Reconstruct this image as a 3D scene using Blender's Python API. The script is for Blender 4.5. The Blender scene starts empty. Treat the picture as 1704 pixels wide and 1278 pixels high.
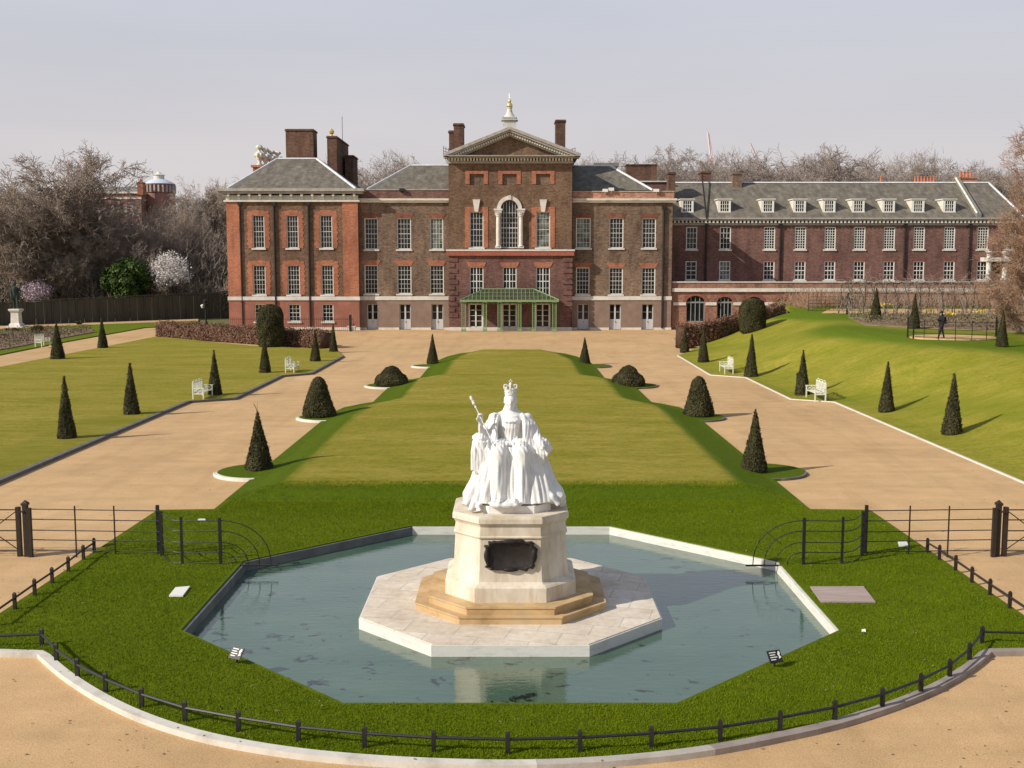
import bpy, bmesh, math, random
import numpy as np
from mathutils import Vector, Matrix, geometry
from math import radians as R, sin, cos, pi, sqrt, atan2
rnd = random.Random(7)
C = bpy.context.scene.collection

# ---------------------------------------------------------------- survey helpers
F = 1820.0; CX = 852.0; CY = 639.0; EYE = Vector((0, 0, 7.0)); HOR = 441.0
TH = math.atan((CY-HOR)/F)
FW = Vector((0, cos(TH), -sin(TH))); UPV = Vector((0, sin(TH), cos(TH)))
def ray(px, py): return FW + Vector((1, 0, 0))*((px-CX)/F) - UPV*((py-CY)/F)
def G(px, py, z=0.0):
    r = ray(px, py); t = (z-EYE.z)/r.z; return EYE + r*t
def V(px, py, Y):
    r = ray(px, py); t = Y/r.y; return EYE + r*t

# ---------------------------------------------------------------- scene objects
ORI = {}
def link(o):
    C.objects.link(o); return o
def tag(o, label=None, cat=None, group=None, kind=None):
    if label: o['label'] = label
    if cat: o['category'] = cat
    if group: o['group'] = group
    if kind: o['kind'] = kind
    return o
def thing(name, label, cat, loc=(0, 0, 0), group=None):
    o = bpy.data.objects.new(name, None); o.empty_display_size = .3
    o.location = loc; link(o); ORI[o.name] = Vector(loc)
    return tag(o, label, cat, group)
def place_child(o, parent):
    if parent is not None:
        o.parent = parent
        org = ORI.get(parent.name, Vector((0, 0, 0)))
        ORI[o.name] = org
    else:
        org = Vector((0, 0, 0)); ORI[o.name] = org
    return org
def mesh_obj(name, verts, faces, m, parent=None, smooth=False, base=None, fm=None):
    """verts in world space; stored relative to the thing's base"""
    me = bpy.data.meshes.new(name); o = bpy.data.objects.new(name, me); link(o)
    org = place_child(o, parent)
    if parent is None and base is not None:
        org = Vector(base); o.location = org; ORI[o.name] = org
    v = np.asarray(verts, dtype=np.float64).reshape(-1, 3) - np.array(org)
    me.from_pydata(v.tolist() if not isinstance(faces, np.ndarray) else v, [], faces if not isinstance(faces, np.ndarray) else faces.tolist())
    ms = m if isinstance(m, (list, tuple)) else [m]
    for k in ms: me.materials.append(k)
    if fm is not None: me.polygons.foreach_set('material_index', fm)
    if smooth: me.polygons.foreach_set('use_smooth', [True]*len(me.polygons))
    me.update()
    return o
def copy_tree(o, parent=None):
    c = o.copy(); C.objects.link(c)
    if parent is not None: c.parent = parent
    for ch in list(o.children): copy_tree(ch, c)
    return c

class MB:
    def __init__(s): s.v = []; s.f = []; s.mi = []; s.cur = 0
    def add(s, vs, fs):
        n = len(s.v); s.v += [tuple(v) for v in vs]; s.f += [tuple(i+n for i in f) for f in fs]; s.mi += [s.cur]*len(fs); return s
    def box(s, x0, x1, y0, y1, z0, z1):
        vs = [(x, y, z) for z in (z0, z1) for y in (y0, y1) for x in (x0, x1)]
        return s.add(vs, [(0,2,3,1), (4,5,7,6), (0,1,5,4), (1,3,7,5), (3,2,6,7), (2,0,4,6)])
    def quad(s, a, b, c, d): return s.add([a, b, c, d], [(0,1,2,3)])
    def poly(s, pts): return s.add(pts, [tuple(range(len(pts)))])
    def prism(s, pts, z0, z1):
        n = len(pts); vs = [(p[0], p[1], z0) for p in pts] + [(p[0], p[1], z1) for p in pts]
        fs = [tuple(range(n-1, -1, -1)), tuple(range(n, 2*n))] + [(i, (i+1) % n, (i+1) % n+n, i+n) for i in range(n)]
        return s.add(vs, fs)
    def prism_y(s, pts, y0, y1):   # pts in (x,z), extruded along y
        n = len(pts); vs = [(p[0], y0, p[1]) for p in pts] + [(p[0], y1, p[1]) for p in pts]
        fs = [tuple(range(n)), tuple(range(2*n-1, n-1, -1))] + [((i+1) % n, i, i+n, (i+1) % n+n) for i in range(n)]
        return s.add(vs, fs)
    def tube(s, pts, r, n=6, cap=True):
        pts = [Vector(p) for p in pts]; rs = r if isinstance(r, (list, tuple)) else [r]*len(pts)
        base = len(s.v); ref = None
        for i, p in enumerate(pts):
            d = (pts[min(i+1, len(pts)-1)] - pts[max(i-1, 0)])
            d = d.normalized() if d.length > 1e-9 else Vector((0, 0, 1))
            if ref is None: ref = Vector((0, 0, 1)) if abs(d.z) < .9 else Vector((1, 0, 0))
            a = d.cross(ref).normalized(); b = a.cross(d).normalized(); ref = b
            for k in range(n):
                t = 2*pi*k/n; q = p + (a*cos(t)+b*sin(t))*rs[i]; s.v.append(tuple(q))
        m = len(pts)
        for i in range(m-1):
            for k in range(n):
                s.f.append((base+i*n+k, base+i*n+(k+1) % n, base+(i+1)*n+(k+1) % n, base+(i+1)*n+k)); s.mi.append(s.cur)
        if cap:
            s.f.append(tuple(base+k for k in range(n-1, -1, -1))); s.mi.append(s.cur)
            s.f.append(tuple(base+(m-1)*n+k for k in range(n))); s.mi.append(s.cur)
        return s
    def ell(s, c, r, nu=14, nv=9, rot=None):
        base = len(s.v); c = Vector(c)
        for j in range(nv+1):
            ph = pi*j/nv
            for i in range(nu):
                t = 2*pi*i/nu; q = Vector((r[0]*sin(ph)*cos(t), r[1]*sin(ph)*sin(t), r[2]*cos(ph)))
                if rot is not None: q = rot @ q
                s.v.append(tuple(c+q))
        for j in range(nv):
            for i in range(nu):
                s.f.append((base+j*nu+i, base+(j+1)*nu+i, base+(j+1)*nu+(i+1) % nu, base+j*nu+(i+1) % nu)); s.mi.append(s.cur)
        return s
    def loft(s, rings, cap=True):
        n = len(rings[0]); base = len(s.v)
        for rg in rings:
            for p in rg: s.v.append(tuple(p))
        for j in range(len(rings)-1):
            for i in range(n):
                s.f.append((base+j*n+i, base+j*n+(i+1) % n, base+(j+1)*n+(i+1) % n, base+(j+1)*n+i)); s.mi.append(s.cur)
        if cap:
            s.f.append(tuple(base+i for i in range(n-1, -1, -1))); s.mi.append(s.cur)
            s.f.append(tuple(base+(len(rings)-1)*n+i for i in range(n))); s.mi.append(s.cur)
        return s
    def lathe(s, c, prof, n=20):
        return s.loft([[(c[0]+r*cos(2*pi*k/n), c[1]+r*sin(2*pi*k/n), c[2]+z) for k in range(n)] for r, z in prof])
    def build(s, name, m, parent=None, smooth=False, base=None):
        return mesh_obj(name, s.v, s.f, m, parent, smooth, base, s.mi if isinstance(m, (list, tuple)) else None)

# ---------------------------------------------------------------- materials
def lin(c):
    return tuple(((x/255)/12.92 if x/255 <= .04045 else (((x/255)+.055)/1.055)**2.4) for x in c)
class NT:
    def __init__(s, name):
        s.m = bpy.data.materials.new(name); s.m.use_nodes = True; s.t = s.m.node_tree; s.n = s.t.nodes; s.l = s.t.links
        s.b = s.n['Principled BSDF']; s.tc = s.n.new('ShaderNodeTexCoord')
        s.b.inputs['Specular IOR Level'].default_value = .25
    def mapping(s, scale=(1, 1, 1), rot=(0, 0, 0)):
        mp = s.n.new('ShaderNodeMapping'); mp.inputs['Scale'].default_value = scale; mp.inputs['Rotation'].default_value = rot
        s.l.new(s.tc.outputs['Object'], mp.inputs['Vector']); return mp.outputs[0]
    def noise(s, scale, detail=4, rough=.55, vec=None, dist=0):
        n = s.n.new('ShaderNodeTexNoise'); n.inputs['Scale'].default_value = scale; n.inputs['Detail'].default_value = detail
        n.inputs['Roughness'].default_value = rough; n.inputs['Distortion'].default_value = dist
        s.l.new(vec if vec is not None else s.tc.outputs['Object'], n.inputs['Vector']); return n.outputs[0]
    def ramp(s, fac, stops):
        r = s.n.new('ShaderNodeValToRGB'); e = r.color_ramp.elements
        while len(e) > 1: e.remove(e[0])
        e[0].position = stops[0][0]; e[0].color = (*stops[0][1], 1)
        for p, c in stops[1:]:
            k = e.new(p); k.color = (*c, 1)
        s.l.new(fac, r.inputs[0]); return r.outputs[0]
    def mix(s, fac, a, b, mode='MIX'):
        m = s.n.new('ShaderNodeMix'); m.data_type = 'RGBA'; m.blend_type = mode
        for sock, val in ((m.inputs[0], fac), (m.inputs[6], a), (m.inputs[7], b)):
            if isinstance(val, (int, float)): sock.default_value = val
            elif isinstance(val, tuple): sock.default_value = (*val, 1)
            else: s.l.new(val, sock)
        return m.outputs[2]
    def math(s, op, a, b=None, clamp=False):
        m = s.n.new('ShaderNodeMath'); m.operation = op; m.use_clamp = clamp
        for sock, val in ((m.inputs[0], a), (m.inputs[1], b)):
            if val is None: continue
            if isinstance(val, (int, float)): sock.default_value = val
            else: s.l.new(val, sock)
        return m.outputs[0]
    def attr(s, name):
        a = s.n.new('ShaderNodeAttribute'); a.attribute_name = name; return a.outputs['Fac']
    def rand(s):
        return s.n.new('ShaderNodeObjectInfo').outputs['Random']
    def col(s, c):
        s.l.new(c, s.b.inputs['Base Color']) if not isinstance(c, tuple) else setattr(s.b.inputs['Base Color'], 'default_value', (*c, 1)); return s
    def rough(s, r): s.b.inputs['Roughness'].default_value = r; return s
    def bump(s, h, strength=.5, dist=.02):
        b = s.n.new('ShaderNodeBump'); b.inputs['Strength'].default_value = strength; b.inputs['Distance'].default_value = dist
        s.l.new(h, b.inputs['Height']); s.l.new(b.outputs[0], s.b.inputs['Normal']); return s

def mottled(name, c1, c2, scale=3, rough=.8, c3=None, big=None, bump=.3, bscale=None, bdist=.01, stretch=None, spec=.25, metal=0):
    t = NT(name); v = t.mapping(stretch) if stretch else None
    n = t.noise(scale, 5, .6, v)
    st = [(.3, c1), (.7, c2)] if c3 is None else [(.28, c1), (.5, c2), (.74, c3)]
    c = t.ramp(n, st)
    if big:
        b = t.noise(big[0], 3, .5); c = t.mix(1.0, c, t.ramp(b, [(.3, (big[1],)*3), (.7, (1, 1, 1))]), 'MULTIPLY')
    t.col(c).rough(rough); t.b.inputs['Specular IOR Level'].default_value = spec; t.b.inputs['Metallic'].default_value = metal
    if bump: t.bump(t.noise(bscale or scale*4, 4), bump, bdist)
    return t.m
def brick(name, c1, c2, c3, weather=.62, mortar=.35):
    t = NT(name)
    mp = t.mapping((1, 1, 1)); sx = t.n.new('ShaderNodeSeparateXYZ'); t.l.new(mp, sx.inputs[0])
    cb = t.n.new('ShaderNodeCombineXYZ'); t.l.new(t.math('ADD', sx.outputs[0], sx.outputs[1]), cb.inputs[0]); t.l.new(sx.outputs[2], cb.inputs[1])
    br = t.n.new('ShaderNodeTexBrick'); t.l.new(cb.outputs[0], br.inputs['Vector'])
    br.inputs['Scale'].default_value = 1; br.inputs['Brick Width'].default_value = .42; br.inputs['Row Height'].default_value = .14
    br.inputs['Mortar Size'].default_value = .008; br.inputs['Bias'].default_value = 0
    br.inputs['Color1'].default_value = (*c1, 1); br.inputs['Color2'].default_value = (*c2, 1)
    br.inputs['Mortar'].default_value = (*[min(1, x*.9+mortar*.08) for x in c2], 1)
    n2 = t.noise(1.0, 6, .75, t.mapping((3.2, 3.2, 6)))
    c = t.mix(t.math('MULTIPLY', t.math('GREATER_THAN', n2, .54), .75), br.outputs[0], c3)
    n3 = t.noise(.9, 5, .65, t.mapping((1.2, 1.2, .35)))
    c = t.mix(1.0, c, t.ramp(n3, [(.3, (weather,)*3), (.52, (1, 1, 1)), (.75, (1.18, 1.15, 1.1))]), 'MULTIPLY')
    n4 = t.noise(.18, 3, .5); c = t.mix(1.0, c, t.ramp(n4, [(.35, (.82, .8, .8)), (.65, (1.1, 1.08, 1.05))]), 'MULTIPLY')
    t.col(c).rough(.9).bump(n2, .35, .02)
    t.b.inputs['Specular IOR Level'].default_value = .12
    return t.m
M = {}
BR = lambda s, k=1.0: tuple(x*k for x in lin(s))
M['brick_brown'] = brick('brown_brick', (.155, .097, .062), (.225, .146, .098), (.10, .066, .048))
M['brick_wing'] = brick('stock_brick', (.175, .122, .086), (.25, .18, .13), (.10, .074, .058))
M['brick_orange'] = brick('rubbed_orange_brick', (.36, .145, .085), (.45, .19, .115), (.27, .115, .075), .7)
M['brick_purple'] = brick('purple_brick', (.15, .078, .066), (.215, .118, .10), (.10, .06, .056))
M['brick_range'] = brick('range_brick', (.165, .090, .074), (.235, .135, .112), (.12, .072, .064))
M['brick_terrace'] = brick('terrace_brick', (.40, .20, .13), (.50, .28, .19), (.28, .14, .1), .75)
M['brick_chimney'] = brick('chimney_brick', (.12, .07, .05), (.18, .10, .07), (.08, .055, .045))
M['red_render'] = mottled('red_render', (.29, .12, .085), (.39, .165, .115), 1.4, .9, big=(.3, .8))
M['pink_render'] = mottled('brown_render', (.235, .165, .125), (.30, .215, .165), 1.2, .9, big=(.3, .85))
M['red_stone'] = mottled('red_sandstone', (.27, .08, .055), (.38, .125, .085), 2.5, .85)
M['brick_arch'] = brick('rubbed_red_arch_brick', (.22, .09, .062), (.29, .125, .088), (.17, .075, .055))
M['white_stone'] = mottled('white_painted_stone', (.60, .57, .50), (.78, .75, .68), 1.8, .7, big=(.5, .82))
M['old_stone'] = mottled('weathered_cornice', (.42, .37, .30), (.70, .66, .58), 1.5, .8, c3=(.62, .55, .40), stretch=(.5, .5, 2))
M['grey_cornice'] = mottled('grey_cornice', (.30, .27, .24), (.45, .42, .38), 2, .8)
M['dark_void'] = mottled('shadowed_recess', (.035, .03, .028), (.06, .05, .045), 2, .9, bump=0)
M['lead'] = mottled('lead_sheet', (.50, .50, .50), (.68, .68, .68), 2, .5, bump=.1)
M['lead_dark'] = mottled('dark_lead', (.16, .155, .14), (.24, .23, .2), 2, .6, bump=.1)
M['white_paint'] = mottled('white_paint', (.72, .70, .64), (.80, .78, .72), 3, .5, bump=0, spec=.4)
M['grey_paint'] = mottled('pale_grey_paint', (.50, .50, .50), (.58, .58, .57), 3, .5, bump=0)
M['black_iron'] = mottled('black_iron', (.010, .009, .009), (.022, .02, .019), 8, .5, bump=.1, spec=.4)
M['brown_iron'] = mottled('brown_iron', (.020, .014, .011), (.036, .025, .019), 8, .55, bump=.1, spec=.35)
M['gold'] = mottled('gilding', (.75, .52, .14), (.95, .72, .25), 3, .3, bump=0, metal=.7)
M['terracotta'] = mottled('terracotta', (.45, .14, .07), (.58, .2, .1), 4, .8)
M['green_paint'] = mottled('sage_green_paint', (.17, .27, .125), (.24, .36, .17), 5, .5, bump=.05)
M['bronze'] = mottled('dark_bronze', (.014, .011, .010), (.032, .025, .021), 6, .6, bump=.3, spec=.25)
M['verdigris'] = mottled('green_bronze', (.02, .035, .03), (.05, .075, .06), 4, .6)
def slate():
    t = NT('weathered_slate'); n = t.noise(1.0, 5, .65, t.mapping((1.6, 1.0, .25)))
    c = t.ramp(n, [(.25, (.09, .078, .062)), (.45, (.15, .13, .103)), (.6, (.20, .178, .142)), (.78, (.30, .27, .22))])
    r = t.noise(1.0, 3, .6, t.mapping((.6, 3.0, 14))); c = t.mix(.45, c, t.ramp(r, [(.35, (.5,)*3), (.65, (1, 1, 1))]), 'MULTIPLY')
    m = t.noise(.5, 4, .7); c = t.mix(t.math('MULTIPLY', t.math('GREATER_THAN', m, .62), .2), c, (.20, .18, .09))
    t.col(c).rough(.8).bump(r, .5, .03); return t.m
M['slate'] = slate()
def glass():
    t = NT('window_glass'); n = t.noise(1.0, 2, .5, t.mapping((2.2, 2.2, 1.3)))
    c = t.ramp(n, [(.35, (.006, .007, .009)), (.6, (.018, .02, .02)), (.8, (.05, .055, .05))])
    r = t.math('MULTIPLY', t.rand(), .5); c = t.mix(r, c, (.02, .026, .022)); t.col(c).rough(.08)
    t.b.inputs['Specular IOR Level'].default_value = .35
    t.bump(t.noise(3, 2), .08, .02); return t.m
M['glass'] = glass()
def pale_glass():
    t = NT('blind_and_reflection_glass'); t.col(t.ramp(t.noise(1.5, 2), [(.35, (.05, .06, .05)), (.65, (.22, .25, .22))])).rough(.15); return t.m  # serves blinds and panes whose grey-green reflection is put into the colour
M['pale_glass'] = pale_glass()

# gravel
def gravel():
    t = NT('golden_gravel'); n1 = t.noise(.12, 5, .6); n2 = t.noise(1.1, 5, .6); n3 = t.noise(38, 2, .7); n4 = t.noise(1.0, 4, .6, t.mapping((.25, 1.6, 1)))
    c = t.ramp(n1, [(.3, (.50, .325, .165)), (.7, (.60, .400, .212))])
    c = t.mix(1.0, c, t.ramp(n2, [(.3, (.92, .91, .90)), (.7, (1.05, 1.04, 1.03))]), 'MULTIPLY')
    c = t.mix(1.0, c, t.ramp(n4, [(.32, (.93, .93, .92)), (.6, (1.03, 1.03, 1.03))]), 'MULTIPLY')
    n5 = t.noise(1.0, 4, .6, t.mapping((.9, .10, 1))); c = t.mix(1.0, c, t.ramp(n5, [(.36, (.92, .915, .91)), (.5, (1, 1, 1))]), 'MULTIPLY')
    n6 = t.noise(.33, 6, .7); c = t.mix(1.0, c, t.ramp(n6, [(.34, (.93, .93, .93)), (.46, (1, 1, 1)), (.7, (1.06, 1.05, 1.04))]), 'MULTIPLY')
    c = t.mix(1.0, c, t.ramp(n3, [(.25, (.68, .66, .62)), (.5, (1, 1, 1)), (.75, (1.22, 1.22, 1.2))]), 'MULTIPLY')
    t.col(c).rough(.95).bump(n3, .5, .01); t.b.inputs['Specular IOR Level'].default_value = .1; return t.m
M['gravel'] = gravel()
def grass(name, lush, mid, dry, edge=True, far=.0):
    t = NT(name)
    s1 = t.noise(1.0, 6, .62, t.mapping((.16, .38, 1))); s2 = t.noise(1.0, 6, .7, t.mapping((.9, 2.2, 1))); s3 = t.noise(26, 4, .75); s4 = t.noise(4.5, 6, .75); s5 = t.noise(1.0, 4, .6, t.mapping((.05, .75, 1)))
    c = t.mix(t.ramp(t.math('ADD', t.math('MULTIPLY', s1, .65), t.math('MULTIPLY', s5, .35)), [(.36, (0, 0, 0)), (.62, (1, 1, 1))]), mid, dry)
    c = t.mix(t.math('MULTIPLY', t.ramp(s2, [(.44, (0, 0, 0)), (.68, (1, 1, 1))]), .6), c, tuple(lerp_(x, y, .45) for x, y in zip(mid, lush)))
    if edge:
        a = t.attr('edge'); a2 = t.math('ADD', a, t.math('MULTIPLY', t.math('SUBTRACT', s4, .5), .6)); a3 = t.ramp(a2, [(.25, (0, 0, 0)), (.65, (1, 1, 1))])
        c = t.mix(a3, c, lush)
    c = t.mix(1.0, c, t.ramp(s3, [(.25, (.6, .62, .55)), (.5, (1, 1, 1)), (.78, (1.35, 1.32, 1.3))]), 'MULTIPLY')
    c = t.mix(1.0, c, t.ramp(s4, [(.28, (.72, .75, .7)), (.5, (1, 1, 1)), (.74, (1.25, 1.2, 1.15))]), 'MULTIPLY')
    t.col(c).rough(.9).bump(s3, .9, .04); t.b.inputs['Specular IOR Level'].default_value = .08; return t.m
def lerp_(a, b, t): return a+(b-a)*t
M['lawn_olive'] = grass('mown_olive_turf', (.082, .124, .004), (.225, .205, .018), (.345, .275, .052))
M['lawn_bank'] = grass('bank_turf', (.110, .160, .008), (.215, .222, .018), (.335, .28, .045))
M['lawn_lush'] = grass('lush_turf', (.060, .088, .003), (.092, .132, .002), (.118, .155, .004), edge=False)
M['soil'] = mottled('flower_bed_soil', (.12, .08, .05), (.26, .17, .11), 1.2, .95, c3=(.13, .14, .05), bump=.6)
M['far_ground'] = mottled('rough_grass', (.09, .10, .03), (.16, .15, .05), .3, .95)
# ================================================================ THE SETTING
def smooth(t): t = max(0, min(1, t)); return t*t*(3-2*t)
def lerp(a, b, t): return a+(b-a)*t
def interp(x, tab):
    if x <= tab[0][0]: return tab[0][1]
    for (a, va), (b, vb) in zip(tab, tab[1:]):
        if x <= b: return lerp(va, vb, (x-a)/(b-a))
    return tab[-1][1]
def arc(cx, cy, r, a0, a1, n=12): return [(cx+r*cos(R(lerp(a0, a1, i/n))), cy+r*sin(R(lerp(a0, a1, i/n)))) for i in range(n+1)]
def densify(pts, step, closed=True):
    out = []; n = len(pts)
    for i in range(n if closed else n-1):
        a = Vector(pts[i]); b = Vector(pts[(i+1) % n]); k = max(1, int((b-a).length/step))
        for j in range(k): out.append(tuple(a.lerp(b, j/k)))
    if not closed: out.append(tuple(pts[-1]))
    return out
def catmull(P, n=8):
    P = [Vector(p) for p in P]; out = []
    for i in range(len(P)-1):
        p0 = P[max(i-1, 0)]; p1 = P[i]; p2 = P[i+1]; p3 = P[min(i+2, len(P)-1)]
        for k in range(n):
            t = k/n; out.append(.5*((2*p1)+(-p0+p2)*t+(2*p0-5*p1+4*p2-p3)*t*t+(-p0+3*p1-3*p2+p3)*t**3))
    out.append(P[-1]); return out
def sheet(name, outline, hf, m, step=1.0, holes=(), skirt=.25, edgef=None, kind='structure'):
    ol = densify(outline, step); hs = [densify(h, step) for h in holes]
    pts = [Vector(p[:2]) for p in ol]; edges = [(i, (i+1) % len(ol)) for i in range(len(ol))]
    for h in hs:
        b = len(pts); pts += [Vector(p[:2]) for p in h]; edges += [(b+i, b+(i+1) % len(h)) for i in range(len(h))]
    xs = [p[0] for p in ol]; ys = [p[1] for p in ol]
    nb = len(pts)
    x = min(xs)+step*.5
    while x < max(xs):
        y = min(ys)+step*.5
        while y < max(ys):
            pts.append(Vector((x+rnd.uniform(-.2, .2)*step, y+rnd.uniform(-.2, .2)*step))); y += step
        x += step
    v, e, f, _, _, _ = geometry.delaunay_2d_cdt(pts, edges, [], 2 if holes else 1, 1e-5)
    def inside(p, poly):
        c = False; n = len(poly); j = n-1
        for i in range(n):
            if (poly[i][1] > p[1]) != (poly[j][1] > p[1]) and p[0] < (poly[j][0]-poly[i][0])*(p[1]-poly[i][1])/(poly[j][1]-poly[i][1])+poly[i][0]: c = not c
            j = i
        return c
    ff = []
    for t in f:
        c = sum((v[i] for i in t), Vector((0, 0)))/len(t)
        if holes and (not inside(c, ol) or any(inside(c, h) for h in hs)): continue
        a, b, c2 = v[t[0]], v[t[1]], v[t[2]]
        ff.append(tuple(t) if (b-a).cross(c2-a) > 0 else tuple(reversed(t)))
    vs = [(p.x, p.y, hf(p.x, p.y)) for p in v]; n0 = len(vs)
    if skirt:
        for loop in [ol]+hs:
            b = len(vs)
            for p in loop: z = hf(p[0], p[1]); vs.append((p[0], p[1], z)); vs.append((p[0], p[1], z-skirt))
            n = len(loop); ar = sum(loop[i][0]*loop[(i+1) % n][1]-loop[(i+1) % n][0]*loop[i][1] for i in range(n))
            for i in range(n):
                j = (i+1) % n; q = (b+2*i, b+2*i+1, b+2*j+1, b+2*j); ff.append(q if (ar > 0) == (loop is ol) else tuple(reversed(q)))
    used = set(i for q in ff for i in q); mp = {}; nv = []
    for i in sorted(used): mp[i] = len(nv); nv.append(vs[i])
    o = mesh_obj(name, nv, [tuple(mp[i] for i in q) for q in ff], m)
    if edgef:
        at = o.data.attributes.new('edge', 'FLOAT', 'POINT'); at.data.foreach_set('value', [edgef(p[0], p[1]) for p in nv])
    if kind: o['kind'] = kind
    return o
def kerb(name, pts, w, z0, z1, m, side=1, closed=False, off=.006):
    """stone edging along a polyline; w to the left (side=1) or right (-1)"""
    pts = [Vector(p[:2]) for p in pts]; n = len(pts); inn = []; pts2 = []
    for i in range(n):
        a = pts[(i-1) % n] if (closed or i > 0) else pts[i]; b = pts[(i+1) % n] if (closed or i < n-1) else pts[i]
        d = (b-a).normalized(); nn = Vector((-d.y, d.x))*side; inn.append(pts[i]+nn*w); pts2.append(pts[i]-nn*off)
    mb = MB(); vs = []
    for p, q in zip(pts2, inn): vs += [(p.x, p.y, z0), (p.x, p.y, z1), (q.x, q.y, z1), (q.x, q.y, z0)]
    fs = []
    for i in range(n if closed else n-1):
        a = 4*i; b = 4*((i+1) % n)
        for k in range(3): fs.append((a+k, a+k+1, b+k+1, b+k))
    if not closed: fs += [(0, 1, 2, 3), (4*(n-1)+3, 4*(n-1)+2, 4*(n-1)+1, 4*(n-1))]
    mb.add(vs, fs); o = mb.build(name, m); o['kind'] = 'structure'; return o

GZ = -.075
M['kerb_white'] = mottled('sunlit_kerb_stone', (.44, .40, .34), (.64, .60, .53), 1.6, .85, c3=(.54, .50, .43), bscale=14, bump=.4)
M['kerb_brown_shaded'] = mottled('brown_shaded_kerb_stone', (.22, .18, .155), (.36, .31, .27), 1.6, .85, bscale=14, bump=.4)  # browner, darker copy: shade on the kerb's right half is put into the colour
M['shaded_kerb'] = mottled('shaded_kerb', (.10, .095, .09), (.17, .16, .15), 3)  # kerb stone with the shade of right-facing edges put into its colour
M['wet_shaded_stone'] = mottled('damp_shaded_stone', (.10, .105, .108), (.18, .185, .185), 2.5, .6)  # damp edging stone, darkened further: the left walls' shade is put into the colour
# pool outline (octagon)
PCX, PCY = -.03, 22.96
def octa(cx, cy, hw, hh, cut_x, cut_y=None):
    cut_y = cut_y or cut_x
    return [(cx-hw+cut_x, cy-hh), (cx+hw-cut_x, cy-hh), (cx+hw, cy-hh+cut_y), (cx+hw, cy+hh-cut_y), (cx+hw-cut_x, cy+hh), (cx-hw+cut_x, cy+hh), (cx-hw, cy+hh-cut_y), (cx-hw, cy-hh+cut_y)]
pool = octa(PCX, PCY, 6.30, 5.96, 3.65, 3.52)
pool_hole = octa(PCX, PCY, 6.36, 6.02, 3.675, 3.545)

# far ground with a pit where the pool is
mb = MB(); hx, y0, y1 = 6.5, PCY-6.15, PCY+6.15; BX = 900
for (a, b, c, d) in ((-BX, BX, -300, y0), (-BX, BX, y1, 1500), (-BX, -hx, y0, y1), (hx, BX, y0, y1)):
    mb.quad((a, c, GZ-.02), (b, c, GZ-.02), (b, d, GZ-.02), (a, d, GZ-.02))
_oc = octa(PCX, PCY, 6.5+PCX*0, 6.15, 3.66, 3.56)
def corners(mb, z):
    for cx_, cy_, p, q in ((-hx, y0, _oc[0], _oc[7]), (hx, y0, _oc[2], _oc[1]), (hx, y1, _oc[4], _oc[3]), (-hx, y1, _oc[6], _oc[5])): mb.poly([(cx_, cy_, z), (p[0], p[1], z), (q[0], q[1], z)])
corners(mb, GZ-.02)
tag(mb.build('ground', M['far_ground']), kind='structure')
mb = MB()
for (a, b, c, d) in ((-62, 62, 2, y0), (-62, 62, y1, 124), (-62, -hx, y0, y1), (hx, 62, y0, y1)):
    mb.quad((a, c, GZ), (b, c, GZ), (b, d, GZ), (a, d, GZ))
corners(mb, GZ)
tag(mb.build('gravel_path', M['gravel']), kind='structure')

# statue lawn: lush turf round the pool
kpx = [(-40, 1085), (30, 1084), (62, 1089), (100, 1122), (155, 1158), (220, 1190), (300, 1218), (390, 1239), (500, 1256), (620, 1267), (740, 1273), (850, 1275), (960, 1272), (1080, 1263), (1190, 1249), (1300, 1228), (1400, 1205), (1500, 1172), (1570, 1142), (1620, 1111), (1650, 1086), (1704, 1084), (1750, 1085)]
kp = [G(*p, z=0) for p in kpx]
kl = [tuple(p.xy) for p in catmull([(p.x, p.y) for p in kp[:3]], 4)[:-1]] if False else None
left_run = [(kp[0].x, kp[0].y), (kp[2].x, kp[2].y)]
curve = [(p.x, p.y) for p in catmull([(q.x, q.y) for q in kp[2:-2]], 5)]
front = [(-10.4, kp[1].y)] + curve + [(10.3, kp[-2].y)]
HWL = 8.6
lawn_out = front + [(10.3, 30.9), (HWL, 31.0), (HWL, 32.25), (-HWL, 32.25), (-HWL, 31.0), (-10.2, 30.9)]
def flat(z): return lambda x, y: z
def lawn_h(x, y): return .025*sin(x*.9+y*.4)*sin(y*.7) if (abs(x) > 7.2 or y > 30.5) and y > 20 and abs(x) < 9 and y < 32 else 0.0
sheet('statue_lawn', lawn_out, flat(0), M['lawn_lush'], .9, [pool_hole], .2)
_m = next(i for i, p in enumerate(front) if p[0] > .2)
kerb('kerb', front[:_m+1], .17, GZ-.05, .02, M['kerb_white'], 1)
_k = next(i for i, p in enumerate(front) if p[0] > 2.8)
kerb('kerb', front[_m:_k+1], .17, GZ-.05, .02, mottled('half_shaded_kerb_stone', (.33, .29, .25), (.50, .46, .40), 1.6, .85, bscale=14, bump=.4), 1)  # in-between copy blending the painted sunlit and shaded stretches
kerb('kerb', front[_k:], .17, GZ-.05, .02, M['kerb_brown_shaded'], 1)

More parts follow.
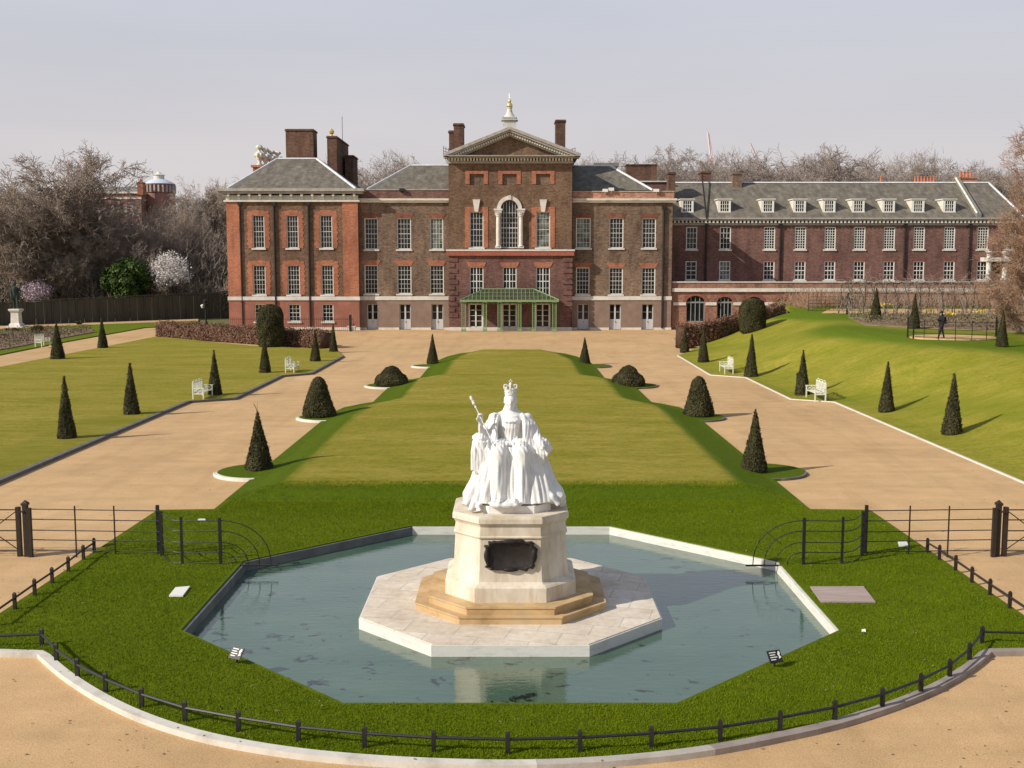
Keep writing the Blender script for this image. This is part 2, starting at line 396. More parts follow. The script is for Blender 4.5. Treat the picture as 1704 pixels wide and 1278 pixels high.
# pool water and stone lining
mb = MB(); mb.poly([(p[0], p[1], -.235) for p in pool])
def water():
    t = NT('pool_water'); n = t.noise(1.0, 5, .6, t.mapping((.35, .9, 1))); n2 = t.noise(1.0, 6, .7, t.mapping((1.8, 2.2, 1)), dist=.3); n5 = t.noise(1.0, 2, .5, t.mapping((.12, .2, 1)))
    c = t.ramp(n, [(.3, (.048, .098, .064)), (.55, (.068, .120, .080)), (.75, (.088, .140, .090))])
    c = t.mix(t.ramp(t.math('ADD', n2, t.math('MULTIPLY', n5, .25)), [(.725, (0, 0, 0)), (.765, (1, 1, 1))]), c, (.010, .016, .010))
    t.col(c); t.b.inputs['IOR'].default_value = 1.85; t.b.inputs['Specular IOR Level'].default_value = .5
    w = t.noise(1.0, 3, .6, t.mapping((3.0, 9.0, 1))); t.bump(w, .09, .05).rough(.03); return t.m
tag(mb.build('pool_water', water()), kind='structure')
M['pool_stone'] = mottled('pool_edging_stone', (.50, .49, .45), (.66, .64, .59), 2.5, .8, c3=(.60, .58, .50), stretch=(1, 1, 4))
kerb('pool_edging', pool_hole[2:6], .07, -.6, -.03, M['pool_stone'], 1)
kerb('pool_edging', pool_hole[5:], .07, -.6, -.03, M['wet_shaded_stone'], 1)
kerb('pool_edging', [pool_hole[7], *pool_hole[0:3]], .07, -.6, -.10, M['wet_shaded_stone'], 1)

# central lawn -- a low raised platform with banked sides
HW = [(30, 8.6), (49.5, 8.6), (52.5, 8.5), (55.6, 7.15), (65.3, 7.1), (67.6, 5.75), (78, 5.75), (84, 4.95), (88.5, 3.4), (90, 1)]
side = [(HWL, 32.25)] + list(reversed([]))
sc = [(HWL, 36.9, 1.45), (8.5, 50.3, 1.38), (7.12, 63.7, 1.4), (5.75, 76.2, 1.2)]
right = [(HWL, 32.25), (HWL, 35.4)] + arc(*sc[0], -90, 90)[1:] + [(HWL, 48.9)] + arc(*sc[1], -90, 85) + [(8.3, 53.7), (7.6, 55.2), (7.15, 55.8), (7.12, 62.2)] + arc(*sc[2], -90, 90)[1:] + [(6.9, 66.2), (6.1, 67.3), (5.75, 67.9)] + arc(*sc[3], -90, 90) + [(5.6, 79.5), (5.0, 84), (4.2, 86.8), (3.1, 88.6)]
left = [(-x, y) for x, y in reversed(right)]
c_out = right + [(1.5, 89.2), (-1.5, 89.2)] + left
def plat(x, y):
    w = interp(y, HW); d = min((w-abs(x))/1.7, (y-32.3)/1.35, (89-y)/1.5 if y > 80 else 9)
    return smooth(d)
sheet('central_lawn', c_out, lambda x, y: .004+.27*plat(x, y), M['lawn_olive'], .55, (), .16, lambda x, y: 1-smooth((min((interp(y, HW)-abs(x))/1.9, (y-32.3)/1.45, (89.2-y)/.8)-.55)/.5))
for i, (x, y, r) in enumerate(sc):
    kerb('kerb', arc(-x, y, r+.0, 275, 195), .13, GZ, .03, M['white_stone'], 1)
    kerb('kerb', arc(x, y, r+.0, -95, -10), .08, GZ-.05, .008, M['shaded_kerb'], 1)  # shade on the right scallops comes from the darker kerb colour

# left lawn
tip = G(578, 588)
ll = [(-16.62, 12), (-16.62, 55.9), (-14.55, 57.2), (-14.55, 69.0), (-12.95, 70.6), (-12.95, 84.0), tuple(G(560, 582)[:2]), tuple(G(420, 576)[:2]), tuple(G(262, 560)[:2]), tuple(G(0, 611)[:2]), tuple(G(-160, 643)[:2]), (-52, 12)]
lkerb = ll[:6]
sheet('left_lawn', ll, flat(.03), M['lawn_olive'], 1.6, (), .2, lambda x, y: .32 if x > -20 and y < 50 else .1)
kerb('kerb', lkerb, .2, GZ-.05, .05, M['shaded_kerb'], 1)
# garden beyond the left path: verge, beds and second path
sheet('garden_lawn', [tuple(G(*p)[:2]) for p in ((-150, 618), (0, 590), (100, 570), (240, 545), (330, 540), (330, 534.5), (150, 541), (-150, 555))], flat(.02), M['lawn_bank'], 3, (), .2, lambda x, y: .6)
sheet('flower_bed', [tuple(G(*p)[:2]) for p in ((-150, 608), (20, 580), (90, 566), (160, 553), (150, 548), (60, 549), (-150, 566))], flat(.10), M['soil'], 2.5, (), .2)
sheet('garden_path', [tuple(G(*p)[:2]) for p in ((-150, 554), (0, 548), (150, 541), (330, 534.6), (330, 531.5), (150, 537), (0, 543), (-150, 548))], flat(.06), M['gravel'], 4, (), .2)

# right bank: turf slope climbing to a garden plateau
XE = [(20, 16.65), (57, 16.3), (59, 15.2), (69, 14.6), (72, 13.4), (90, 13.0)]
def bank(x, y):
    d = x-interp(y, XE); zp = interp(y, [(40, 2.45), (62, 2.6), (78, 2.7), (98, 3.05), (120, 3.1)])
    L = interp(y, [(30, 13), (50, 11.0), (60, 10), (78, 10.5), (88, 14.5), (100, 14.5)])
    return -.05+zp*smooth((d-.2)/L)
rb = [(16.65, 12), (16.65, 56.2), (14.7, 57.4), (14.7, 68.6), (12.75, 70.2), (12.95, 85.5), (16.0, 92.5), (21.0, 96.8), (25.6, 99.0), (28.5, 119), (80, 119), (80, 12)]
sheet('right_bank', rb, bank, M['lawn_bank'], 1.1, (), .35, lambda x, y: smooth((bank(x, y)-1.9)/.8)*.55+.25*sin(x*.5+y*.21)+.12)
kerb('kerb', rb[:6], .09, GZ-.03, -.03, M['pool_stone'], -1)
# plateau garden: gravel walk, circular stand and beds laid just above the turf
sheet('plateau_path', [(26.6, 94), (29, 99.5), (80, 99.5), (80, 91.0), (40, 90.5), (30, 92)], lambda x, y: bank(x, y)+.03, M['gravel'], 2, (), .1)
sheet('gravel_stand', [(27.0+2.55*cos(t*pi/12), 66.9+2.35*sin(t*pi/12)) for t in range(24)], lambda x, y: bank(26, 66)+.05, M['gravel'], 1, (), .3)
sheet('flower_bed', [(25.5, 79), (27, 88), (60, 90), (60, 73), (33, 71.5), (30, 74.5)], lambda x, y: bank(x, y)+.05, M['soil'], 1.5, (), .1)
# ================================================================ BUILDINGS
YP, YL, YW, YR, YT = 119.0, 119.4, 120.2, 126.0, 120.6    # planes: pavilion, left block, wings, range, terrace front
def X(px, py, Y): return V(px, py, Y).x
def Z(py, Y): return V(852, py, Y).z
def rect(r, Y):
    x0, x1, y0, y1 = r; m = (y0+y1)/2
    return (X(x0, m, Y), X(x1, m, Y), Z(y1, Y), Z(y0, Y))
def wall_grid(mb, x0, x1, z0, z1, Y, ops, depth=.28, reveal=True):
    """front wall facing -y with real openings and reveals"""
    ops = [o for o in ops if o[1] > x0 and o[0] < x1 and o[3] > z0 and o[2] < z1]
    xs = sorted(set([x0, x1]+[v for o in ops for v in o[:2] if x0 < v < x1])); zs = sorted(set([z0, z1]+[v for o in ops for v in o[2:4] if z0 < v < z1]))
    for i in range(len(xs)-1):
        for j in range(len(zs)-1):
            cx = (xs[i]+xs[i+1])/2; cz = (zs[j]+zs[j+1])/2
            if any(o[0] < cx < o[1] and o[2] < cz < o[3] for o in ops): continue
            mb.quad((xs[i], Y, zs[j]), (xs[i+1], Y, zs[j]), (xs[i+1], Y, zs[j+1]), (xs[i], Y, zs[j+1]))
    if reveal:
        for o in ops:
            a, b, c, d = max(o[0], x0), min(o[1], x1), max(o[2], z0), min(o[3], z1); D = Y+depth
            mb.quad((a, Y, c), (a, Y, d), (a, D, d), (a, D, c)); mb.quad((b, Y, d), (b, Y, c), (b, D, c), (b, D, d))
            if o[3] <= z1: mb.quad((a, Y, d), (b, Y, d), (b, D, d), (a, D, d))
            if o[2] >= z0: mb.quad((b, Y, c), (a, Y, c), (a, D, c), (b, D, c))
def window(par, o, Y, cols, rows, sill=True, fw=.10, bw=.026, setb=.15, name='window', meet=True, gm='glass', fm='white_paint', thick_mull=False):
    x0, x1, z0, z1 = o; y = Y+setb
    f = MB(); f.box(x0, x0+fw, y-.03, y+.06, z0, z1); f.box(x1-fw, x1, y-.03, y+.06, z0, z1)
    f.box(x0+fw, x1-fw, y-.03, y+.06, z1-fw, z1); f.box(x0+fw, x1-fw, y-.03, y+.06, z0, z0+fw)
    fr = f.build(name, M[fm], par)
    b = MB()
    for i in range(1, cols):
        x = lerp(x0+fw, x1-fw, i/cols); w = bw*(2.2 if thick_mull and i*2 == cols else 1); b.box(x-w/2, x+w/2, y-.012, y+.03, z0+fw, z1-fw)
    for j in range(1, rows):
        z = lerp(z0+fw, z1-fw, j/rows); w = bw*(1.9 if meet and j == rows//2 else 1); b.box(x0+fw, x1-fw, y-.018, y+.026, z-w/2, z+w/2)
    b.build('glazing_bars', M[fm], fr)
    gm = 'pale_glass' if (gm == 'glass' and par.name == 'palace' and rnd.random() < .10) else gm
    g = MB(); g.quad((x0+fw*.5, y+.035, z0+fw*.5), (x1-fw*.5, y+.035, z0+fw*.5), (x1-fw*.5, y+.035, z1-fw*.5), (x0+fw*.5, y+.035, z1-fw*.5)); g.build('pane', M[gm], fr)
    if sill:
        s = MB(); s.box(x0-.12, x1+.12, Y-.12, Y+.11, z0-.17, z0); s.build('sill', M['white_stone'], fr)
    return fr
def backing(mb, x0, x1, z0, z1, Y, back, depth=.45):
    """solid body of the block behind its front wall"""
    mb.box(x0, x1, Y+depth, back, z0, z1)
def sides(mb, x0, x1, z0, z1, Y, D):
    mb.quad((x0, D, z0), (x0, Y, z0), (x0, Y, z1), (x0, D, z1)); mb.quad((x1, Y, z0), (x1, D, z0), (x1, D, z1), (x1, Y, z1))
def chimney(par, px0, px1, pyt, pyb, Y, depth, pots=0, m='brick_chimney', cap=.22):
    x0, x1 = X(px0, pyt, Y), X(px1, pyt, Y); zt, zb = Z(pyt, Y), Z(pyb, Y)
    c = MB(); c.box(x0, x1, Y, Y+depth, zb, zt-cap); o = c.build('chimney', M[m], par)
    k = MB(); k.box(x0-.1, x1+.1, Y-.1, Y+depth+.1, zt-cap, zt-cap*.45); k.box(x0-.03, x1+.03, Y-.03, Y+depth+.03, zt-cap*.45, zt); k.build('cap', M[m], o)
    for i in range(pots):
        xx = lerp(x0+.2, x1-.2, (i+.5)/pots); p = MB(); p.lathe((xx, Y+depth/2, zt), [(.15, 0), (.13, .1), (.11, .55), (.14, .62), (.13, .7)], 8); p.build('chimney_pot', M['terracotta'], o)
    return o
def downpipe(par, px, py0, py1, Y, r=.075, m='black_iron'):
    x = X(px, (py0+py1)/2, Y); z0, z1 = Z(py1, Y), Z(py0, Y); p = MB(); p.tube([(x, Y-.12, z0), (x, Y-.12, z1)], r, 8)
    p.box(x-.2, x+.2, Y-.26, Y, z1, z1+.35)
    for k in range(1, 5): zz = lerp(z0, z1, k/5); p.box(x-.13, x+.13, Y-.2, Y, zz, zz+.07)
    return p.build('drainpipe', M[m], par)
def hip_line(mb, a, b, w=.17):
    a = Vector(a); b = Vector(b); d = (b-a).normalized(); s = Vector((0, 0, 1)).cross(d); s = Vector((1, 0, 0)) if s.length < .01 else s.normalized()
    up = d.cross(s)*-1; up = up if up.z > 0 else -up
    vs = []
    for p in (a, b):
        for du, dv in ((-w, -.05), (w, -.05), (w*.5, .1), (-w*.5, .1)): vs.append(p+s*du+up*dv)
    mb.add(vs, [(0, 1, 2, 3), (7, 6, 5, 4), (0, 4, 5, 1), (1, 5, 6, 2), (2, 6, 7, 3), (3, 7, 4, 0)])
BASE = GZ-.05
palace = thing('palace', 'brick palace with pedimented centre, three-storey wings and sash windows at the head of the lawn', 'palace', (0, YP, GZ))

# ---- left block (orange corner strips and window surrounds)
LX0, LX1 = X(377, 340, YL), X(595, 340, YL)
zt, zb1, zb0 = Z(336, YL), Z(493.5, YL), Z(499.6, YL); zpl = Z(544.5, YL)
opsL = []
for a, b in ((420, 440), (476.5, 496.5), (532.5, 553)): opsL.append((rect((a, b, 357.6, 413), YL), 4, 6, True))
for a, b in ((421, 442), (478, 499), (534.6, 555)): opsL.append((rect((a, b, 441, 490.5), YL), 4, 6, True))
opsG = [(rect((a, b, 506, 535), YL), 3, 4, True) for a, b in ((424, 443), (480, 500), (536, 555))]
ol = [o[0] for o in opsL]; og = [o[0] for o in opsG]
w = MB(); wall_grid(w, LX0, LX1, zb0, zt, YL, ol); sides(w, LX0, LX1, BASE, zt, YL, 140); backing(w, LX0+.02, LX1-.02, BASE, zt-.02, YL, 140); w.build('wall', M['brick_brown'], palace)
w = MB(); wall_grid(w, LX0-.04, LX1+.04, zpl, zb0, YL-.06, og, .34); sides(w, LX0-.04, LX1+.04, zpl, zb0, YL-.06, YL+.4); w.build('basement_wall', M['red_render'], palace)
w = MB(); w.box(LX0-.1, LX1+.1, YL-.14, YL+.3, BASE, zpl); w.build('plinth', M['white_stone'], palace)
w = MB(); w.box(LX0-.12, LX1+.12, YL-.16, YL+.3, zb0, zb1); w.build('string_course', M['white_stone'], palace)
for a, b in ((377, 400), (571, 595)):
    x0, x1 = X(a, 420, YL), X(b, 420, YL)
    x0 = LX0-.03 if a == 377 else x0; x1 = LX1+.03 if b == 595 else x1
    w = MB(); w.box(x0, x1, YL-.13, YL+.02, zb1, zt); w.build('corner_strip', M['brick_orange'], palace)
for (o, c, r, s) in opsL:
    x0, x1, z0, z1 = o; q = MB(); e = .5
    q.box(x0-e, x0, YL-.035, YL+.01, z0-.0, z1+.42); q.box(x1, x1+e, YL-.035, YL+.01, z0-.0, z1+.42); q.box(x0, x1, YL-.05, YL+.01, z1, z1+.5)
    for k in range(12):
        zz = lerp(z0, z1, k/12); 
        if k % 2: q.box(x0-e-.1, x0-e, YL-.03, YL+.01, zz, zz+(z1-z0)/12); q.box(x1+e, x1+e+.1, YL-.03, YL+.01, zz, zz+(z1-z0)/12)
    q.build('window_surround', M['brick_orange'], palace); window(palace, o, YL, c, r, s)
for (o, c, r, s) in opsG: window(palace, o, YL-.06, c, r, s)
for a in (458, 515): downpipe(palace, a, 342, 543, YL-.02, .11)
downpipe(palace, 402, 342, 543, YL, .07)
c = MB(); c.box(LX0-.25, LX1+.25, YL-.3, YL+.4, zt, zt+.18); c.box(LX0-.05, LX1+.05, YL-.07, YL+.4, zt+.18, Z(325, YL)); c.build('frieze', M['white_stone'], palace)
c = MB(); zc0, zc1 = Z(325.5, YL), Z(314, YL); c.box(LX0-.7, LX1+.6, YL-.62, 141, lerp(zc0, zc1, .25), lerp(zc0, zc1, .6)); c.box(LX0-.95, LX1+.8, YL-.8, 141, lerp(zc0, zc1, .6), zc1); c.build('cornice', M['grey_cornice'], palace)
c = MB()
for k in range(13):
    xx = lerp(LX0+.3, LX1-.3, k/12); c.box(xx-.12, xx+.12, YL-.5, YL-.05, Z(327, YL), lerp(zc0, zc1, .25)); c.box(xx-.11, xx+.11, YL-.25, YL-.05, Z(331.5, YL), Z(327, YL))
c.build('cornice_bracket', M['white_stone'], palace)
# hipped roof
def hip_roof(e, r0, r1, name='roof', leads=True, par=palace, m='slate'):
    (x0, x1, y0, y1, z0) = e; a = Vector(r0); b = Vector(r1)
    mb = MB(); p = [Vector((x0, y0, z0)), Vector((x1, y0, z0)), Vector((x1, y1, z0)), Vector((x0, y1, z0))]
    mb.add([*p, a, b], [(0, 1, 5, 4), (1, 2, 5), (2, 3, 4, 5), (3, 0, 4), (3, 2, 1, 0)]); ro = mb.build(name, M[m], par)
    if leads:
        h = MB(); hip_line(h, p[0], a); hip_line(h, p[1], b); hip_line(h, a, b, .2); hip_line(h, p[3], a); hip_line(h, p[2], b); h.build('lead_hips', M['lead'], ro)
    return ro
yr = 126.5
hip_roof((X(384, 314, YL)-.2, X(590, 314, YL)+.2, YL-.5, 139, zc1), (X(462, 264, yr), yr, Z(264, yr)), (X(527, 264, yr), yr, Z(264, yr)))
chimney(palace, 475, 521, 214.5, 268, yr+.6, 2.4)
chimney(palace, 544, 560, 226, 316, 127, 9.0)
chimney(palace, 574, 588, 258, 318, 131, 3.5)
p = MB(); q = V(552, 226, 127.6); p.lathe((q.x, q.y, q.z), [(.16, 0), (.12, .15), (.26, .3), (.3, .5), (.2, .66), (.05, .8)], 10); p.build('chimney_pot', M['gold'], palace)
p = MB(); q = V(570, 240, 131); p.tube([(q.x, q.y, q.z-1), (q.x, q.y, q.z+3.2)], .03, 5); p.build('antenna', M['black_iron'], palace)
# white carved trophies on the garden-side roof corner
ped = MB(); u = V(436, 290, 136); zz0, zz1 = Z(295, 136), Z(276, 136); ux0, ux1 = X(424, 280, 136), X(448, 280, 136)
ped.box(ux0, ux1, 135, 138, zz0-2, zz1-.25); ped.box(ux0-.2, ux1+.2, 134.8, 138.2, zz1-.25, zz1); po = ped.build('sculpture_base', M['brick_orange'], palace)
for i, (px, pyt) in enumerate(((432, 240), (442, 245), (452, 249), (462, 251))):
    g = V(px, 272, 136.2+.4*i); zt2 = Z(pyt, 136.2+.4*i); h = zt2-zz1
    s = MB(); s.lathe((g.x, g.y, zz1-.02), [(.34, 0), (.38, .08*h), (.18, .16*h), (.36, .3*h), (.58, .48*h), (.5, .6*h), (.2, .68*h), (.15, .72*h), (.36, .79*h), (.42, .88*h), (.28, .96*h), (.05, h)], 12)
    for k in range(7): t = 2*pi*k/7; s.ell((g.x+.5*cos(t), g.y+.5*sin(t), zz1+.50*h), (.16, .16, .3), 6, 5); s.ell((g.x+.34*cos(t), g.y+.34*sin(t), zz1+.86*h), (.12, .12, .16), 6, 5)
    s.build('carved_trophy', M['old_stone'], palace, True)

# ---- wings either side of the pavilion
def wing(px0, px1, cols, doors, cyp, heads, hm, right):
    Y = YW; x0, x1 = X(px0, 430, Y), X(px1, 430, Y)
    zt, zb1, zb0, zp = Z(337, Y), Z(493, Y), Z(499.4, Y), Z(545, Y); ops = []
    for a, b, c, d in cols[0]: ops.append((rect((a, b, c, d), Y), 4, 6))
    for a, b, c, d in cols[1]: ops.append((rect((a, b, c, d), Y), 4, 6))
    w = MB(); wall_grid(w, x0, x1, zb0, zt, Y, [o[0] for o in ops]); sides(w, x0, x1, BASE, zt, Y, 139); backing(w, x0+.02, x1-.02, BASE, zt-.02, Y, 139); w.build('wall', M['brick_wing'], palace)
    dr = [rect((a, b, 506, 548), Y) for a, b in doors]; dr = [(a, b, BASE+.1, d) for a, b, c, d in dr]
    w = MB(); wall_grid(w, x0, x1, BASE, zb0, Y-.05, dr, .5); sides(w, x0, x1, BASE, zb0, Y-.05, Y+.4); w.build('basement_wall', M['pink_render'], palace)
    w = MB(); w.box(x0, x1+.04, Y-.13, Y+.3, zb0, zb1); w.build('string_course', M['white_stone'], palace)
    w = MB(); xs = [x0]
    for a, b, c, d in dr: xs += [a-.05, b+.05]
    xs.append(x1+.03)
    for i in range(0, len(xs), 2): w = MB(); w.box(xs[i], xs[i+1], Y-.14, Y-.04, BASE, zp); w.build('plinth', M['white_stone'], palace)
    for i, (o, c, r) in enumerate(ops):
        window(palace, o, Y, c, r, True, gm='glass' if not (right and i in (0,)) else 'pale_glass', fm='white_paint')
        q = MB(); a, b, z0, z1 = o; e = .34; h = .5; q.add([(a-.05, Y-.03, z1), (b+.05, Y-.03, z1), (b+e, Y-.03, z1+h), (a-e, Y-.03, z1+h), (a-.05, Y+.01, z1), (b+.05, Y+.01, z1), (b+e, Y+.01, z1+h), (a-e, Y+.01, z1+h)], [(0, 1, 2, 3), (1, 5, 6, 2), (3, 2, 6, 7), (0, 3, 7, 4), (0, 4, 5, 1)])
        q.build('flat_arch', M['brick_orange' if i > 2 else 'brick_arch'], palace)
    for (a, b, c, d) in dr:
        y = Y+.22; m_ = (a+b)/2; zl = lerp(c, d, .40); f = MB(); fw = .08
        f.box(a, a+fw, y-.05, y+.05, c, d); f.box(b-fw, b, y-.05, y+.05, c, d); f.box(a+fw, b-fw, y-.05, y+.05, d-fw, d); f.box(m_-.085, m_+.085, y-.04, y+.05, c, d-fw)
        f.box(a+fw, m_-.085, y-.025, y+.04, c, zl); f.box(m_+.085, b-fw, y-.025, y+.04, c, zl)
        for xx0, xx1 in ((a+fw, m_-.085), (m_+.085, b-fw)): f.box(xx0, xx1, y-.02, y+.03, lerp(zl, d, .46), lerp(zl, d, .46)+.04)
        dd = f.build('door', M['grey_paint'], palace); g = MB(); g.quad((a+.05, y+.045, zl), (b-.05, y+.045, zl), (b-.05, y+.045, d-.05), (a+.05, y+.045, d-.05)); g.build('pane', M['glass'], dd)
        g = MB(); g.box(m_+.02, m_+.05, y-.1, y-.04, zl-.35, zl-.2); g.build('handle', M['black_iron'], dd)
    z1, z2 = Z(337, Y), Z(330.5, Y); c = MB(); c.box(x0, x1+.35, Y-.28, Y+.3, z1, lerp(z1, z2, .5)); c.box(x0, x1+.45, Y-.4, Y+.3, lerp(z1, z2, .5), z2); c.build('cornice', M['old_stone'], palace)
    zp2 = Z(cyp, Y); c = MB(); c.box(x0, x1+.1, Y-.05, Y+.45, z2, zp2); c.box(x1-.4, x1+.1, Y+.45, 139, z2, zp2); c.build('parapet', M['brick_terrace' if right else 'brick_range'], palace)
    c = MB(); c.box(x0, x1+.15, Y-.12, Y+.5, zp2, zp2+.12); c.build('coping', M['grey_cornice'], palace)
    return x0, x1
wing(595, 747, ([(606.5, 629, 363, 415), (660.5, 684, 363, 415), (715.6, 737.5, 363, 415)], [(606.5, 629, 441, 489), (661, 684.5, 441, 489), (715.5, 738.5, 441, 489)]), [(611, 629), (665, 683.5), (718, 737.5)], 316.5, 0, 0, False)
wing(952, 1118, ([(958.5, 983, 362.5, 413), (1014, 1037.5, 362.5, 413), (1068.6, 1091.5, 363, 413)], [(958.5, 981, 445, 490), (1013.5, 1036.5, 445, 490), (1067.5, 1090.5, 445, 490)]), [(961, 980), (1014, 1033), (1068, 1087)], 319.5, 0, 0, True)
downpipe(palace, 1103, 348, 546, YW-.06, .12)
yq = 127
xa = X(684, 275, yq)
mb = MB(); ex0, ez = X(612, 314, YW+1), Z(315, YW+1)
hip_roof((ex0, X(790, 314, YW), YW+.8, 134, ez), (xa, yq, Z(275, yq)), (X(800, 275, yq), yq, Z(275, yq)))
hip_roof((X(905, 316, YW), X(1086, 316, YW+1), YW+.8, 134, ez-.1), (X(900, 276, yq), yq, Z(276, yq)), (X(1016, 276, yq), yq, Z(276, yq)))
chimney(palace, 1043, 1093, 273, 322, 135, 2, cap=.15); chimney(palace, 1113, 1124, 286, 330, 128, 1.6)
c = MB(); c.box(X(1058, 300, 131), X(1116, 300, 131), 131, 138, Z(322, 131), Z(303, 131)); c.build('wall', M['brick_range'], palace)
c = MB(); c.box(X(1056, 300, 131), X(1118, 300, 131), 130.8, 138, Z(303, 131), Z(301, 131)); c.build('coping', M['white_stone'], palace)
c = MB(); c.box(X(988, 272, 130), X(1030, 272, 130), 130, 133, Z(277, 130), Z(271, 130)); c.build('roof_walk', M['lead_dark'], palace)
for px, py in ((669, 317), (1007, 318), (1017, 316), (1092, 318)):
    q = V(px, py, YW-.1); l = MB(); l.box(q.x-.28, q.x+.28, q.y-.3, q.y+.1, q.z-.1, q.z+.22); l.box(q.x-.05, q.x+.05, q.y-.1, q.y, q.z-.3, q.z-.1)
    l.build('floodlight', M['white_paint' if px > 900 else 'black_iron'], palace)

# ---- central pavilion
Y = YP; PX0, PX1 = X(747, 400, Y), X(951.5, 400, Y)
zc, zr1, zr0 = Z(271, Y), Z(416, Y), Z(425.5, Y)
blind = [rect((a, b, 289.5, 308), Y) for a, b in ((781.5, 805), (836, 859.5), (892, 915.5))]
up = [rect((781.5, 804.5, 352, 412), Y), rect((892, 915.5, 352, 412), Y)]
mid = [rect((a, b, 444, 492), Y) for a, b in ((781.5, 804.5), (836.5, 859.5), (892, 915))]
aw = rect((833, 862.5, 350, 412.5), Y); acx = (aw[0]+aw[1])/2; ar = (aw[1]-aw[0])/2; azs = aw[3]; abox = (aw[0], aw[1], aw[2], azs+ar)
gd = [rect((a, b, 505, 547), Y) for a, b in ((779, 804.5), (834.5, 861), (890, 916))]; gd = [(a, b, BASE+.12, d) for a, b, c, d in gd]
w = MB(); wall_grid(w, PX0, PX1, zr1, zc, Y, up+blind+[abox])
for sgn in (-1, 1):      # spandrels of the arched window
    for k in range(10):
        t0, t1 = pi/2*k/10, pi/2*(k+1)/10
        p0 = (acx+sgn*ar*cos(t0), azs+ar*sin(t0)); p1 = (acx+sgn*ar*cos(t1), azs+ar*sin(t1)); cr = (acx+sgn*ar, azs+ar)
        w.poly([(p0[0], Y, p0[1]), (cr[0], Y, cr[1]), (p1[0], Y, p1[1])][::sgn]); w.quad(*[(p0[0], Y, p0[1]), (p1[0], Y, p1[1]), (p1[0], Y+.3, p1[1]), (p0[0], Y+.3, p0[1])])
sides(w, PX0, PX1, BASE, zc, Y, 139); backing(w, PX0+.02, PX1-.02, BASE, zc-.02, Y, 139); w.build('wall', M['brick_brown'], palace)
w = MB(); wall_grid(w, PX0, PX1, BASE, zr0, Y, mid+gd, .4); w.build('wall', M['brick_purple'], palace)
for o in blind: w = MB(); w.quad((o[0], Y+.2, o[2]), (o[1], Y+.2, o[2]), (o[1], Y+.2, o[3]), (o[0], Y+.2, o[3])); w.build('blind_panel', M['brick_wing'], palace)
w = MB(); w.box(PX0-.25, PX1+.25, Y-.26, Y+.35, zr0, zr1-.12); w.build('string_course', M['red_stone'], palace)
w = MB(); w.box(PX0-.32, PX1+.32, Y-.33, Y+.35, zr1-.12, zr1+.06); w.build('string_course', M['white_stone'], palace)
w = MB(); w.box(PX0-.05, PX1+.05, Y-.12, Y-.005, BASE, Z(544.5, Y)); w.build('plinth', M['white_stone'], palace)
for o in blind:
    q = MB(); x0, x1, z0, z1 = o; q.box(x0-.46, x0, Y-.05, Y+.01, z0+.1, z1+.36); q.box(x1, x1+.46, Y-.05, Y+.01, z0+.1, z1+.36); q.box(x0, x1, Y-.05, Y+.01, z1, z1+.36)
    q.build('window_surround', M['brick_orange'], palace)
for o in up:
    q = MB(); x0, x1, z0, z1 = o; q.box(x0-.5, x0, Y-.05, Y+.01, z0, z1+.5); q.box(x1, x1+.5, Y-.05, Y+.01, z0, z1+.5); q.box(x0, x1, Y-.05, Y+.01, z1, z1+.5)
    q.build('window_surround', M['brick_orange'], palace); window(palace, o, Y, 4, 6)
    m_ = (x0+x1)/2; q = MB(); q.prism_y([(m_-.18, z1-.04), (m_+.18, z1-.04), (m_+.4, z1+1.28), (m_-.4, z1+1.28)], Y-.2, Y-.04); q.build('keystone', M['white_stone'], palace)
for o in mid:
    x0, x1, z0, z1 = o; q = MB(); h = .48; q.prism_y([(x0-.1, z1), (x1+.1, z1), (x1+.32, z1+h), (x0-.32, z1+h)], Y-.05, Y+.005); q.build('flat_arch', M['brick_orange'], palace)
    window(palace, o, Y, 4, 4, False, thick_mull=True, bw=.045)
# arched window: glass, bars, white arch on columns
f = MB(); y = Y+.16; n = 20
pts = [(aw[0]+.04, aw[2]), (aw[1]-.04, aw[2])]+[(acx+(ar-.04)*cos(pi*k/n), azs+(ar-.04)*sin(pi*k/n)) for k in range(n+1)]
fb = MB(); fb.box(aw[0], aw[0]+.07, y-.06, y, aw[2], azs); fb.box(aw[1]-.07, aw[1], y-.06, y, aw[2], azs); fb.box(aw[0], aw[1], y-.06, y, aw[2], aw[2]+.08)
fr = fb.build('arched_window', M['white_paint'], palace)
f.poly([(a, y+.03, b) for a, b in pts]); f.build('pane', M['glass'], fr)
b = MB()
for i in range(1, 6): xx = lerp(aw[0], aw[1], i/6); hh = sqrt(max(0, ar**2-(xx-acx)**2)); b.box(xx-.015, xx+.015, y-.02, y+.02, aw[2], azs+hh-(.0 if i % 2 else .0))
for j in range(1, 8): zz = lerp(aw[2], azs, j/7.5); b.box(aw[0], aw[1], y-.025, y+.015, zz-(.035 if j == 4 else .014), zz+(.035 if j == 4 else .014))
b.build('glazing_bars', M['white_paint'], fr)
a_ = MB(); ro_, ri_ = ar+.38, ar-.02; vs = []
for k in range(n+1):
    t = pi*k/n
    for rr, yy in ((ri_, Y-.16), (ro_, Y-.16), (ro_, Y+.02), (ri_, Y+.15)): vs.append((acx+rr*cos(t), yy, azs+.18+rr*sin(t)))
fs = [(4*k+j, 4*k+(j+1) % 4, 4*(k+1)+(j+1) % 4, 4*(k+1)+j) for k in range(n) for j in range(4)]
a_.add(vs, fs); a_.box(acx-.16, acx+.16, Y-.26, Y-.1, azs+.18+ri_, azs+.25+ro_); a_.build('arch', M['white_stone'], palace)
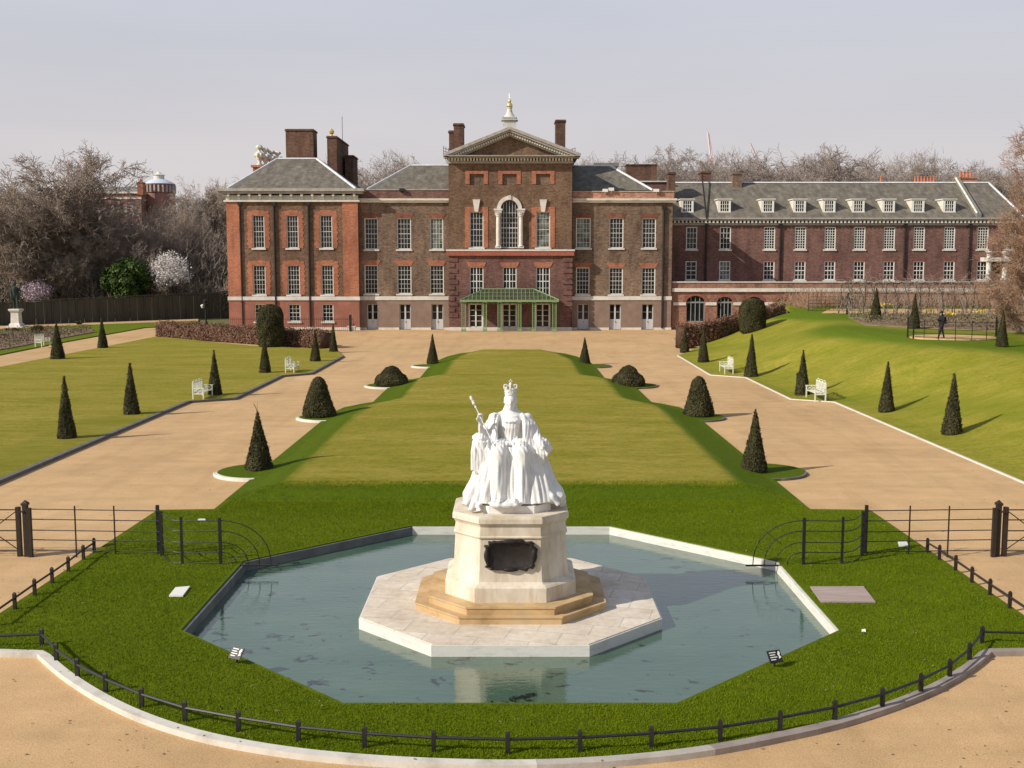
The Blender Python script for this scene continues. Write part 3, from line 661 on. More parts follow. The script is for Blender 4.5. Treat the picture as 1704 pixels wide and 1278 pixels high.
for px in (829, 866.8):
    xx = X(px, 380, Y); zb, ztop = Z(413.5, Y)+.02, azs+.02; q = MB()
    q.box(xx-.32, xx+.32, Y-.4, Y-.02, zb, zb+.2); q.lathe((xx, Y-.2, zb+.2), [(.28, 0), (.29, .08), (.22, .14), (.215, (ztop-zb)*.6), (.19, (ztop-zb)-.95), (.2, (ztop-zb)-.9)], 14)
    q.lathe((xx, Y-.2, ztop-.72), [(.2, 0), (.27, .12), (.25, .2), (.33, .32), (.3, .38), (.38, .46)], 10)
    for k in range(8): t = 2*pi*k/8; q.ell((xx+.28*cos(t), Y-.2+.22*sin(t), ztop-.42), (.07, .07, .13), 6, 5)
    q.box(xx-.38, xx+.38, Y-.48, Y-.02, ztop-.27, ztop-.12); q.box(xx-.46, xx+.46, Y-.55, Y-.02, ztop-.06, ztop+.14); q.box(xx-.36, xx+.36, Y-.44, Y-.02, ztop-.12, ztop-.06)
    q.build('column', M['white_stone'], palace, False)
# quoins
for s in (0, 1):
    q = MB(); xa_ = PX0 if s == 0 else PX1; zq = Z(429, Y); k = 0
    while zq > Z(528, Y):
        wd = .95 if k % 2 == 0 else .6; h = .42
        if s == 0: q.box(xa_-.08, xa_+wd, Y-.08, Y+.005, zq-h, zq)
        else: q.box(xa_-wd, xa_+.08, Y-.08, Y+.005, zq-h, zq)
        zq -= .6; k += 1
    q.build('quoins', M['brick_purple'], palace)
for (a, b_, c_, d_) in gd:
    y = Y+.2; m_ = (a+b_)/2; f = MB(); f.box(a, a+.2, y-.1, y+.05, c_, d_); f.box(b_-.2, b_, y-.1, y+.05, c_, d_); f.box(a+.2, b_-.2, y-.1, y+.05, d_-.14, d_)
    f.box(m_-.07, m_+.07, y-.03, y+.05, c_, d_-.14); f.box(a+.2, b_-.2, y-.03, y+.05, c_, c_+.35)
    for j in range(1, 4): zz = lerp(c_+.35, d_-.14, j/4); f.box(a+.2, b_-.2, y-.02, y+.04, zz-.02, zz+.02)
    dd = f.build('glazed_door', M['white_paint'], palace); g = MB(); g.quad((a+.1, y+.045, c_), (b_-.1, y+.045, c_), (b_-.1, y+.045, d_), (a+.1, y+.045, d_)); g.build('pane', M['glass'], dd)
# pediment
ax, az = X(848, 214, Y-.8), Z(214, Y-.8); ex0, ex1 = X(738, 262, Y-.8), X(966, 262, Y-.8); ezb = Z(262, Y-.8)
c = MB(); z0, z1, z2, z3 = Z(272, Y), Z(266, Y), Z(262.5, Y), Z(258.5, Y-.8)
c.box(PX0-.12, PX1+.12, Y-.14, Y+.4, z0, z1-.12); c.box(ex0+.45, ex1-.45, Y-.62, Y+.4, z1+.16, z2); c.box(ex0+.1, ex1-.1, Y-.95, Y+.4, z2, lerp(z2, z3, .5)); c.box(ex0, ex1, Y-1.08, Y+.4, lerp(z2, z3, .5), z3)
co = c.build('cornice', M['grey_cornice'], palace)
d = MB(); nd = 40
for k in range(nd): xx = lerp(PX0-.1, PX1+.1, (k+.5)/nd); d.box(xx-.1, xx+.1, Y-.5, Y-.1, z1-.12, z1+.16)
d.build('dentils', M['white_stone'], co)
tz = z3; t_ = MB(); t_.add([(ex0+1.3, Y-.02, tz), (ex1-1.3, Y-.02, tz), (ax, Y-.02, az-.75)], [(0, 1, 2)]); t_.build('tympanum', M['brick_brown'], palace)
r_ = MB(); de = MB()
for s, ex in ((1, ex0), (-1, ex1)):
    a = Vector((ex, 0, tz)); b = Vector((ax, 0, az)); dirv = (b-a).normalized(); nrm = Vector((-dirv.z*s, 0, dirv.x*s))
    def bar(o0, o1, ya, yb, mbx, t0=0.0, t1=1.0):
        p = [a+dirv*((b-a).length*t0), a+dirv*((b-a).length*t1)]
        q = [(p[0]+nrm*o0), (p[1]+nrm*o0), (p[1]+nrm*o1), (p[0]+nrm*o1)]
        q[1].x = min(q[1].x, ax) if s == 1 else max(q[1].x, ax); q[2].x = min(q[2].x, ax) if s == 1 else max(q[2].x, ax)
        vs = [(v.x, ya, v.z) for v in q]+[(v.x, yb, v.z) for v in q]; fs = [(0, 1, 2, 3), (7, 6, 5, 4), (0, 4, 5, 1), (1, 5, 6, 2), (2, 6, 7, 3), (3, 7, 4, 0)]
        mbx.add(vs, fs if s == 1 else [f[::-1] for f in fs])
    bar(-.12, .18, Y-1.1, Y+.1, r_); bar(-.34, -.12, Y-.95, Y+.1, r_); bar(-.78, -.58, Y-.35, Y+.1, r_, .1, 1)
    L = (b-a).length
    for k in range(26):
        t = lerp(.1, .97, k/25); p = a+dirv*L*t-nrm*.46; de.box(p.x-.1, p.x+.1, Y-.7, Y-.02, p.z-.12, p.z+.12)
rk = r_.build('raking_cornice', M['grey_cornice'], palace); de.build('dentils', M['white_stone'], rk)
g = MB(); g.prism_y([(ex0+.1, tz+.02), (ex1-.1, tz+.02), (ax, az+.12)], Y+.12, 139); g.build('roof', M['lead_dark'], palace)
chimney(palace, 755, 771, 205, 262, 123, 2.5); chimney(palace, 747, 756, 217, 262, 124, 1.6); chimney(palace, 925, 941, 199, 262, 123, 2.5)
# roof turret with gilded ball
q = V(848, 212, 128); k = 14.2
t_ = MB(); zt0 = Z(216, 128); t_.box(q.x-.75, q.x+.75, 127.3, 128.8, zt0-2.5, Z(201, 128)); t_.box(q.x-.95, q.x+.95, 127.1, 129, Z(201, 128), Z(199.5, 128)); t_.box(q.x-.72, q.x+.72, 127.3, 128.8, Z(199.5, 128), Z(197, 128)); t_.box(q.x-.85, q.x+.85, 127.2, 128.9, Z(197, 128), Z(195.5, 128))
t_.lathe((q.x, 128.05, Z(195.5, 128)), [(.7, 0), (.5, .3), (.33, .6), (.27, .95), (.3, 1.0), (.3, 1.1)], 16); tu = t_.build('roof_turret', M['white_stone'], palace)
t_ = MB(); zb = Z(181, 128); t_.ell((q.x, 128.05, zb+.35), (.36, .36, .36)); t_.lathe((q.x, 128.05, zb+.68), [(.1, 0), (.2, .12), (.17, .28), (.06, .4), (.04, .9), (.0, 1.2)], 10); t_.build('gilded_ball', M['gold'], tu, True)
r_ = MB()
for (px, py, s) in ((738, 240, 1), (957, 250, -1)):
    for j in range(4):
        a = V(px+s*j*4, py, 121+j); r_.tube([(a.x, 121+j, Z(262, 121)), (a.x, 121+j, Z(246 if s < 0 else 243, 121))], .03, 4)
    a = V(px, py, 121); b = V(px+12*s, py, 124)
    for zz in (246, 251): r_.tube([(a.x, 121, Z(zz, 121)), (b.x, 124, Z(zz, 121))], .025, 4)
r_.build('roof_railing', M['black_iron'], palace)

# ---- sage green porch
PY = YP-2.6
porch = thing('glazed_porch', 'sage green iron porch with lattice posts and ribbed hipped canopy on the palace front', 'porch', (X(847, 550, PY), PY, GZ))
px_posts = [(768.5, 774.5), (804.5, 809.5), (828.5, 834), (862.5, 867), (886, 891), (919.5, 925.5)]
ze = Z(500.5, PY); zt_ = Z(481, PY+1.9)
for a, b in px_posts:
    x0, x1 = X(a, 520, PY), X(b, 520, PY); q = MB(); z0, z1 = GZ, ze-.1
    for xx in (x0, x1): q.box(xx-.035, xx+.035, PY-.035, PY+.035, z0, z1)
    k = 14
    for i in range(k):
        za, zb = lerp(z0+.3, z1, i/k), lerp(z0+.3, z1, (i+1)/k); q.tube([(x0, PY, za), (x1, PY, zb)], .016, 4); q.tube([(x1, PY, za), (x0, PY, zb)], .016, 4)
    q.box(x0-.07, x1+.07, PY-.08, PY+.08, z0, z0+.3); q.box(x0-.08, x1+.08, PY-.08, PY+.08, z1-.12, z1)
    q.build('post', M['green_paint'], porch)
ex0, ex1 = X(765.5, 500, PY), X(930, 500, PY); tx0, tx1 = X(805, 481, PY+1.9), X(889, 481, PY+1.9)
q = MB(); q.box(ex0, ex1, PY-.2, PY-.02, ze-.12, ze+.1); q.box(ex0, ex0+.15, PY-.02, YP-.1, ze-.12, ze+.1); q.box(ex1-.15, ex1, PY-.02, YP-.1, ze-.12, ze+.1); q.build('beam', M['green_paint'], porch)
q = MB(); nr = 20
q.tube([(ex0, PY-.1, ze+.1), (tx0, PY+1.9, zt_)], .06, 5); q.tube([(ex1, PY-.1, ze+.1), (tx1, PY+1.9, zt_)], .06, 5); q.tube([(tx0, PY+1.9, zt_), (tx1, PY+1.9, zt_)], .06, 5)
for k in range(1, 24):
    xx = lerp(ex0, ex1, k/24)
    t = 1.0
    if xx < tx0: t = (xx-ex0)/(tx0-ex0)
    elif xx > tx1: t = (ex1-xx)/(ex1-tx1)
    q.tube([(xx, PY-.1, ze+.1), (xx, lerp(PY-.1, PY+1.9, t), lerp(ze+.1, zt_, t))], .03, 4)
for j in (1, 2):
    t = j/3; q.tube([(lerp(ex0, tx0, t), lerp(PY-.1, PY+1.9, t), lerp(ze+.1, zt_, t)), (lerp(ex1, tx1, t), lerp(PY-.1, PY+1.9, t), lerp(ze+.1, zt_, t))], .022, 4)
rb_ = q.build('canopy_ribs', M['green_paint'], porch)
g = MB(); a0, a1, b0, b1 = (ex0+.05, PY-.08, ze+.09), (ex1-.05, PY-.08, ze+.09), (tx1, PY+1.92, zt_-.04), (tx0, PY+1.92, zt_-.04)
g.quad(a0, a1, b0, b1); g.poly([a0, b1, (ex0+.05, YP-.05, ze+.09)]); g.poly([a1, (ex1-.05, YP-.05, ze+.09), b0]); g.poly([b1, b0, (ex1-.05, YP-.05, ze+.09), (ex0+.05, YP-.05, ze+.09)])
g.build('canopy', mottled('mossy_canopy_glass', (.035, .036, .026), (.09, .08, .055), 1.5, .3, bump=.1), porch)
q = MB()
for i in range(5):
    x0 = X(px_posts[i][1], 505, PY); x1 = X(px_posts[i+1][0], 505, PY); nn = max(2, int((x1-x0)/.5))
    for k in range(nn):
        cx = lerp(x0, x1, (k+.5)/nn); rr = (x1-x0)/nn/2*.9; q.tube([(cx+rr*cos(pi*j/8), PY, ze-.12-rr*.8*sin(pi*j/8)) for j in range(9)], .018, 4)
q.build('scrollwork', M['green_paint'], porch)

# ================================================================ long range on the right
M['brick_mid'] = brick('terrace_mid_brick', (.27, .14, .10), (.36, .20, .145), (.19, .105, .08))
rg = thing('palace_range', 'long reddish brick range with dormers in a mossy slate roof, right of the palace', 'building', (X(1400, 540, YR), YR, GZ))
RX0, RX1 = X(1117, 420, YR), X(1700, 420, YR); zt, zb = Z(375, YR), Z(480, YR)
cent = [1151, 1207, 1280.5, 1332, 1381.5, 1430.5, 1480, 1529.5, 1580, 1635.5, 1681]
opU = [rect((c-9.3, c+9.3, 377.5, 415), YR) for c in cent]; opD = [rect((c-10.3, c+8.3, 434.5, 466), YR) for c in cent]
w = MB(); wall_grid(w, RX0, RX1, zb, zt, YR, opU+opD, .2); sides(w, RX0, RX1, BASE, zt, YR, 137); backing(w, RX0, RX1, zb, zt-.02, YR, 137, .4); w.box(RX0, RX1, YR+.03, 137, BASE, zb); w.build('wall', M['brick_range'], rg)
for i, o in enumerate(opU): window(rg, o, YR, 3 if i < 2 else 4, 4 if i < 2 else 8, True, fw=.11, bw=.05 if i > 1 else .04, setb=.08, meet=False, name='window')
for i, o in enumerate(opD):
    window(rg, o, YR, 3 if i else 2, 4, True, fw=.11, bw=.05, setb=.08, gm='pale_glass' if i == 1 else 'glass')
    x0, x1, z0, z1 = o
    if i > 1: q = MB(); q.prism_y([(x0, z1), (x1, z1), (x1+.2, z1+.3), (x0-.2, z1+.3)], YR-.03, YR+.004); q.build('flat_arch', M['brick_arch'], rg)
c = MB(); z1, z2 = Z(375, YR), Z(362.5, YR); c.box(RX0, RX1, YR-.15, YR+.3, z1, lerp(z1, z2, .3)); c.box(RX0, RX1, YR-.5, YR+.3, lerp(z1, z2, .62), lerp(z1, z2, .8)); c.box(RX0, RX1, YR-.62, YR+.3, lerp(z1, z2, .8), z2); co = c.build('cornice', M['grey_cornice'], rg)
d = MB(); k = 0; xx = RX0+.2
while xx < RX1: d.box(xx, xx+.2, YR-.45, YR-.12, lerp(z1, z2, .3), lerp(z1, z2, .62)); xx += .44
d.build('dentils', M['white_stone'], co)
yrg = 132.0; zrg = Z(304, yrg); zev = Z(363, YR-.4)
r_ = MB(); ra, rb_ = RX0, X(1612, 304, yrg)
RH = X(1645, 304, yrg)
r_.add([(RX0, YR-.55, zev), (RX1, YR-.55, zev), (RH, yrg, zrg), (RX0, yrg, zrg), (RX1, 138, zev), (RX0, 138, zev)], [(0, 1, 2, 3), (3, 2, 4, 5), (0, 3, 5), (1, 4, 2), (5, 4, 1, 0)]); ro = r_.build('roof', M['slate'], rg)
h = MB(); hip_line(h, (RX0, yrg, zrg), (RH, yrg, zrg), .22); hip_line(h, (RX1, YR-.55, zev), (RH, yrg, zrg), .14); h.build('lead_ridge', M['lead'], ro)
for px in (1588,):   # gable parapet crossing the roof
    a = Vector((X(1591, 304, yrg), yrg, zrg)); b = Vector((X(1606, 363, YR-.4), YR-.5, zev)); xm = a.x
    q = MB(); vs = [(xm-.1, b.y, zev-.1), (xm-.1, a.y, zrg-.1), (xm-.1, a.y, zrg+.5), (xm-.1, b.y, zev+.5)]; q.add(vs+[(v[0]+.55, v[1], v[2]) for v in vs], [(0, 1, 2, 3)[::-1], (4, 5, 6, 7), (0, 4, 7, 3), (3, 7, 6, 2), (1, 2, 6, 5)]); q.build('gable_parapet', M['lead_dark'], rg)
    q = MB(); q.box(xm-.15, xm+.12, 0, 0, 0, 0) if False else None; hip_line(q, (xm-.05, b.y, zev+.55), (xm-.05, a.y, zrg+.55), .10); q.build('lead_flashing', M['old_stone'], rg)
slope = (zrg-zev)/(yrg-(YR-.55))
for c_ in (1144, 1206, 1278, 1331, 1380, 1428.5, 1479, 1528, 1580):
    Yd = YR+.55; x0, x1, z0, z1 = rect((c_-9, c_+8.5, 334, 352.5), Yd); y_back = (YR-.55)+(z1+.25-zev)/slope
    q = MB()
    q.add([(x0-.12, Yd, z0-.1), (x0-.12, Yd, z1+.12), (x0-.12, y_back, z1+.12), (x1+.12, Yd, z0-.1), (x1+.12, Yd, z1+.12), (x1+.12, y_back, z1+.12)], [(0, 1, 2), (3, 5, 4)])
    dm = q.build('dormer', M['old_stone'], rg)
    q = MB(); q.box(x0-.24, x1+.24, Yd-.14, y_back+.1, z1+.12, z1+.24); q.build('dormer_roof', M['white_stone'], dm)
    q = MB(); q.box(x0-.12, x1+.12, Yd+.02, Yd+.4, zev+(Yd-YR+.2)*slope-.3, z0-.05); q.build('dormer_apron', M['lead_dark'], dm)
    f = MB(); y = Yd; fw = .13
    f.box(x0-.1, x0+fw, y-.04, y+.06, z0, z1+.1); f.box(x1-fw, x1+.1, y-.04, y+.06, z0, z1+.1); f.box(x0+fw, x1-fw, y-.04, y+.06, z1-.04, z1+.1); f.box(x0-.12, x1+.12, y-.1, y+.06, z0-.1, z0+.06)
    for i in (1, 2, 3): xx = lerp(x0+fw, x1-fw, i/4); f.box(xx-.025, xx+.025, y-.02, y+.03, z0+.06, z1-.04)
    for i in (1, 2): zz = lerp(z0, z1, i/3); f.box(x0+fw, x1-fw, y-.026, y+.024, zz-.025, zz+.025)
    f.build('window_frame', M['white_paint'], dm)
    g = MB(); g.quad((x0, y+.035, z0), (x1, y+.035, z0), (x1, y+.035, z1), (x0, y+.035, z1)); g.build('pane', M['glass'], dm)
for px in (1174.5, 1297.5, 1504.5, 1612): downpipe(rg, px, 378, 467, YR, .1 if px != 1612 else .07)
p = MB(); p.tube([V(1168, 292, 131.5), V(1176, 363, YR-.7)], .09, 6); p.build('roof_pipe', M['black_iron'], rg)
chimney(rg, 1167, 1183, 285, 306, 132.5, 1.6); chimney(rg, 1220, 1235, 287, 315, 131, 1.5, m='brick_wing')
chimney(rg, 1597, 1625, 294, 308, 133, 1.6, 4, 'brick_terrace'); chimney(rg, 1520, 1562, 303, 310, 136, 1.0, 7, 'brick_range'); chimney(rg, 1463, 1474, 302, 309, 134, 1.0, 1, 'brick_range')
M['shaded_bar_paint'] = mottled('shaded_bar_paint', (.20, .22, .23), (.27, .29, .30), 3, .5, bump=0)  # pale bar paint darkened: the palace's shadow is put into the colour
# lower terrace storey in front of the range
T0, T1 = X(1118, 500, YT), X(1655, 500, YT); z_c, z_b1, z_b0 = Z(468.5, YT), Z(479.5, YT), Z(485.5, YT)
arches = [rect((a, b, 503, 536), YT) for a, b in ((1142, 1172.5), (1193, 1218.5), (1241, 1267), (1292, 1317))]
w = MB(); ob = [(a, b, c, d+(b-a)/2*.7) for a, b, c, d in arches]; wall_grid(w, T0, T1, BASE, z_b0, YT, ob, .35)
for (a, b, c, d) in arches:
    cx, hr = (a+b)/2, (b-a)/2; vr = hr*.7
    for sgn in (-1, 1):
        for k in range(8):
            t0, t1 = pi/2*k/8, pi/2*(k+1)/8; p0 = (cx+sgn*hr*cos(t0), d+vr*sin(t0)); p1 = (cx+sgn*hr*cos(t1), d+vr*sin(t1))
            w.poly([(p0[0], YT, p0[1]), (cx+sgn*hr, YT, d+vr), (p1[0], YT, p1[1])][::sgn])
w.box(T0, T1, YT-.02, YT+.35, z_b1, z_c-.12); w.box(T0+.01, T1, YT+.4, YR+.02, BASE, z_b1); w.build('terrace_wall', M['brick_mid'], rg)
w = MB(); w.box(T0, T1, YT-.22, YT+.4, z_b0, z_b1); w.build('string_course', M['white_stone'], rg)
w = MB(); w.box(T0, T1, YT-.1, YT+.45, z_c-.12, z_c); w.build('coping', M['white_stone'], rg)
for (a, b, c, d) in arches:
    cx, hr = (a+b)/2, (b-a)/2; vr = hr*.7; q = MB(); vs = []; n = 14
    for k in range(n+1):
        t = pi*k/n
        for e, yy in ((0, YT-.04), (.42, YT-.04), (.42, YT+.01), (0, YT+.01)): vs.append((cx+(hr+e)*cos(t), yy, d+(vr+e)*sin(t)))
    q.add(vs, [(4*k+j, 4*k+(j+1) % 4, 4*(k+1)+(j+1) % 4, 4*(k+1)+j) for k in range(n) for j in range(4)]); q.build('arch', M['brick_arch'], rg)
    f = MB(); y = YT+.2
    for i in range(5): xx = lerp(a+.04, b-.04, i/4); f.box(xx-.04, xx+.04, y-.04, y+.03, c, d+(vr*.8 if i in (1, 2, 3) else 0))
    f.box(a, b, y-.05, y+.04, d-.1, d+.06); f.box(a, b, y-.05, y+.04, c, c+.12); fr = f.build('arched_window', M['shaded_bar_paint'], rg)
    g = MB(); g.quad((a, y+.05, c), (b, y+.05, c), (b, y+.05, d+vr), (a, y+.05, d+vr)); g.build('pane', M['glass'], fr)
q = MB()
for a, b in ((1120, 1141), (1174, 1192), (1220, 1240), (1269, 1290)): x0, x1, z0, z1 = rect((a, b, 503, 508), YT); q.box(x0, x1, YT-.12, YT-.005, z0, z1)
q.build('impost_band', M['white_stone'], rg)
# white porch columns glimpsed at the far right of the range
q = MB()
for px in (1645, 1672): x = X(px, 450, YR-1.5); q.lathe((x, YR-1.5, Z(466, YR-1.5)), [(.42, 0), (.42, .25), (.3, .3), (.27, 2.9), (.42, 3.05), (.42, 3.25)], 14)
x0, x1 = X(1640, 440, YR-1.5), X(1678, 440, YR-1.5); q.box(x0, x1, YR-2, YR, Z(432, YR-1.5)-.2, Z(432, YR-1.5)+.25); q.build('doorcase', M['white_stone'], rg)
# ================================================================ PLANTING HELPERS
rng = np.random.default_rng(11)
def fast_mesh(name, v, f, m, mi=None, smooth=False):
    me = bpy.data.meshes.new(name); v = np.asarray(v, np.float32); f = np.asarray(f, np.int32); k = f.shape[1]
    me.vertices.add(len(v)); me.vertices.foreach_set('co', v.ravel()); me.loops.add(f.size); me.loops.foreach_set('vertex_index', f.ravel())
    me.polygons.add(len(f)); me.polygons.foreach_set('loop_start', np.arange(0, f.size, k, dtype=np.int32)); me.polygons.foreach_set('loop_total', np.full(len(f), k, np.int32))
    for q in (m if isinstance(m, (list, tuple)) else [m]): me.materials.append(q)
    if mi is not None: me.polygons.foreach_set('material_index', np.asarray(mi, np.int32))
    if smooth: me.polygons.foreach_set('use_smooth', np.ones(len(f), bool))
    me.update(calc_edges=True); return me
def obj_from(me, name, parent=None, loc=(0, 0, 0)):
    o = bpy.data.objects.new(name, me); link(o); o.location = loc
    if parent is not None: o.parent = parent
    return o
def quads_at(P, N, size, jitter=.6, asp=.6):
    """leaf-sized quads at points P roughly facing N"""
    n = len(P); N = N+rng.normal(0, jitter, (n, 3)); N /= np.linalg.norm(N, axis=1, keepdims=True)+1e-9
    A = np.cross(N, rng.normal(0, 1, (n, 3))); A /= np.linalg.norm(A, axis=1, keepdims=True)+1e-9; B = np.cross(N, A)
    s = (size*rng.uniform(.6, 1.4, (n, 1)))/2; a = A*s; b = B*s*asp
    v = np.stack([P-a-b*.4, P-b, P+a, P+b], 1).reshape(-1, 3); f = np.arange(4*n).reshape(-1, 4); return v, f
def tubes(P0, P1, R0, R1, n=3):
    P0, P1 = np.asarray(P0, float), np.asarray(P1, float); R0 = np.asarray(R0, float)[:, None]; R1 = np.asarray(R1, float)[:, None]; D = P1-P0; D /= np.linalg.norm(D, axis=1, keepdims=True)+1e-9
    H = np.where(np.abs(D[:, 2:3]) > .9, np.array([[1., 0, 0]]), np.array([[0, 0, 1.]])); A = np.cross(D, H); A /= np.linalg.norm(A, axis=1, keepdims=True)+1e-9; B = np.cross(A, D)
    rings = []
    for k in range(n):
        t = 2*pi*k/n; d = A*cos(t)+B*sin(t); rings += [P0+d*R0, P1+d*R1]
    v = np.stack(rings, 1).reshape(-1, 3); m = len(P0); base = (np.arange(m)*2*n)[:, None]
    f = np.concatenate([base+np.array([[2*k, 2*((k+1) % n), 2*((k+1) % n)+1, 2*k+1]]) for k in range(n)], 0); return v, f
def foliage_mat(name, dark, mid, light, rough=.75):
    t = NT(name); n = t.noise(1.3, 3, .6); n2 = t.noise(9, 3, .7)
    c = t.ramp(t.math('ADD', t.math('MULTIPLY', n, .5), t.math('MULTIPLY', n2, .5)), [(.36, dark), (.5, mid), (.64, light)])
    t.col(c).rough(rough); t.b.inputs['Specular IOR Level'].default_value = .15; return t.m
M['yew'] = foliage_mat('clipped_yew', (.024, .023, .009), (.056, .052, .019), (.115, .098, .042))
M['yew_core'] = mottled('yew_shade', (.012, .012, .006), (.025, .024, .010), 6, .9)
M['beech'] = foliage_mat('winter_beech_leaves', (.095, .048, .032), (.20, .108, .070), (.34, .21, .145))
M['bark'] = mottled('plane_bark', (.10, .085, .07), (.24, .21, .17), 1.2, .9, c3=(.16, .14, .11), bump=0)
M['twig_far'] = mottled('hazy_distant_twigs', (.20, .165, .145), (.30, .25, .22), .3, .9, bump=0)
M['twig_left'] = mottled('brown_twigs', (.13, .098, .075), (.22, .175, .14), .3, .9, bump=0)
M['twig_near'] = mottled('reddish_twigs', (.17, .095, .06), (.30, .18, .115), .8, .9, bump=0)

# ---- clipped yews; profile gives radius at fraction of height
def yew_mesh(name, prof, h, n_leaf, size, seed, lumps=0):
    rg_ = np.random.default_rng(seed); hs = np.array([p[0] for p in prof])*h; rs = np.array([p[1] for p in prof])
    nu, nv = 28, 26; zz = np.linspace(0, 1, nv)**.9*h; V_ = []
    ph = rg_.uniform(0, 6.28, 4)
    def wob(t, z): return 1+.035*np.sin(3*t+ph[0]+z*2.1)+.03*np.sin(5*t+ph[1]-z*3.3)+lumps*np.abs(np.sin(2.5*t+ph[2]))
    for z in zz:
        r = np.interp(z, hs, rs); t = np.arange(nu)*2*pi/nu; rr = r*wob(t, z)*.96; V_.append(np.stack([rr*np.cos(t), rr*np.sin(t), np.full(nu, z)], 1))
    V_ = np.concatenate(V_); V_ = np.vstack([V_, [[0, 0, h*.995]]]); F_ = []
    for j in range(nv-1):
        for i in range(nu): F_.append((j*nu+i, j*nu+(i+1) % nu, (j+1)*nu+(i+1) % nu, (j+1)*nu+i))
    core = (V_, np.array(F_))
    area = np.interp(np.linspace(0, h, 400), hs, rs)+.03; cdf = np.cumsum(area); cdf /= cdf[-1]
    z = np.interp(rg_.uniform(0, 1, n_leaf), cdf, np.linspace(0, h, 400)); t = rg_.uniform(0, 2*pi, n_leaf); r = np.interp(z, hs, rs)*wob(t, z)+rg_.normal(.0, .022, n_leaf)
    P = np.stack([r*np.cos(t), r*np.sin(t), z], 1); N = np.stack([np.cos(t), np.sin(t), np.full(n_leaf, .35)], 1)
    lv, lf = quads_at(P, N, size, .55)
    v = np.vstack([core[0], lv]); f = np.vstack([core[1], lf+len(core[0])]); mi = np.concatenate([np.zeros(len(core[1]), int), np.ones(len(lf), int)])
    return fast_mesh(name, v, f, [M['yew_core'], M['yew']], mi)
cone_p = [(0, .50), (.04, .56), (.12, .52), (.4, .345), (.7, .17), (.92, .06), (1, .012)]
slim_p = [(0, .42), (.05, .45), (.3, .335), (.7, .15), (1, .02)]
bell_p = [(0, .80), (.06, .88), (.2, .80), (.5, .60), (.8, .40), (.93, .28), (1, .06)]
dome_p = [(0, 1.05), (.1, 1.22), (.3, 1.2), (.5, 1.02), (.62, .72), (.75, .62), (.9, .42), (1, .08)]
drum_p = [(0, .9), (.05, 1.2), (.3, 1.28), (.75, 1.22), (.92, .98), (1, .3)]
cone_ms = [yew_mesh('clipped_cone', cone_p, 2.15, 5200, .075, s) for s in (1, 2)]
slim_ms = [yew_mesh('clipped_obelisk', slim_p, 2.45, 3600, .08, s) for s in (3, 4, 5)]
bell_ms = [yew_mesh('clipped_bell', bell_p, 1.85, 6000, .08, s, .03) for s in (6, 7)]
dome_ms = [yew_mesh('clipped_dome', dome_p, 1.25, 5000, .08, s, .10) for s in (8, 9)]
drum_ms = [yew_mesh('clipped_drum', drum_p, 3.9, 9000, .12, s, .02) for s in (10, 11)]
def gz(px, py, hf):
    z = 0
    for _ in range(12): p = G(px, py, z); z = hf(p.x, p.y)
    return Vector((p.x, p.y, z))
def yew(mesh, px, py, h_px, label, grp, name, hf=lambda x, y: 0.02, mh=2.15, wide=1.0, p=None):
    p = p or gz(px, py, hf); top = V(px, py-h_px, p.y).z; s = (top-p.z)/mh
    o = obj_from(mesh, name, None, (p.x, p.y, p.z-.02)); o.scale = (s*wide, s*wide, s); o.rotation_euler = (0, 0, rnd.uniform(0, 6))
    tag(o, label, 'topiary', grp); return o
g1 = 'clipped yews on the scalloped edge of the central lawn'
for i, (me, px, py, h, lb, nm, mh, wd) in enumerate([
    (cone_ms[0], 431, 780, 97, 'pointed yew cone with stray top shoots, nearest on the left edge of the central lawn', 'clipped_yew_cone', 2.15, 1.0),
    (cone_ms[1], 1255, 784, 104, 'pointed yew cone nearest on the right edge of the central lawn', 'clipped_yew_cone', 2.15, .9),
    (bell_ms[0], 531, 692, 66, 'blunt bell-shaped yew on the left scallop of the central lawn', 'clipped_yew_bell', 1.85, 1.0),
    (bell_ms[1], 1162, 691, 66, 'blunt bell-shaped yew on the right scallop of the central lawn', 'clipped_yew_bell', 1.85, .92),
    (dome_ms[0], 652, 641, 33, 'low lumpy yew dome on the left edge of the central lawn', 'clipped_yew_dome', 1.25, .93),
    (dome_ms[1], 1046, 641, 34, 'low lumpy yew dome on the right edge of the central lawn', 'clipped_yew_dome', 1.25, .9),
    (cone_ms[0], 720, 605, 50, 'small yew cone at the far left corner of the central lawn', 'clipped_yew_cone', 2.15, .85),
    (cone_ms[1], 973, 605, 44, 'small yew cone at the far right corner of the central lawn', 'clipped_yew_cone', 2.15, .95)]):
    yew(me, px, py, h, lb, g1, nm, mh=mh, wide=wd*.86)
sh = MB()
q = gz(431, 780, lambda x, y: .02)
for k in range(6): a = rnd.uniform(0, 6.28); sh.tube([(q.x, q.y, 1.9), (q.x+.05*cos(a), q.y+.05*sin(a), 2.12), (q.x+.14*cos(a), q.y+.12*sin(a), 2.22+rnd.uniform(0, .16))], [.012, .009, .004], 3)
t_ = sh.build('yew_shoot', M['twig_near'], None)
cone0 = [o for o in C.objects if o.get('label', '').startswith('pointed yew cone with stray')][0]
t_.parent = cone0; bpy.context.view_layer.update(); t_.matrix_parent_inverse = cone0.matrix_world.inverted()
g2 = 'yew obelisks on the left lawn'
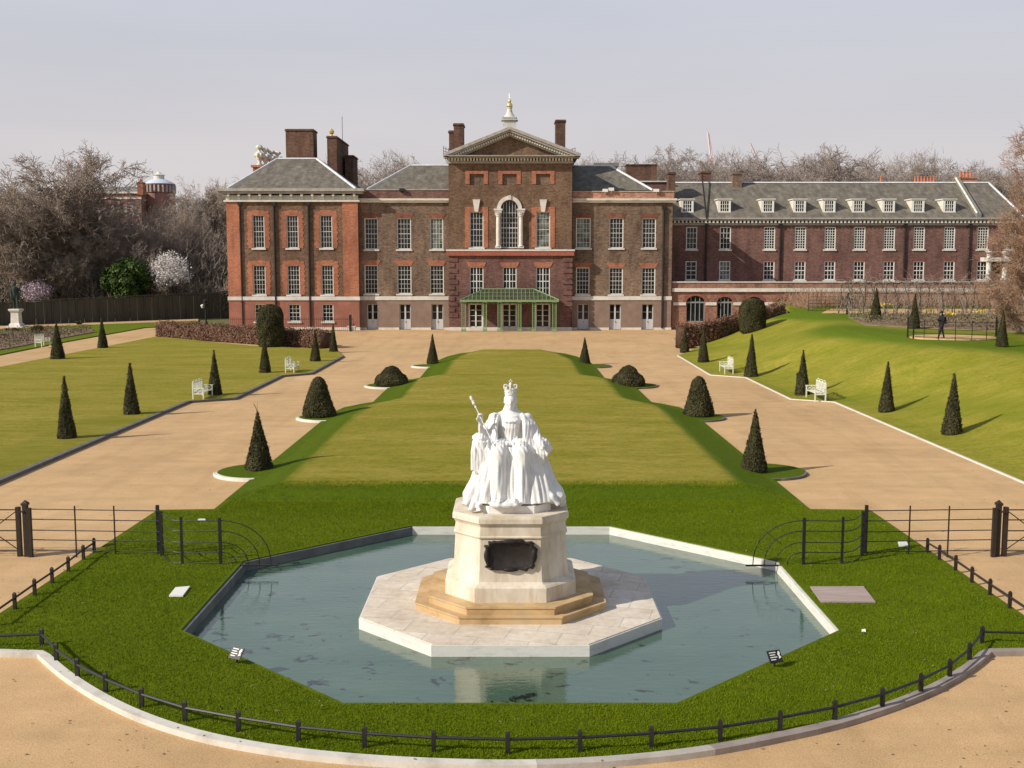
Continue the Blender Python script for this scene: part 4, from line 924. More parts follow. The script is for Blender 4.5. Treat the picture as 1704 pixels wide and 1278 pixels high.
for i, (px, py, h, lb) in enumerate([
    (111, 729, 104, 'tall slim yew obelisk nearest on the left lawn'),
    (219, 689, 86, 'slim yew obelisk second nearest on the left lawn, between the tallest one and the bench'),
    (358, 657, 75, 'slim yew obelisk just behind the near white bench on the left lawn'),
    (441, 620, 62, 'slim yew obelisk beside the farther white bench, before the round clipped drum'),
    (525, 601, 52, 'slim yew obelisk before the brown hedge on the left lawn'),
    (555, 585, 47, 'slim yew obelisk at the far corner of the left lawn by the palace court'),
    (96, 597, 61, 'blunt yew obelisk beside the far white bench on the left path'),
    (171, 579, 50, 'yew obelisk on the far edge of the left lawn beside the path')]):
    yew(slim_ms[i % 3], px, py, h, lb, g2, 'clipped_yew_obelisk', mh=2.45, wide=[.76, .82, .8, .82, .9, .8, 1.0, .9][i])
g3 = 'yew obelisks on the right bank'
for i, (px, py, h, lb) in enumerate([
    (1584, 722, 101, 'tall yew obelisk nearest on the right grass bank'),
    (1475, 685, 84, 'slim yew obelisk halfway along the right grass bank, with its shadow climbing the slope'),
    (1335, 657, 75, 'slim yew obelisk beside the near white bench on the right'),
    (1250, 618, 63, 'slim yew obelisk beside the farther white bench on the right'),
    (1170, 603, 60, 'slim yew obelisk before the brown hedge on the right'),
    (1139, 586, 43, 'short yew obelisk at the far corner of the right path'),
    (1457, 533, 54, 'yew obelisk on the crest of the right bank before the rose arches'),
    (1521, 547, 59, 'yew obelisk behind the round railing on the right bank'),
    (1667, 577, 62, 'yew obelisk under the bare tree at the right edge')]):
    yew(slim_ms[i % 3], px, py, h, lb, g3, 'clipped_yew_obelisk', bank, mh=2.45, wide=[.86, .8, .85, .82, .82, .95, 1.0, .85, .85][i])
dl = Vector((G(451, 577).x, G(451, 577).y, 0)); yew(drum_ms[0], 451, 577, 71, 'large round-topped yew drum rising from the brown hedge on the left', 'round-topped yew drums in the hedges', 'clipped_yew_drum', mh=3.9, wide=.93, p=dl)
dr_ = Vector((19.6, 93.5, .6)); yew(drum_ms[1], 1250, 0, 0, 'large round-topped yew drum rising from the brown hedge on the right', 'round-topped yew drums in the hedges', 'clipped_yew_drum', mh=3.9, p=dr_) if False else None
o = obj_from(drum_ms[1], 'clipped_yew_drum', None, (V(1252, 540, 93).x, 93, bank(20.3, 93)-.2)); o.scale = (.86, .86, (V(1251, 496, 93).z-bank(20.3, 93)+.2)/3.9)
tag(o, 'large round-topped yew drum rising from the brown hedge on the right', 'topiary', 'round-topped yew drums in the hedges')

# ---- brown beech hedges
def hedge(name, line, w, h, n, label, hf, grp='brown winter hedges', h2=None):
    h0 = h; h2 = h2 or h
    pts = [Vector(p) for p in line]; L = [(b-a).length for a, b in zip(pts, pts[1:])]; tot = sum(L); P = []; Nn = []; vs = MB()
    core = []
    for i in range(40):
        s = tot*i/39; k = 0
        while k < len(L)-1 and s > L[k]: s -= L[k]; k += 1
        d = (pts[k+1]-pts[k]).normalized(); c = pts[k]+d*s; nn = Vector((-d.y, d.x)); h = lerp(h0, h2, i/39)+.07*sin(i*.9)+.05*sin(i*2.3); z0 = hf(c.x, c.y)-.1; z1 = z0+h+.1
        ww = w*.42; core.append([(c.x+nn.x*ww, c.y+nn.y*ww, z0), (c.x+nn.x*ww, c.y+nn.y*ww, z1-.12), (c.x-nn.x*ww, c.y-nn.y*ww, z1-.12), (c.x-nn.x*ww, c.y-nn.y*ww, z0)])
    vs.loft(core)
    for _ in range(n):
        s = rnd.uniform(0, tot); h = lerp(h0, h2, s/tot)+.07*sin(s/tot*39*.9)+.05*sin(s/tot*39*2.3); k = 0
        while k < len(L)-1 and s > L[k]: s -= L[k]; k += 1
        d = (pts[k+1]-pts[k]).normalized(); c = pts[k]+d*s; nn = Vector((-d.y, d.x)); z0 = hf(c.x, c.y)
        if rnd.random() < .25: u = rnd.uniform(-.5, .5)*w; z = h+abs(rnd.gauss(0, .12))-.05; nv = (0, 0, 1)
        else: sg = rnd.choice((-1, 1)); u = sg*(w*.5+rnd.gauss(0, .05)); z = rnd.uniform(0, h); nv = (nn.x*sg, nn.y*sg, .2)
        P.append((c.x+nn.x*u, c.y+nn.y*u, z0+z)); Nn.append(nv)
    lv, lf = quads_at(np.array(P), np.array(Nn, float), .13, .7, .7)
    a = np.array(vs.v); b = np.array(vs.f); v = np.vstack([a, lv]); f = np.vstack([b, lf+len(a)])
    # upright stems showing through
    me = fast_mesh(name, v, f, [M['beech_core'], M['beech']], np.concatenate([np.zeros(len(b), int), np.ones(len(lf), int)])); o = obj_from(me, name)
    return tag(o, label, 'hedge', grp)
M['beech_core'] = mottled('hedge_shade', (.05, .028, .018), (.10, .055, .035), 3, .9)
a, b, c, d = G(264, 561), G(420, 572), G(545, 580), G(552, 577)
hedge('beech_hedge', [(a.x, a.y+1), (b.x, b.y+1), (c.x-.3, c.y+1.2)], 1.5, 1.35, 15000, 'low brown hedge behind the left lawn in front of the orange brick block', lambda x, y: 0)
hedge('beech_hedge', [(14.2, 93.2), (17.0, 94.2), (20.6, 97.0), (24.4, 99.3)], 1.1, 1.85, 12000, 'brown hedge climbing the bank on the right beside the palace court', bank, h2=.85)

# ================================================================ GARDEN FURNITURE
# ---- white benches: local +x is the way the sitter faces, y is along the bench
def make_bench():
    root = thing('garden_bench', 'white', 'bench'); W = .85
    s = MB()
    for k in range(5): s.box(-.24+k*.1, -.16+k*.1, -W+.03, W-.03, .42, .45)
    s.build('seat', M['bench_white'], root)
    s = MB(); s.box(-.29, -.25, -W, W, .92, .98); s.box(-.29, -.25, -W, W, .48, .53)
    for k in range(13):
        y = lerp(-W+.07, W-.07, k/12); s.box(-.282, -.258, y-.016, y+.016, .53, .92)
    for k in range(3):
        y = (k-1)*.55; s.tube([(-.27, y+.24*cos(t*pi/8), .98+.1*sin(t*pi/8)) for t in range(9)], .02, 5)
        s.tube([(-.27, y+.13*cos(t*pi/6), .72+.14*sin(t*pi/6)) for t in range(13)], .018, 5)
    s.build('backrest', M['bench_white'], root)
    for sg in (-1, 1):
        for x in (-.27, .27):
            l = MB(); l.box(x-.03, x+.03, sg*W-.03, sg*W+.03, 0, 1.0 if x < 0 else .66); l.build('leg', M['bench_white'], root)
        l = MB(); l.box(-.27, .33, sg*W-.04, sg*W+.04, .66, .7); l.box(-.25, .25, sg*W-.02, sg*W+.02, .36, .42)
        l.tube([(-.24, sg*W, .45), (0, sg*W, .62), (.24, sg*W, .45)], .018, 5); l.tube([(-.24, sg*W, .64), (0, sg*W, .47), (.24, sg*W, .64)], .018, 5)
        l.build('armrest', M['bench_white'], root)
    return root
M['bench_white'] = mottled('cream_bench_paint', (.62, .62, .50), (.72, .72, .60), 5, .5, bump=0)
bench = make_bench()
for i, (px, py, rz, lb) in enumerate([
    (331, 666, 0, 'white slatted bench by the kerb of the left lawn, nearest of the left benches'),
    (482, 622, 0, 'white slatted bench by the kerb of the left lawn, in front of the yew drum'),
    (66, 579, 0, 'white slatted bench beside the far left path near the flower bed'),
    (1364, 667, pi, 'white slatted bench at the foot of the right bank, nearest of the right benches'),
    (1213, 622, pi, 'white slatted bench at the foot of the right bank, farther along the path')]):
    o = bench if i == 0 else copy_tree(bench); p = G(px, py, GZ); o.location = (p.x+(.1 if rz == 0 else -.1), p.y+.4, GZ if i != 2 else .02); o.rotation_euler = (0, 0, rz)
    tag(o, lb, 'bench', 'white garden benches')

# ---- estate railings crossing the lawn
YF = 26.0
def rails_z(): return (.06, .32, .56, .83, 1.08)
def estate(side):
    s = side; lab = 'left' if s < 0 else 'right'
    f = thing('estate_railing', 'thin black estate railing with five rails curving down to the pool on the %s' % lab, 'railing', (s*8.55, YF, 0))
    def up(x, y, h, r=.022, name='post'):
        q = MB(); q.box(x-r, x+r, y-r, y+r, -.1, h); q.build(name, M['black_iron'], f)
    up(s*8.62, YF+.1, 1.2, .035); up(s*8.48, YF-.1, 1.1, .035)
    for x in (s*9.65, s*10.6): up(x, YF+.02, 1.2, .014)
    for z in rails_z():
        q = MB(); q.tube([(s*8.55, YF, z), (s*11.7, YF+.15, z+.01)], .0125, 6); q.build('rail', M['black_iron'], f)
    p1, p2 = (s*7.78, YF-.80), (s*6.85, YF-.88)
    up(*p1, 1.12, .026); up(*p2, 1.12, .032)
    for i, z in enumerate(rails_z()):
        z2 = z-.03; q = MB(); pts = [Vector((s*8.5, YF-.05, z2)), Vector((s*8.15, YF-.6, z2-.015)), Vector((p1[0], p1[1], z2-.025)), Vector((p2[0], p2[1], z2))]
        arcp = []
        R_ = .3+.28*i*.95
        if i > 0:
            w_ = .10+.27*i; cx = p2[0]
            for k in range(1, 13):
                t = pi/2*k/12; arcp.append(Vector((cx-s*w_*sin(t), p2[1]+.02*k/12, -.02+(z2+.02)*cos(t)**.85)))
        q.tube(catmull(pts, 4)+arcp, .0115, 6); q.build('rail', M['black_iron'], f)
    q = MB(); q.box(min(s*6.6, s*5.5), max(s*6.6, s*5.5), p2[1]-.02, p2[1]+.02, -.045, -.01); q.build('foot_bar', M['black_iron'], f)
    q = MB(); q.tube([(s*6.75, p2[1]-.02, 0), (s*5.85, p2[1]+.02, .55)], .008, 4) if s < 0 else q.tube([(s*6.0, p2[1], .30), (s*5.75, p2[1], .42), (s*5.9, p2[1], .85), (s*6.3, p2[1], .5)], .006, 4); q.build('stay_wire', M['brown_iron'], f)
estate(-1); estate(1)
def gate(s):
    lab = 'left' if s < 0 else 'right'
    g = thing('iron_gate', 'dark iron gatepost and braced field gate on the %s gravel walk' % lab, 'gate', (s*11.5, YF, GZ)); m = M['brown_iron']
    q = MB(); x = s*11.84; q.box(x-.05, x+.05, YF+.05, YF+.19, GZ, 1.2); q.box(x-.075, x+.075, YF+.04, YF+.20, 1.2, 1.25); q.add([(x-.07, YF+.05, 1.25), (x+.07, YF+.05, 1.25), (x+.07, YF+.19, 1.25), (x-.07, YF+.19, 1.25), (x, YF+.12, 1.33)], [(0, 1, 4), (1, 2, 4), (2, 3, 4), (3, 0, 4)]); q.build('gatepost', m, g)
    x = s*11.72; q = MB(); q.box(x-.045, x+.045, YF+.0, YF+.09, GZ, 1.14); q.build('gatepost', m, g)
    q = MB(); x0 = s*12.02; x1 = s*14.8; yy = YF+.12; q.box(x0-.05, x0+.05, yy-.05, yy+.05, GZ, 1.15)
    for z in rails_z(): q.tube([(x0, yy, z), (x1, yy, z+.01)], .016, 5)
    q.tube([(x0, yy, 1.08), (s*13.4, yy, .06)], .013, 5); q.tube([(x0, yy, .06), (s*13.4, yy, 1.08)], .013, 5); q.tube([(s*13.4, yy, 0), (s*13.4, yy, 1.1)], .013, 5); q.box(x1-.04, x1+.04, yy-.04, yy+.04, GZ, 1.15)
    q.build('gate_leaf', m, g)
    q = MB(); q.box(min(x0, s*11.84), max(x0, s*11.84), yy-.1, yy-.07, 1.03, 1.07); q.build('latch', m, g)
gate(-1); gate(1)

# ---- knee rails
def knee(name, pts, label, mat, hpost=.30, w=.033, ends=None):
    f = thing(name, label, 'low fence', pts[0])
    for p in pts:
        q = MB(); q.box(p.x-w, p.x+w, p.y-w*.8, p.y+w*.8, -.12, hpost); q.add([(p.x-w, p.y-w*.8, hpost), (p.x+w, p.y-w*.8, hpost), (p.x+w, p.y+w*.8, hpost), (p.x-w, p.y+w*.8, hpost), (p.x-w*.4, p.y, hpost+.035), (p.x+w*.4, p.y, hpost+.035)], [(0, 1, 5, 4), (1, 2, 5), (2, 3, 4, 5), (3, 0, 4)])
        q.build('post', mat, f)
    allp = ([ends[0]] if ends and ends[0] else [])+list(pts)+([ends[1]] if ends and ends[1] else [])
    for a, b in zip(allp, allp[1:]):
        q = MB(); q.tube([(a.x, a.y, hpost*.72), (b.x, b.y, hpost*.72)], .023, 6); q.build('rail', mat, f)
    return f
cur = [(70, 1074), (94, 1100), (129, 1126), (176, 1151), (236, 1177), (308, 1200), (397, 1217), (497, 1233), (607, 1244), (722, 1251), (845, 1254), (965, 1251), (1084, 1244), (1198, 1233), (1298, 1217), (1389, 1199), (1468, 1177), (1532, 1152), (1580, 1127), (1613, 1099), (1634, 1070)]
knee('knee_rail', [G(x, y, 0) for x, y in cur], 'long curved black knee rail of short posts round the front of the statue lawn', M['black_iron'], ends=(G(-60, 1079, 0), G(1800, 1074, 0)))
knee('knee_rail', [G(x, y, 0) for x, y in ((157, 919), (139, 931), (114, 951), (87, 970), (58, 990), (25, 1014), (-14, 1042))], 'short straight brown knee rail along the left edge of the statue lawn', M['brown_iron'], .33)
knee('knee_rail', [G(x, y, 0) for x, y in ((1543, 919), (1563, 931), (1590, 949), (1617, 969), (1647, 990), (1680, 1012), (1720, 1040))], 'short straight brown knee rail along the right edge of the statue lawn', M['brown_iron'], .33)

# ---- things lying on the lawn
def slab(name, px4, z, label, cat, m, th=.03):
    ps = [G(x, y, z) for x, y in px4]; q = MB(); q.prism([(p.x, p.y) for p in ps][::-1] if False else [(p.x, p.y) for p in ps], z-th, z); o = q.build(name, m, base=tuple(ps[0])); return tag(o, label, cat)
slab('marker_slab', [(281, 991), (304, 991), (316, 975), (292, 977)], .04, 'small white slab lying on the grass left of the pool', 'slab', M['white_paint'])
deck = mottled('weathered_hatch_boards', (.28, .21, .18), (.46, .36, .32), 1.2, .85, stretch=(.6, 9, 1), bscale=6)
slab('access_hatch', [(1366, 1001), (1457, 1001), (1437, 975.5), (1348, 975.5)], .03, 'weathered board hatch let into the grass right of the pool', 'hatch', deck)
slab('marker_slab', [(1496, 908), (1512, 908), (1509, 901), (1494, 901)], .03, 'small pale slab behind the railing on the right of the lawn', 'slab', M['pool_stone'], .03)
slab('marker_slab', [(329, 864.5), (342, 864.5), (341, 863), (331, 863)], .05, 'tiny pale slab on the grass by the left railing', 'slab', M['white_paint'], .05)
def sign(px, py, rz, label):
    p = G(px, py, 0); t = thing('lawn_sign', label, 'sign', (p.x, p.y, 0)); Rm = Matrix.Rotation(rz, 3, 'Z'); tilt = Matrix.Rotation(R(-38), 3, 'X')
    def tr(v, up=.19): v = tilt @ Vector(v); v = Rm @ v; return Vector((p.x, p.y, up))+v
    def plate(x0, x1, z0, z1, y0, y1, m, name):
        vs = [tr((x, y, z)) for z in (z0, z1) for y in (y0, y1) for x in (x0, x1)]; q = MB(); q.add(vs, [(0,2,3,1), (4,5,7,6), (0,1,5,4), (1,3,7,5), (3,2,6,7), (2,0,4,6)]); return q.build(name, m, t)
    pl = plate(-.13, .13, -.11, .11, -.01, .01, M['black_iron'], 'panel')
    for k, (a, b) in enumerate(((-.10, .03), (-.10, .01), (-.10, .035), (-.10, .0))): plate(a, b, .062-k*.042, .078-k*.042, -.0135, -.0105, M['white_paint'], 'text_line')
    q = MB(); vs = [tr((x, -.0125, z)) for x, z in ((.055, .03), (.075, .08), (.105, .085), (.11, .04), (.09, .02), (.115, -.03), (.06, -.05), (.07, -.01))]; q.poly(vs); q.build('pictogram', M['white_paint'], t)
    q = MB(); q.tube([(p.x, p.y+.02, -.05), (p.x, p.y+.02, .17)], .02, 6); q.build('stake', M['black_iron'], t)
sign(394, 1104, R(-28), 'small black sign with white lines, on the grass by the front left pool edge')
sign(1289, 1110, R(20), 'small black sign with white lines, on the grass by the front right pool edge')
def litter(px, py): p = G(px, py, 0); q = MB(); q.add([(p.x-.04, p.y, .01), (p.x+.04, p.y-.02, .012), (p.x+.05, p.y+.05, .05), (p.x-.02, p.y+.05, .04)], [(0, 1, 2, 3)]); tag(q.build('paper_scrap', M['white_paint'], base=tuple(p)), 'scrap of white paper on the grass right of the pool', 'litter')
litter(1437, 1052)

# ---- board fence at the back of the left garden
bf0, bf1 = G(-40, 545, GZ), G(389, 529, GZ)
fn = thing('board_fence', 'tall dark green board fence behind the left garden', 'fence', tuple(bf0)); nb = 34; fm_ = mottled('dark_green_boards', (.055, .052, .038), (.095, .088, .066), 1.2, .8, stretch=(6, 1, .3))
for i in range(nb):
    a = bf0.lerp(bf1, i/nb); b = bf0.lerp(bf1, (i+1)/nb); d = (b-a).normalized(); n_ = Vector((d.y, -d.x, 0)); z1 = lerp(2.55, 3.35, i/nb)+.03*sin(i*1.7); b2 = b-d*.05; off = n_*(.03 if i % 2 else 0)
    q = MB(); vs = [a+off, b2+off, b2+off-n_*.05, a+off-n_*.05]; q.prism([(v.x, v.y) for v in vs], GZ, z1); q.build('board_panel', fm_, fn)
    if i % 3 == 0: q = MB(); c_ = a+n_*.1; q.box(c_.x-.07, c_.x+.07, c_.y-.07, c_.y+.07, GZ, z1+.06); q.build('post', fm_, fn)
d = (bf1-bf0).normalized(); n_ = Vector((d.y, -d.x, 0)); q = MB(); vs = [bf0+n_*.12, bf1+n_*.12, bf1-n_*.12, bf0-n_*.12]; zz_ = (2.62, 3.42, 3.42, 2.62); q.add([(v.x, v.y, z_) for v, z_ in zip(vs, zz_)]+[(v.x, v.y, z_+.1) for v, z_ in zip(vs, zz_)], [(3, 2, 1, 0), (4, 5, 6, 7), (0, 1, 5, 4), (1, 2, 6, 5), (2, 3, 7, 6), (3, 0, 4, 7)]); q.build('capping', fm_, fn)

# ---- basement railing in front of the orange block, lamp, planter
rl = thing('area_railing', 'thin dark spiked railing in front of the orange brick block', 'railing', (X(480, 545, 117.5), 117.5, GZ))
x0, x1 = X(384, 540, 117.5), X(588, 540, 117.5); n_ = 60
for k in range(n_+1): q = MB(); xx = lerp(x0, x1, k/n_); q.tube([(xx, 117.5, GZ), (xx, 117.5, 1.35), (xx, 117.5, 1.45)], [.016, .016, .004], 4); q.build('baluster', M['brown_iron'], rl)
q = MB(); q.box(x0, x1, 117.47, 117.53, 1.2, 1.24); q.build('rail', M['brown_iron'], rl); q = MB(); q.box(x0, x1, 117.47, 117.53, GZ+.1, GZ+.14); q.build('rail', M['brown_iron'], rl)
q = MB(); xx = X(583, 540, 117.3); q.box(xx-.12, xx+.12, 117.2, 117.5, GZ, 1.7); q.build('gate_pier', M['black_iron'], rl)
p = G(586, 551, GZ); bx = thing('planter', 'grey stone planter by the corner of the palace court', 'planter', tuple(p)); q = MB(); q.loft([[(p.x-a, p.y-a, GZ+z), (p.x+a, p.y-a, GZ+z), (p.x+a, p.y+a, GZ+z), (p.x-a, p.y+a, GZ+z)] for a, z in ((.32, 0), (.36, .3), (.42, .5), (.46, .52), (.46, .58), (.36, .58), (.34, .48))]); q.build('tub', M['pool_stone'], bx); q = MB()
for k in range(24): a = rnd.uniform(0, 6.28); r_ = rnd.uniform(0, .3); q.tube([(p.x+r_*cos(a), p.y+r_*sin(a), GZ+.45), (p.x+(r_+.1)*cos(a), p.y+(r_+.1)*sin(a), GZ+.75)], [.03, .004], 3)
q.build('plants', M['yew'], bx)
p = G(343, 541, GZ); lp = thing('lamp_post', 'dark lamp post with a pale lantern before the board fence', 'lamp', tuple(p)); q = MB(); q.lathe((p.x, p.y, GZ), [(.22, 0), (.2, .35), (.1, .5), (.07, 2.0), (.09, 2.1)], 10); q.build('post', M['black_iron'], lp)
q = MB(); q.lathe((p.x-.35, p.y, 1.95), [(.12, 0), (.24, .25), (.26, .3), (.1, .42)], 8); q.build('lantern', M['white_paint'], lp); q = MB(); q.lathe((p.x, p.y, 1.98), [(.3, 0), (.34, .5), (.22, .55), (.3, .85), (.1, 1.0)], 8); q.build('sign_box', M['black_iron'], lp)

# ---- round railing, person and poles on the plateau
rr = thing('round_railing', 'curved black railing round the gravel stand on the right bank', 'railing', (27, 65, bank(26, 65)))
cx, cy, rad = 27.15, 67.1, 2.75; zb = bank(26, 66)
for k in range(11):
    t = R(lerp(172, 368, k/10)); x, y = cx+rad*cos(t), cy+rad*.95*sin(t); big = k in (0, 1, 9, 10); w_ = .035 if big else .016
    q = MB(); q.box(x-w_, x+w_, y-w_, y+w_, zb-.15, zb+(1.25 if big else 1.15)); q.build('post', M['black_iron'], rr)
for z in (.12, .36, .6, .84, 1.05):
    q = MB(); q.tube([(cx+rad*cos(R(t)), cy+rad*.95*sin(R(t)), zb+z) for t in range(172, 369, 7)], .014, 5); q.build('rail', M['black_iron'], rr)
for (px, py, h, lb) in ((1328.0, 655, 42, 'short dark post pair beside the near right yew obelisk'),):
    p = gz(px, py, bank); q = MB(); q.box(p.x-.1, p.x+.1, p.y-.1, p.y+.1, p.z-.05, p.z+1.15); tag(q.build('litter_bin', M['brown_iron'], base=tuple(p)), 'narrow dark bin beside the yew obelisk at the near right bench', 'bin')
for nm, cxx, cyy, z0 in (('trellis_railing', 1340, 1405, 0),):
    tr = thing('trellis_railing', 'tall dark grid railing along the crest of the right bank', 'railing', (26.5, 97, bank(27, 97))); q = MB(); a = Vector((26.3, 97.2)); b = Vector((32.0, 96.2))
    for k in range(17):
        p_ = a.lerp(b, k/16); z_ = bank(p_.x, p_.y); q.tube([(p_.x, p_.y, z_), (p_.x, p_.y, z_+(1.3 if k > 3 else 1.6))], .028 if k % 8 == 0 else .018, 4)
    for z_ in (.1, .4, .7, 1.0, 1.28): q.tube([(a.x, a.y, bank(*a)+z_), (b.x, b.y, bank(*b)+z_)], .016, 4)
    q.build('grid', M['black_iron'], tr)

# ---- short turf blades on the near lawn (reads as grass pile, nobody could count it)
def inpoly(px_, py_, poly):
    c = np.zeros(len(px_), bool); n = len(poly); j = n-1
    for i in range(n):
        xi, yi = poly[i][:2]; xj, yj = poly[j][:2]
        with np.errstate(divide='ignore', invalid='ignore'):
            k = ((yi > py_) != (yj > py_)) & (px_ < (xj-xi)*(py_-yi)/(yj-yi+1e-12)+xi)
        c ^= k; j = i
    return c
def blades(name, poly, hole, n, h, wd, zf, label, mat, y1=None):
    xs = [p[0] for p in poly]; ys = [p[1] for p in poly]; x = rng.uniform(min(xs), max(xs), n); y = min(ys)+(max(ys)-min(ys))*rng.uniform(0, 1, n)**1.35
    k = inpoly(x, y, poly)
    if y1: k &= rng.uniform(0, 1, n) < np.clip((y-min(ys))/y1, 0, 1)
    if hole: k &= ~inpoly(x, y, hole)
    x, y = x[k], y[k]; m = len(x); cl = np.sin(x*3.1+np.sin(y*2.3)*2)*np.sin(y*3.7+np.sin(x*1.9)*2); hh = h*(1+.15*cl)*rng.uniform(.6, 1.25, m); a = rng.uniform(0, 2*pi, m); w2 = wd/2; z = np.array([zf(p, q) for p, q in zip(x, y)]) if zf else np.zeros(m)
    lean = rng.normal(0, .5, (m, 2))*hh[:, None]; b0 = np.stack([x-w2*np.cos(a), y-w2*np.sin(a), z-.004], 1); b1 = np.stack([x+w2*np.cos(a), y+w2*np.sin(a), z-.004], 1); t_ = np.stack([x+lean[:, 0], y+lean[:, 1], z+hh], 1)
    v = np.stack([b0, b1, t_], 1).reshape(-1, 3); f = np.arange(3*m).reshape(-1, 3); return tag(obj_from(fast_mesh(name, v, f, mat), name), label, 'grass', kind='stuff')
def blade_mat():
    t = NT('turf_blades'); n1 = t.noise(.7, 4, .6); n2 = t.noise(14, 2, .6); c = t.ramp(t.math('ADD', t.math('MULTIPLY', n1, .5), t.math('MULTIPLY', n2, .5)), [(.34, (.085, .128, .002)), (.5, (.12, .170, .003)), (.66, (.17, .21, .008))]); t.col(c).rough(.8); t.b.inputs['Specular IOR Level'].default_value = .06; return t.m
_l = [tuple(p[:2]) for p in lawn_out]; _cx, _cy = 0, 23
grow_in = [(x*.985, _cy+(y-_cy)*.975) for x, y in _l]
blades('turf', grow_in, [(x*1.012, 23+(y-23)*1.012) for x, y in pool_hole], 520000, .030, .013, None, 'short lush grass on the lawn round the pool', M.setdefault('lawn_blades', blade_mat()))

# fallen leaves and debris blown on gravel, turf
def scatter(name, n, x0, x1, y0, y1, z, label, mat, sz):
    x = rng.uniform(x0, x1, n); y = y0+(y1-y0)*rng.uniform(0, 1, n)**1.5; k = ~inpoly(x, y, pool_hole); x, y = x[k], y[k]
    ed = inpoly(x, y, [tuple(p[:2]) for p in lawn_out]); zz = np.where(ed, .03, GZ+.012)
    v, f = quads_at(np.stack([x, y, zz], 1), np.tile([[0, 0, 1.]], (len(x), 1)), sz, .25, .6); return tag(obj_from(fast_mesh(name, v, f, mat), name), label, 'leaves', kind='stuff')
scatter('fallen_leaves', 2200, -16, 16, 13, 60, 0, 'scattered small fallen leaves on the gravel and lawn', mottled('dry_leaves', (.10, .06, .03), (.30, .20, .11), 2, .8, bump=0), .045)

blades('turf', [(-8.5, 29.6), (8.5, 29.6), (8.4, 33.2), (7.0, 33.75), (-7.0, 33.75), (-8.4, 33.2)], None, 95000, .030, .013, lambda x, y: max(0, .004+.27*plat(x, y)) if y > 32.25 else 0, 'short lush grass on the bank behind the pool', M['lawn_blades'], 2.6)
# ================================================================ MONUMENT IN THE POOL
def stone_slabs(name, c1, c2, c3, slab=1.0, joint=.5):
    t = NT(name); n = t.noise(1.3, 5, .65); n2 = t.noise(6, 5, .7); c = t.ramp(n, [(.3, c1), (.5, c2), (.72, c3)])
    c = t.mix(1.0, c, t.ramp(n2, [(.3, (.86, .84, .82)), (.6, (1.04, 1.03, 1.02))]), 'MULTIPLY')
    br = t.n.new('ShaderNodeTexBrick'); t.l.new(t.mapping((1, 1, 1), (0, 0, .25)), br.inputs['Vector']); br.inputs['Scale'].default_value = 1; br.inputs['Brick Width'].default_value = slab; br.inputs['Row Height'].default_value = slab*.62; br.inputs['Mortar Size'].default_value = .012
    br.inputs['Color1'].default_value = (1, 1, 1, 1); br.inputs['Color2'].default_value = (.88, .86, .83, 1); br.inputs['Mortar'].default_value = (joint,)*3+(1,); br.inputs['Bias'].default_value = -.1
    c = t.mix(1.0, c, br.outputs[0], 'MULTIPLY'); t.col(c).rough(.8).bump(n2, .2, .01); return t.m
M['paving'] = stone_slabs('island_paving', (.56, .475, .375), (.68, .60, .49), (.77, .70, .60), joint=.7)
M['sandstone'] = mottled('golden_sandstone', (.42, .27, .12), (.62, .42, .21), 2.2, .85, c3=(.50, .38, .24), big=(1.4, .72))
def portland():
    t = NT('pedestal_stone'); n = t.noise(1.6, 5, .65, t.mapping((1, 1, .6))); c = t.ramp(n, [(.28, (.50, .42, .31)), (.5, (.66, .58, .46)), (.75, (.76, .70, .60))])
    s_ = t.noise(1.0, 5, .7, t.mapping((5, 5, .8))); c = t.mix(1.0, c, t.ramp(s_, [(.3, (.8, .74, .66)), (.55, (1, 1, 1))]), 'MULTIPLY'); t.col(c).rough(.8).bump(s_, .15, .01); return t.m
M['pedestal'] = portland()
def marble():
    t = NT('white_marble'); n = t.noise(3, 5, .65); n2 = t.noise(1.0, 5, .7, t.mapping((6, 6, 1.2))); c = t.ramp(n, [(.3, (.66, .64, .61)), (.6, (.77, .76, .73))])
    c = t.mix(1.0, c, t.ramp(n2, [(.25, (.80, .78, .76)), (.5, (1, 1, 1))]), 'MULTIPLY'); t.col(c).rough(.55).bump(t.noise(14, 4), .12, .01); return t.m
M['marble'] = marble()
def octr(cx, cy, hw, cut): return octa(cx, cy, hw, hw, cut)
mx, my = -.03, 22.45
ped = thing('pedestal', 'tapering octagonal stone pedestal with a dark scrolled plaque on a paved island in the pool', 'pedestal', (mx, my, -.35))
q = MB(); q.prism(octa(mx, 22.68, 3.03, 3.03, 1.56), -.6, -.02); isl = q.build('island_base', M['pool_stone'], ped)
q = MB(); q.prism(octa(mx, 22.68, 3.0, 3.0, 1.545), -.02, .0); q.build('paving', M['paving'], ped)
for hw, hh, cy_, cut, z0, z1 in ((1.93, 1.80, 22.58, .93, .0, .165), (1.66, 1.62, 22.47, .80, .165, .335)):
    q = MB(); q.prism(octa(mx, cy_, hw, hh, cut), z0, z1-.035); q.prism(octa(mx, cy_, hw+.02, hh+.02, cut), z1-.035, z1); q.build('step', M['sandstone'], ped)
def ring(hw, cut, z): return [(x, y, z) for x, y in octr(mx, my, hw, cut)]
q = MB(); k = .465
q.loft([ring(w_, w_*k, z) for w_, z in ((1.33, .335), (1.33, .62), (1.29, .65), (1.22, .68), (1.185, .71))])
q.loft([ring(w_, w_*k, z) for w_, z in ((1.18, .711), (1.155, 1.0), (1.125, 1.54), (1.125, 1.58))])
q.loft([ring(w_, w_*k, z) for w_, z in ((1.145, 1.581), (1.155, 1.61), (1.13, 1.63), (1.12, 1.81), (1.135, 1.84), (1.15, 1.87))])
q.build('shaft', M['pedestal'], ped)
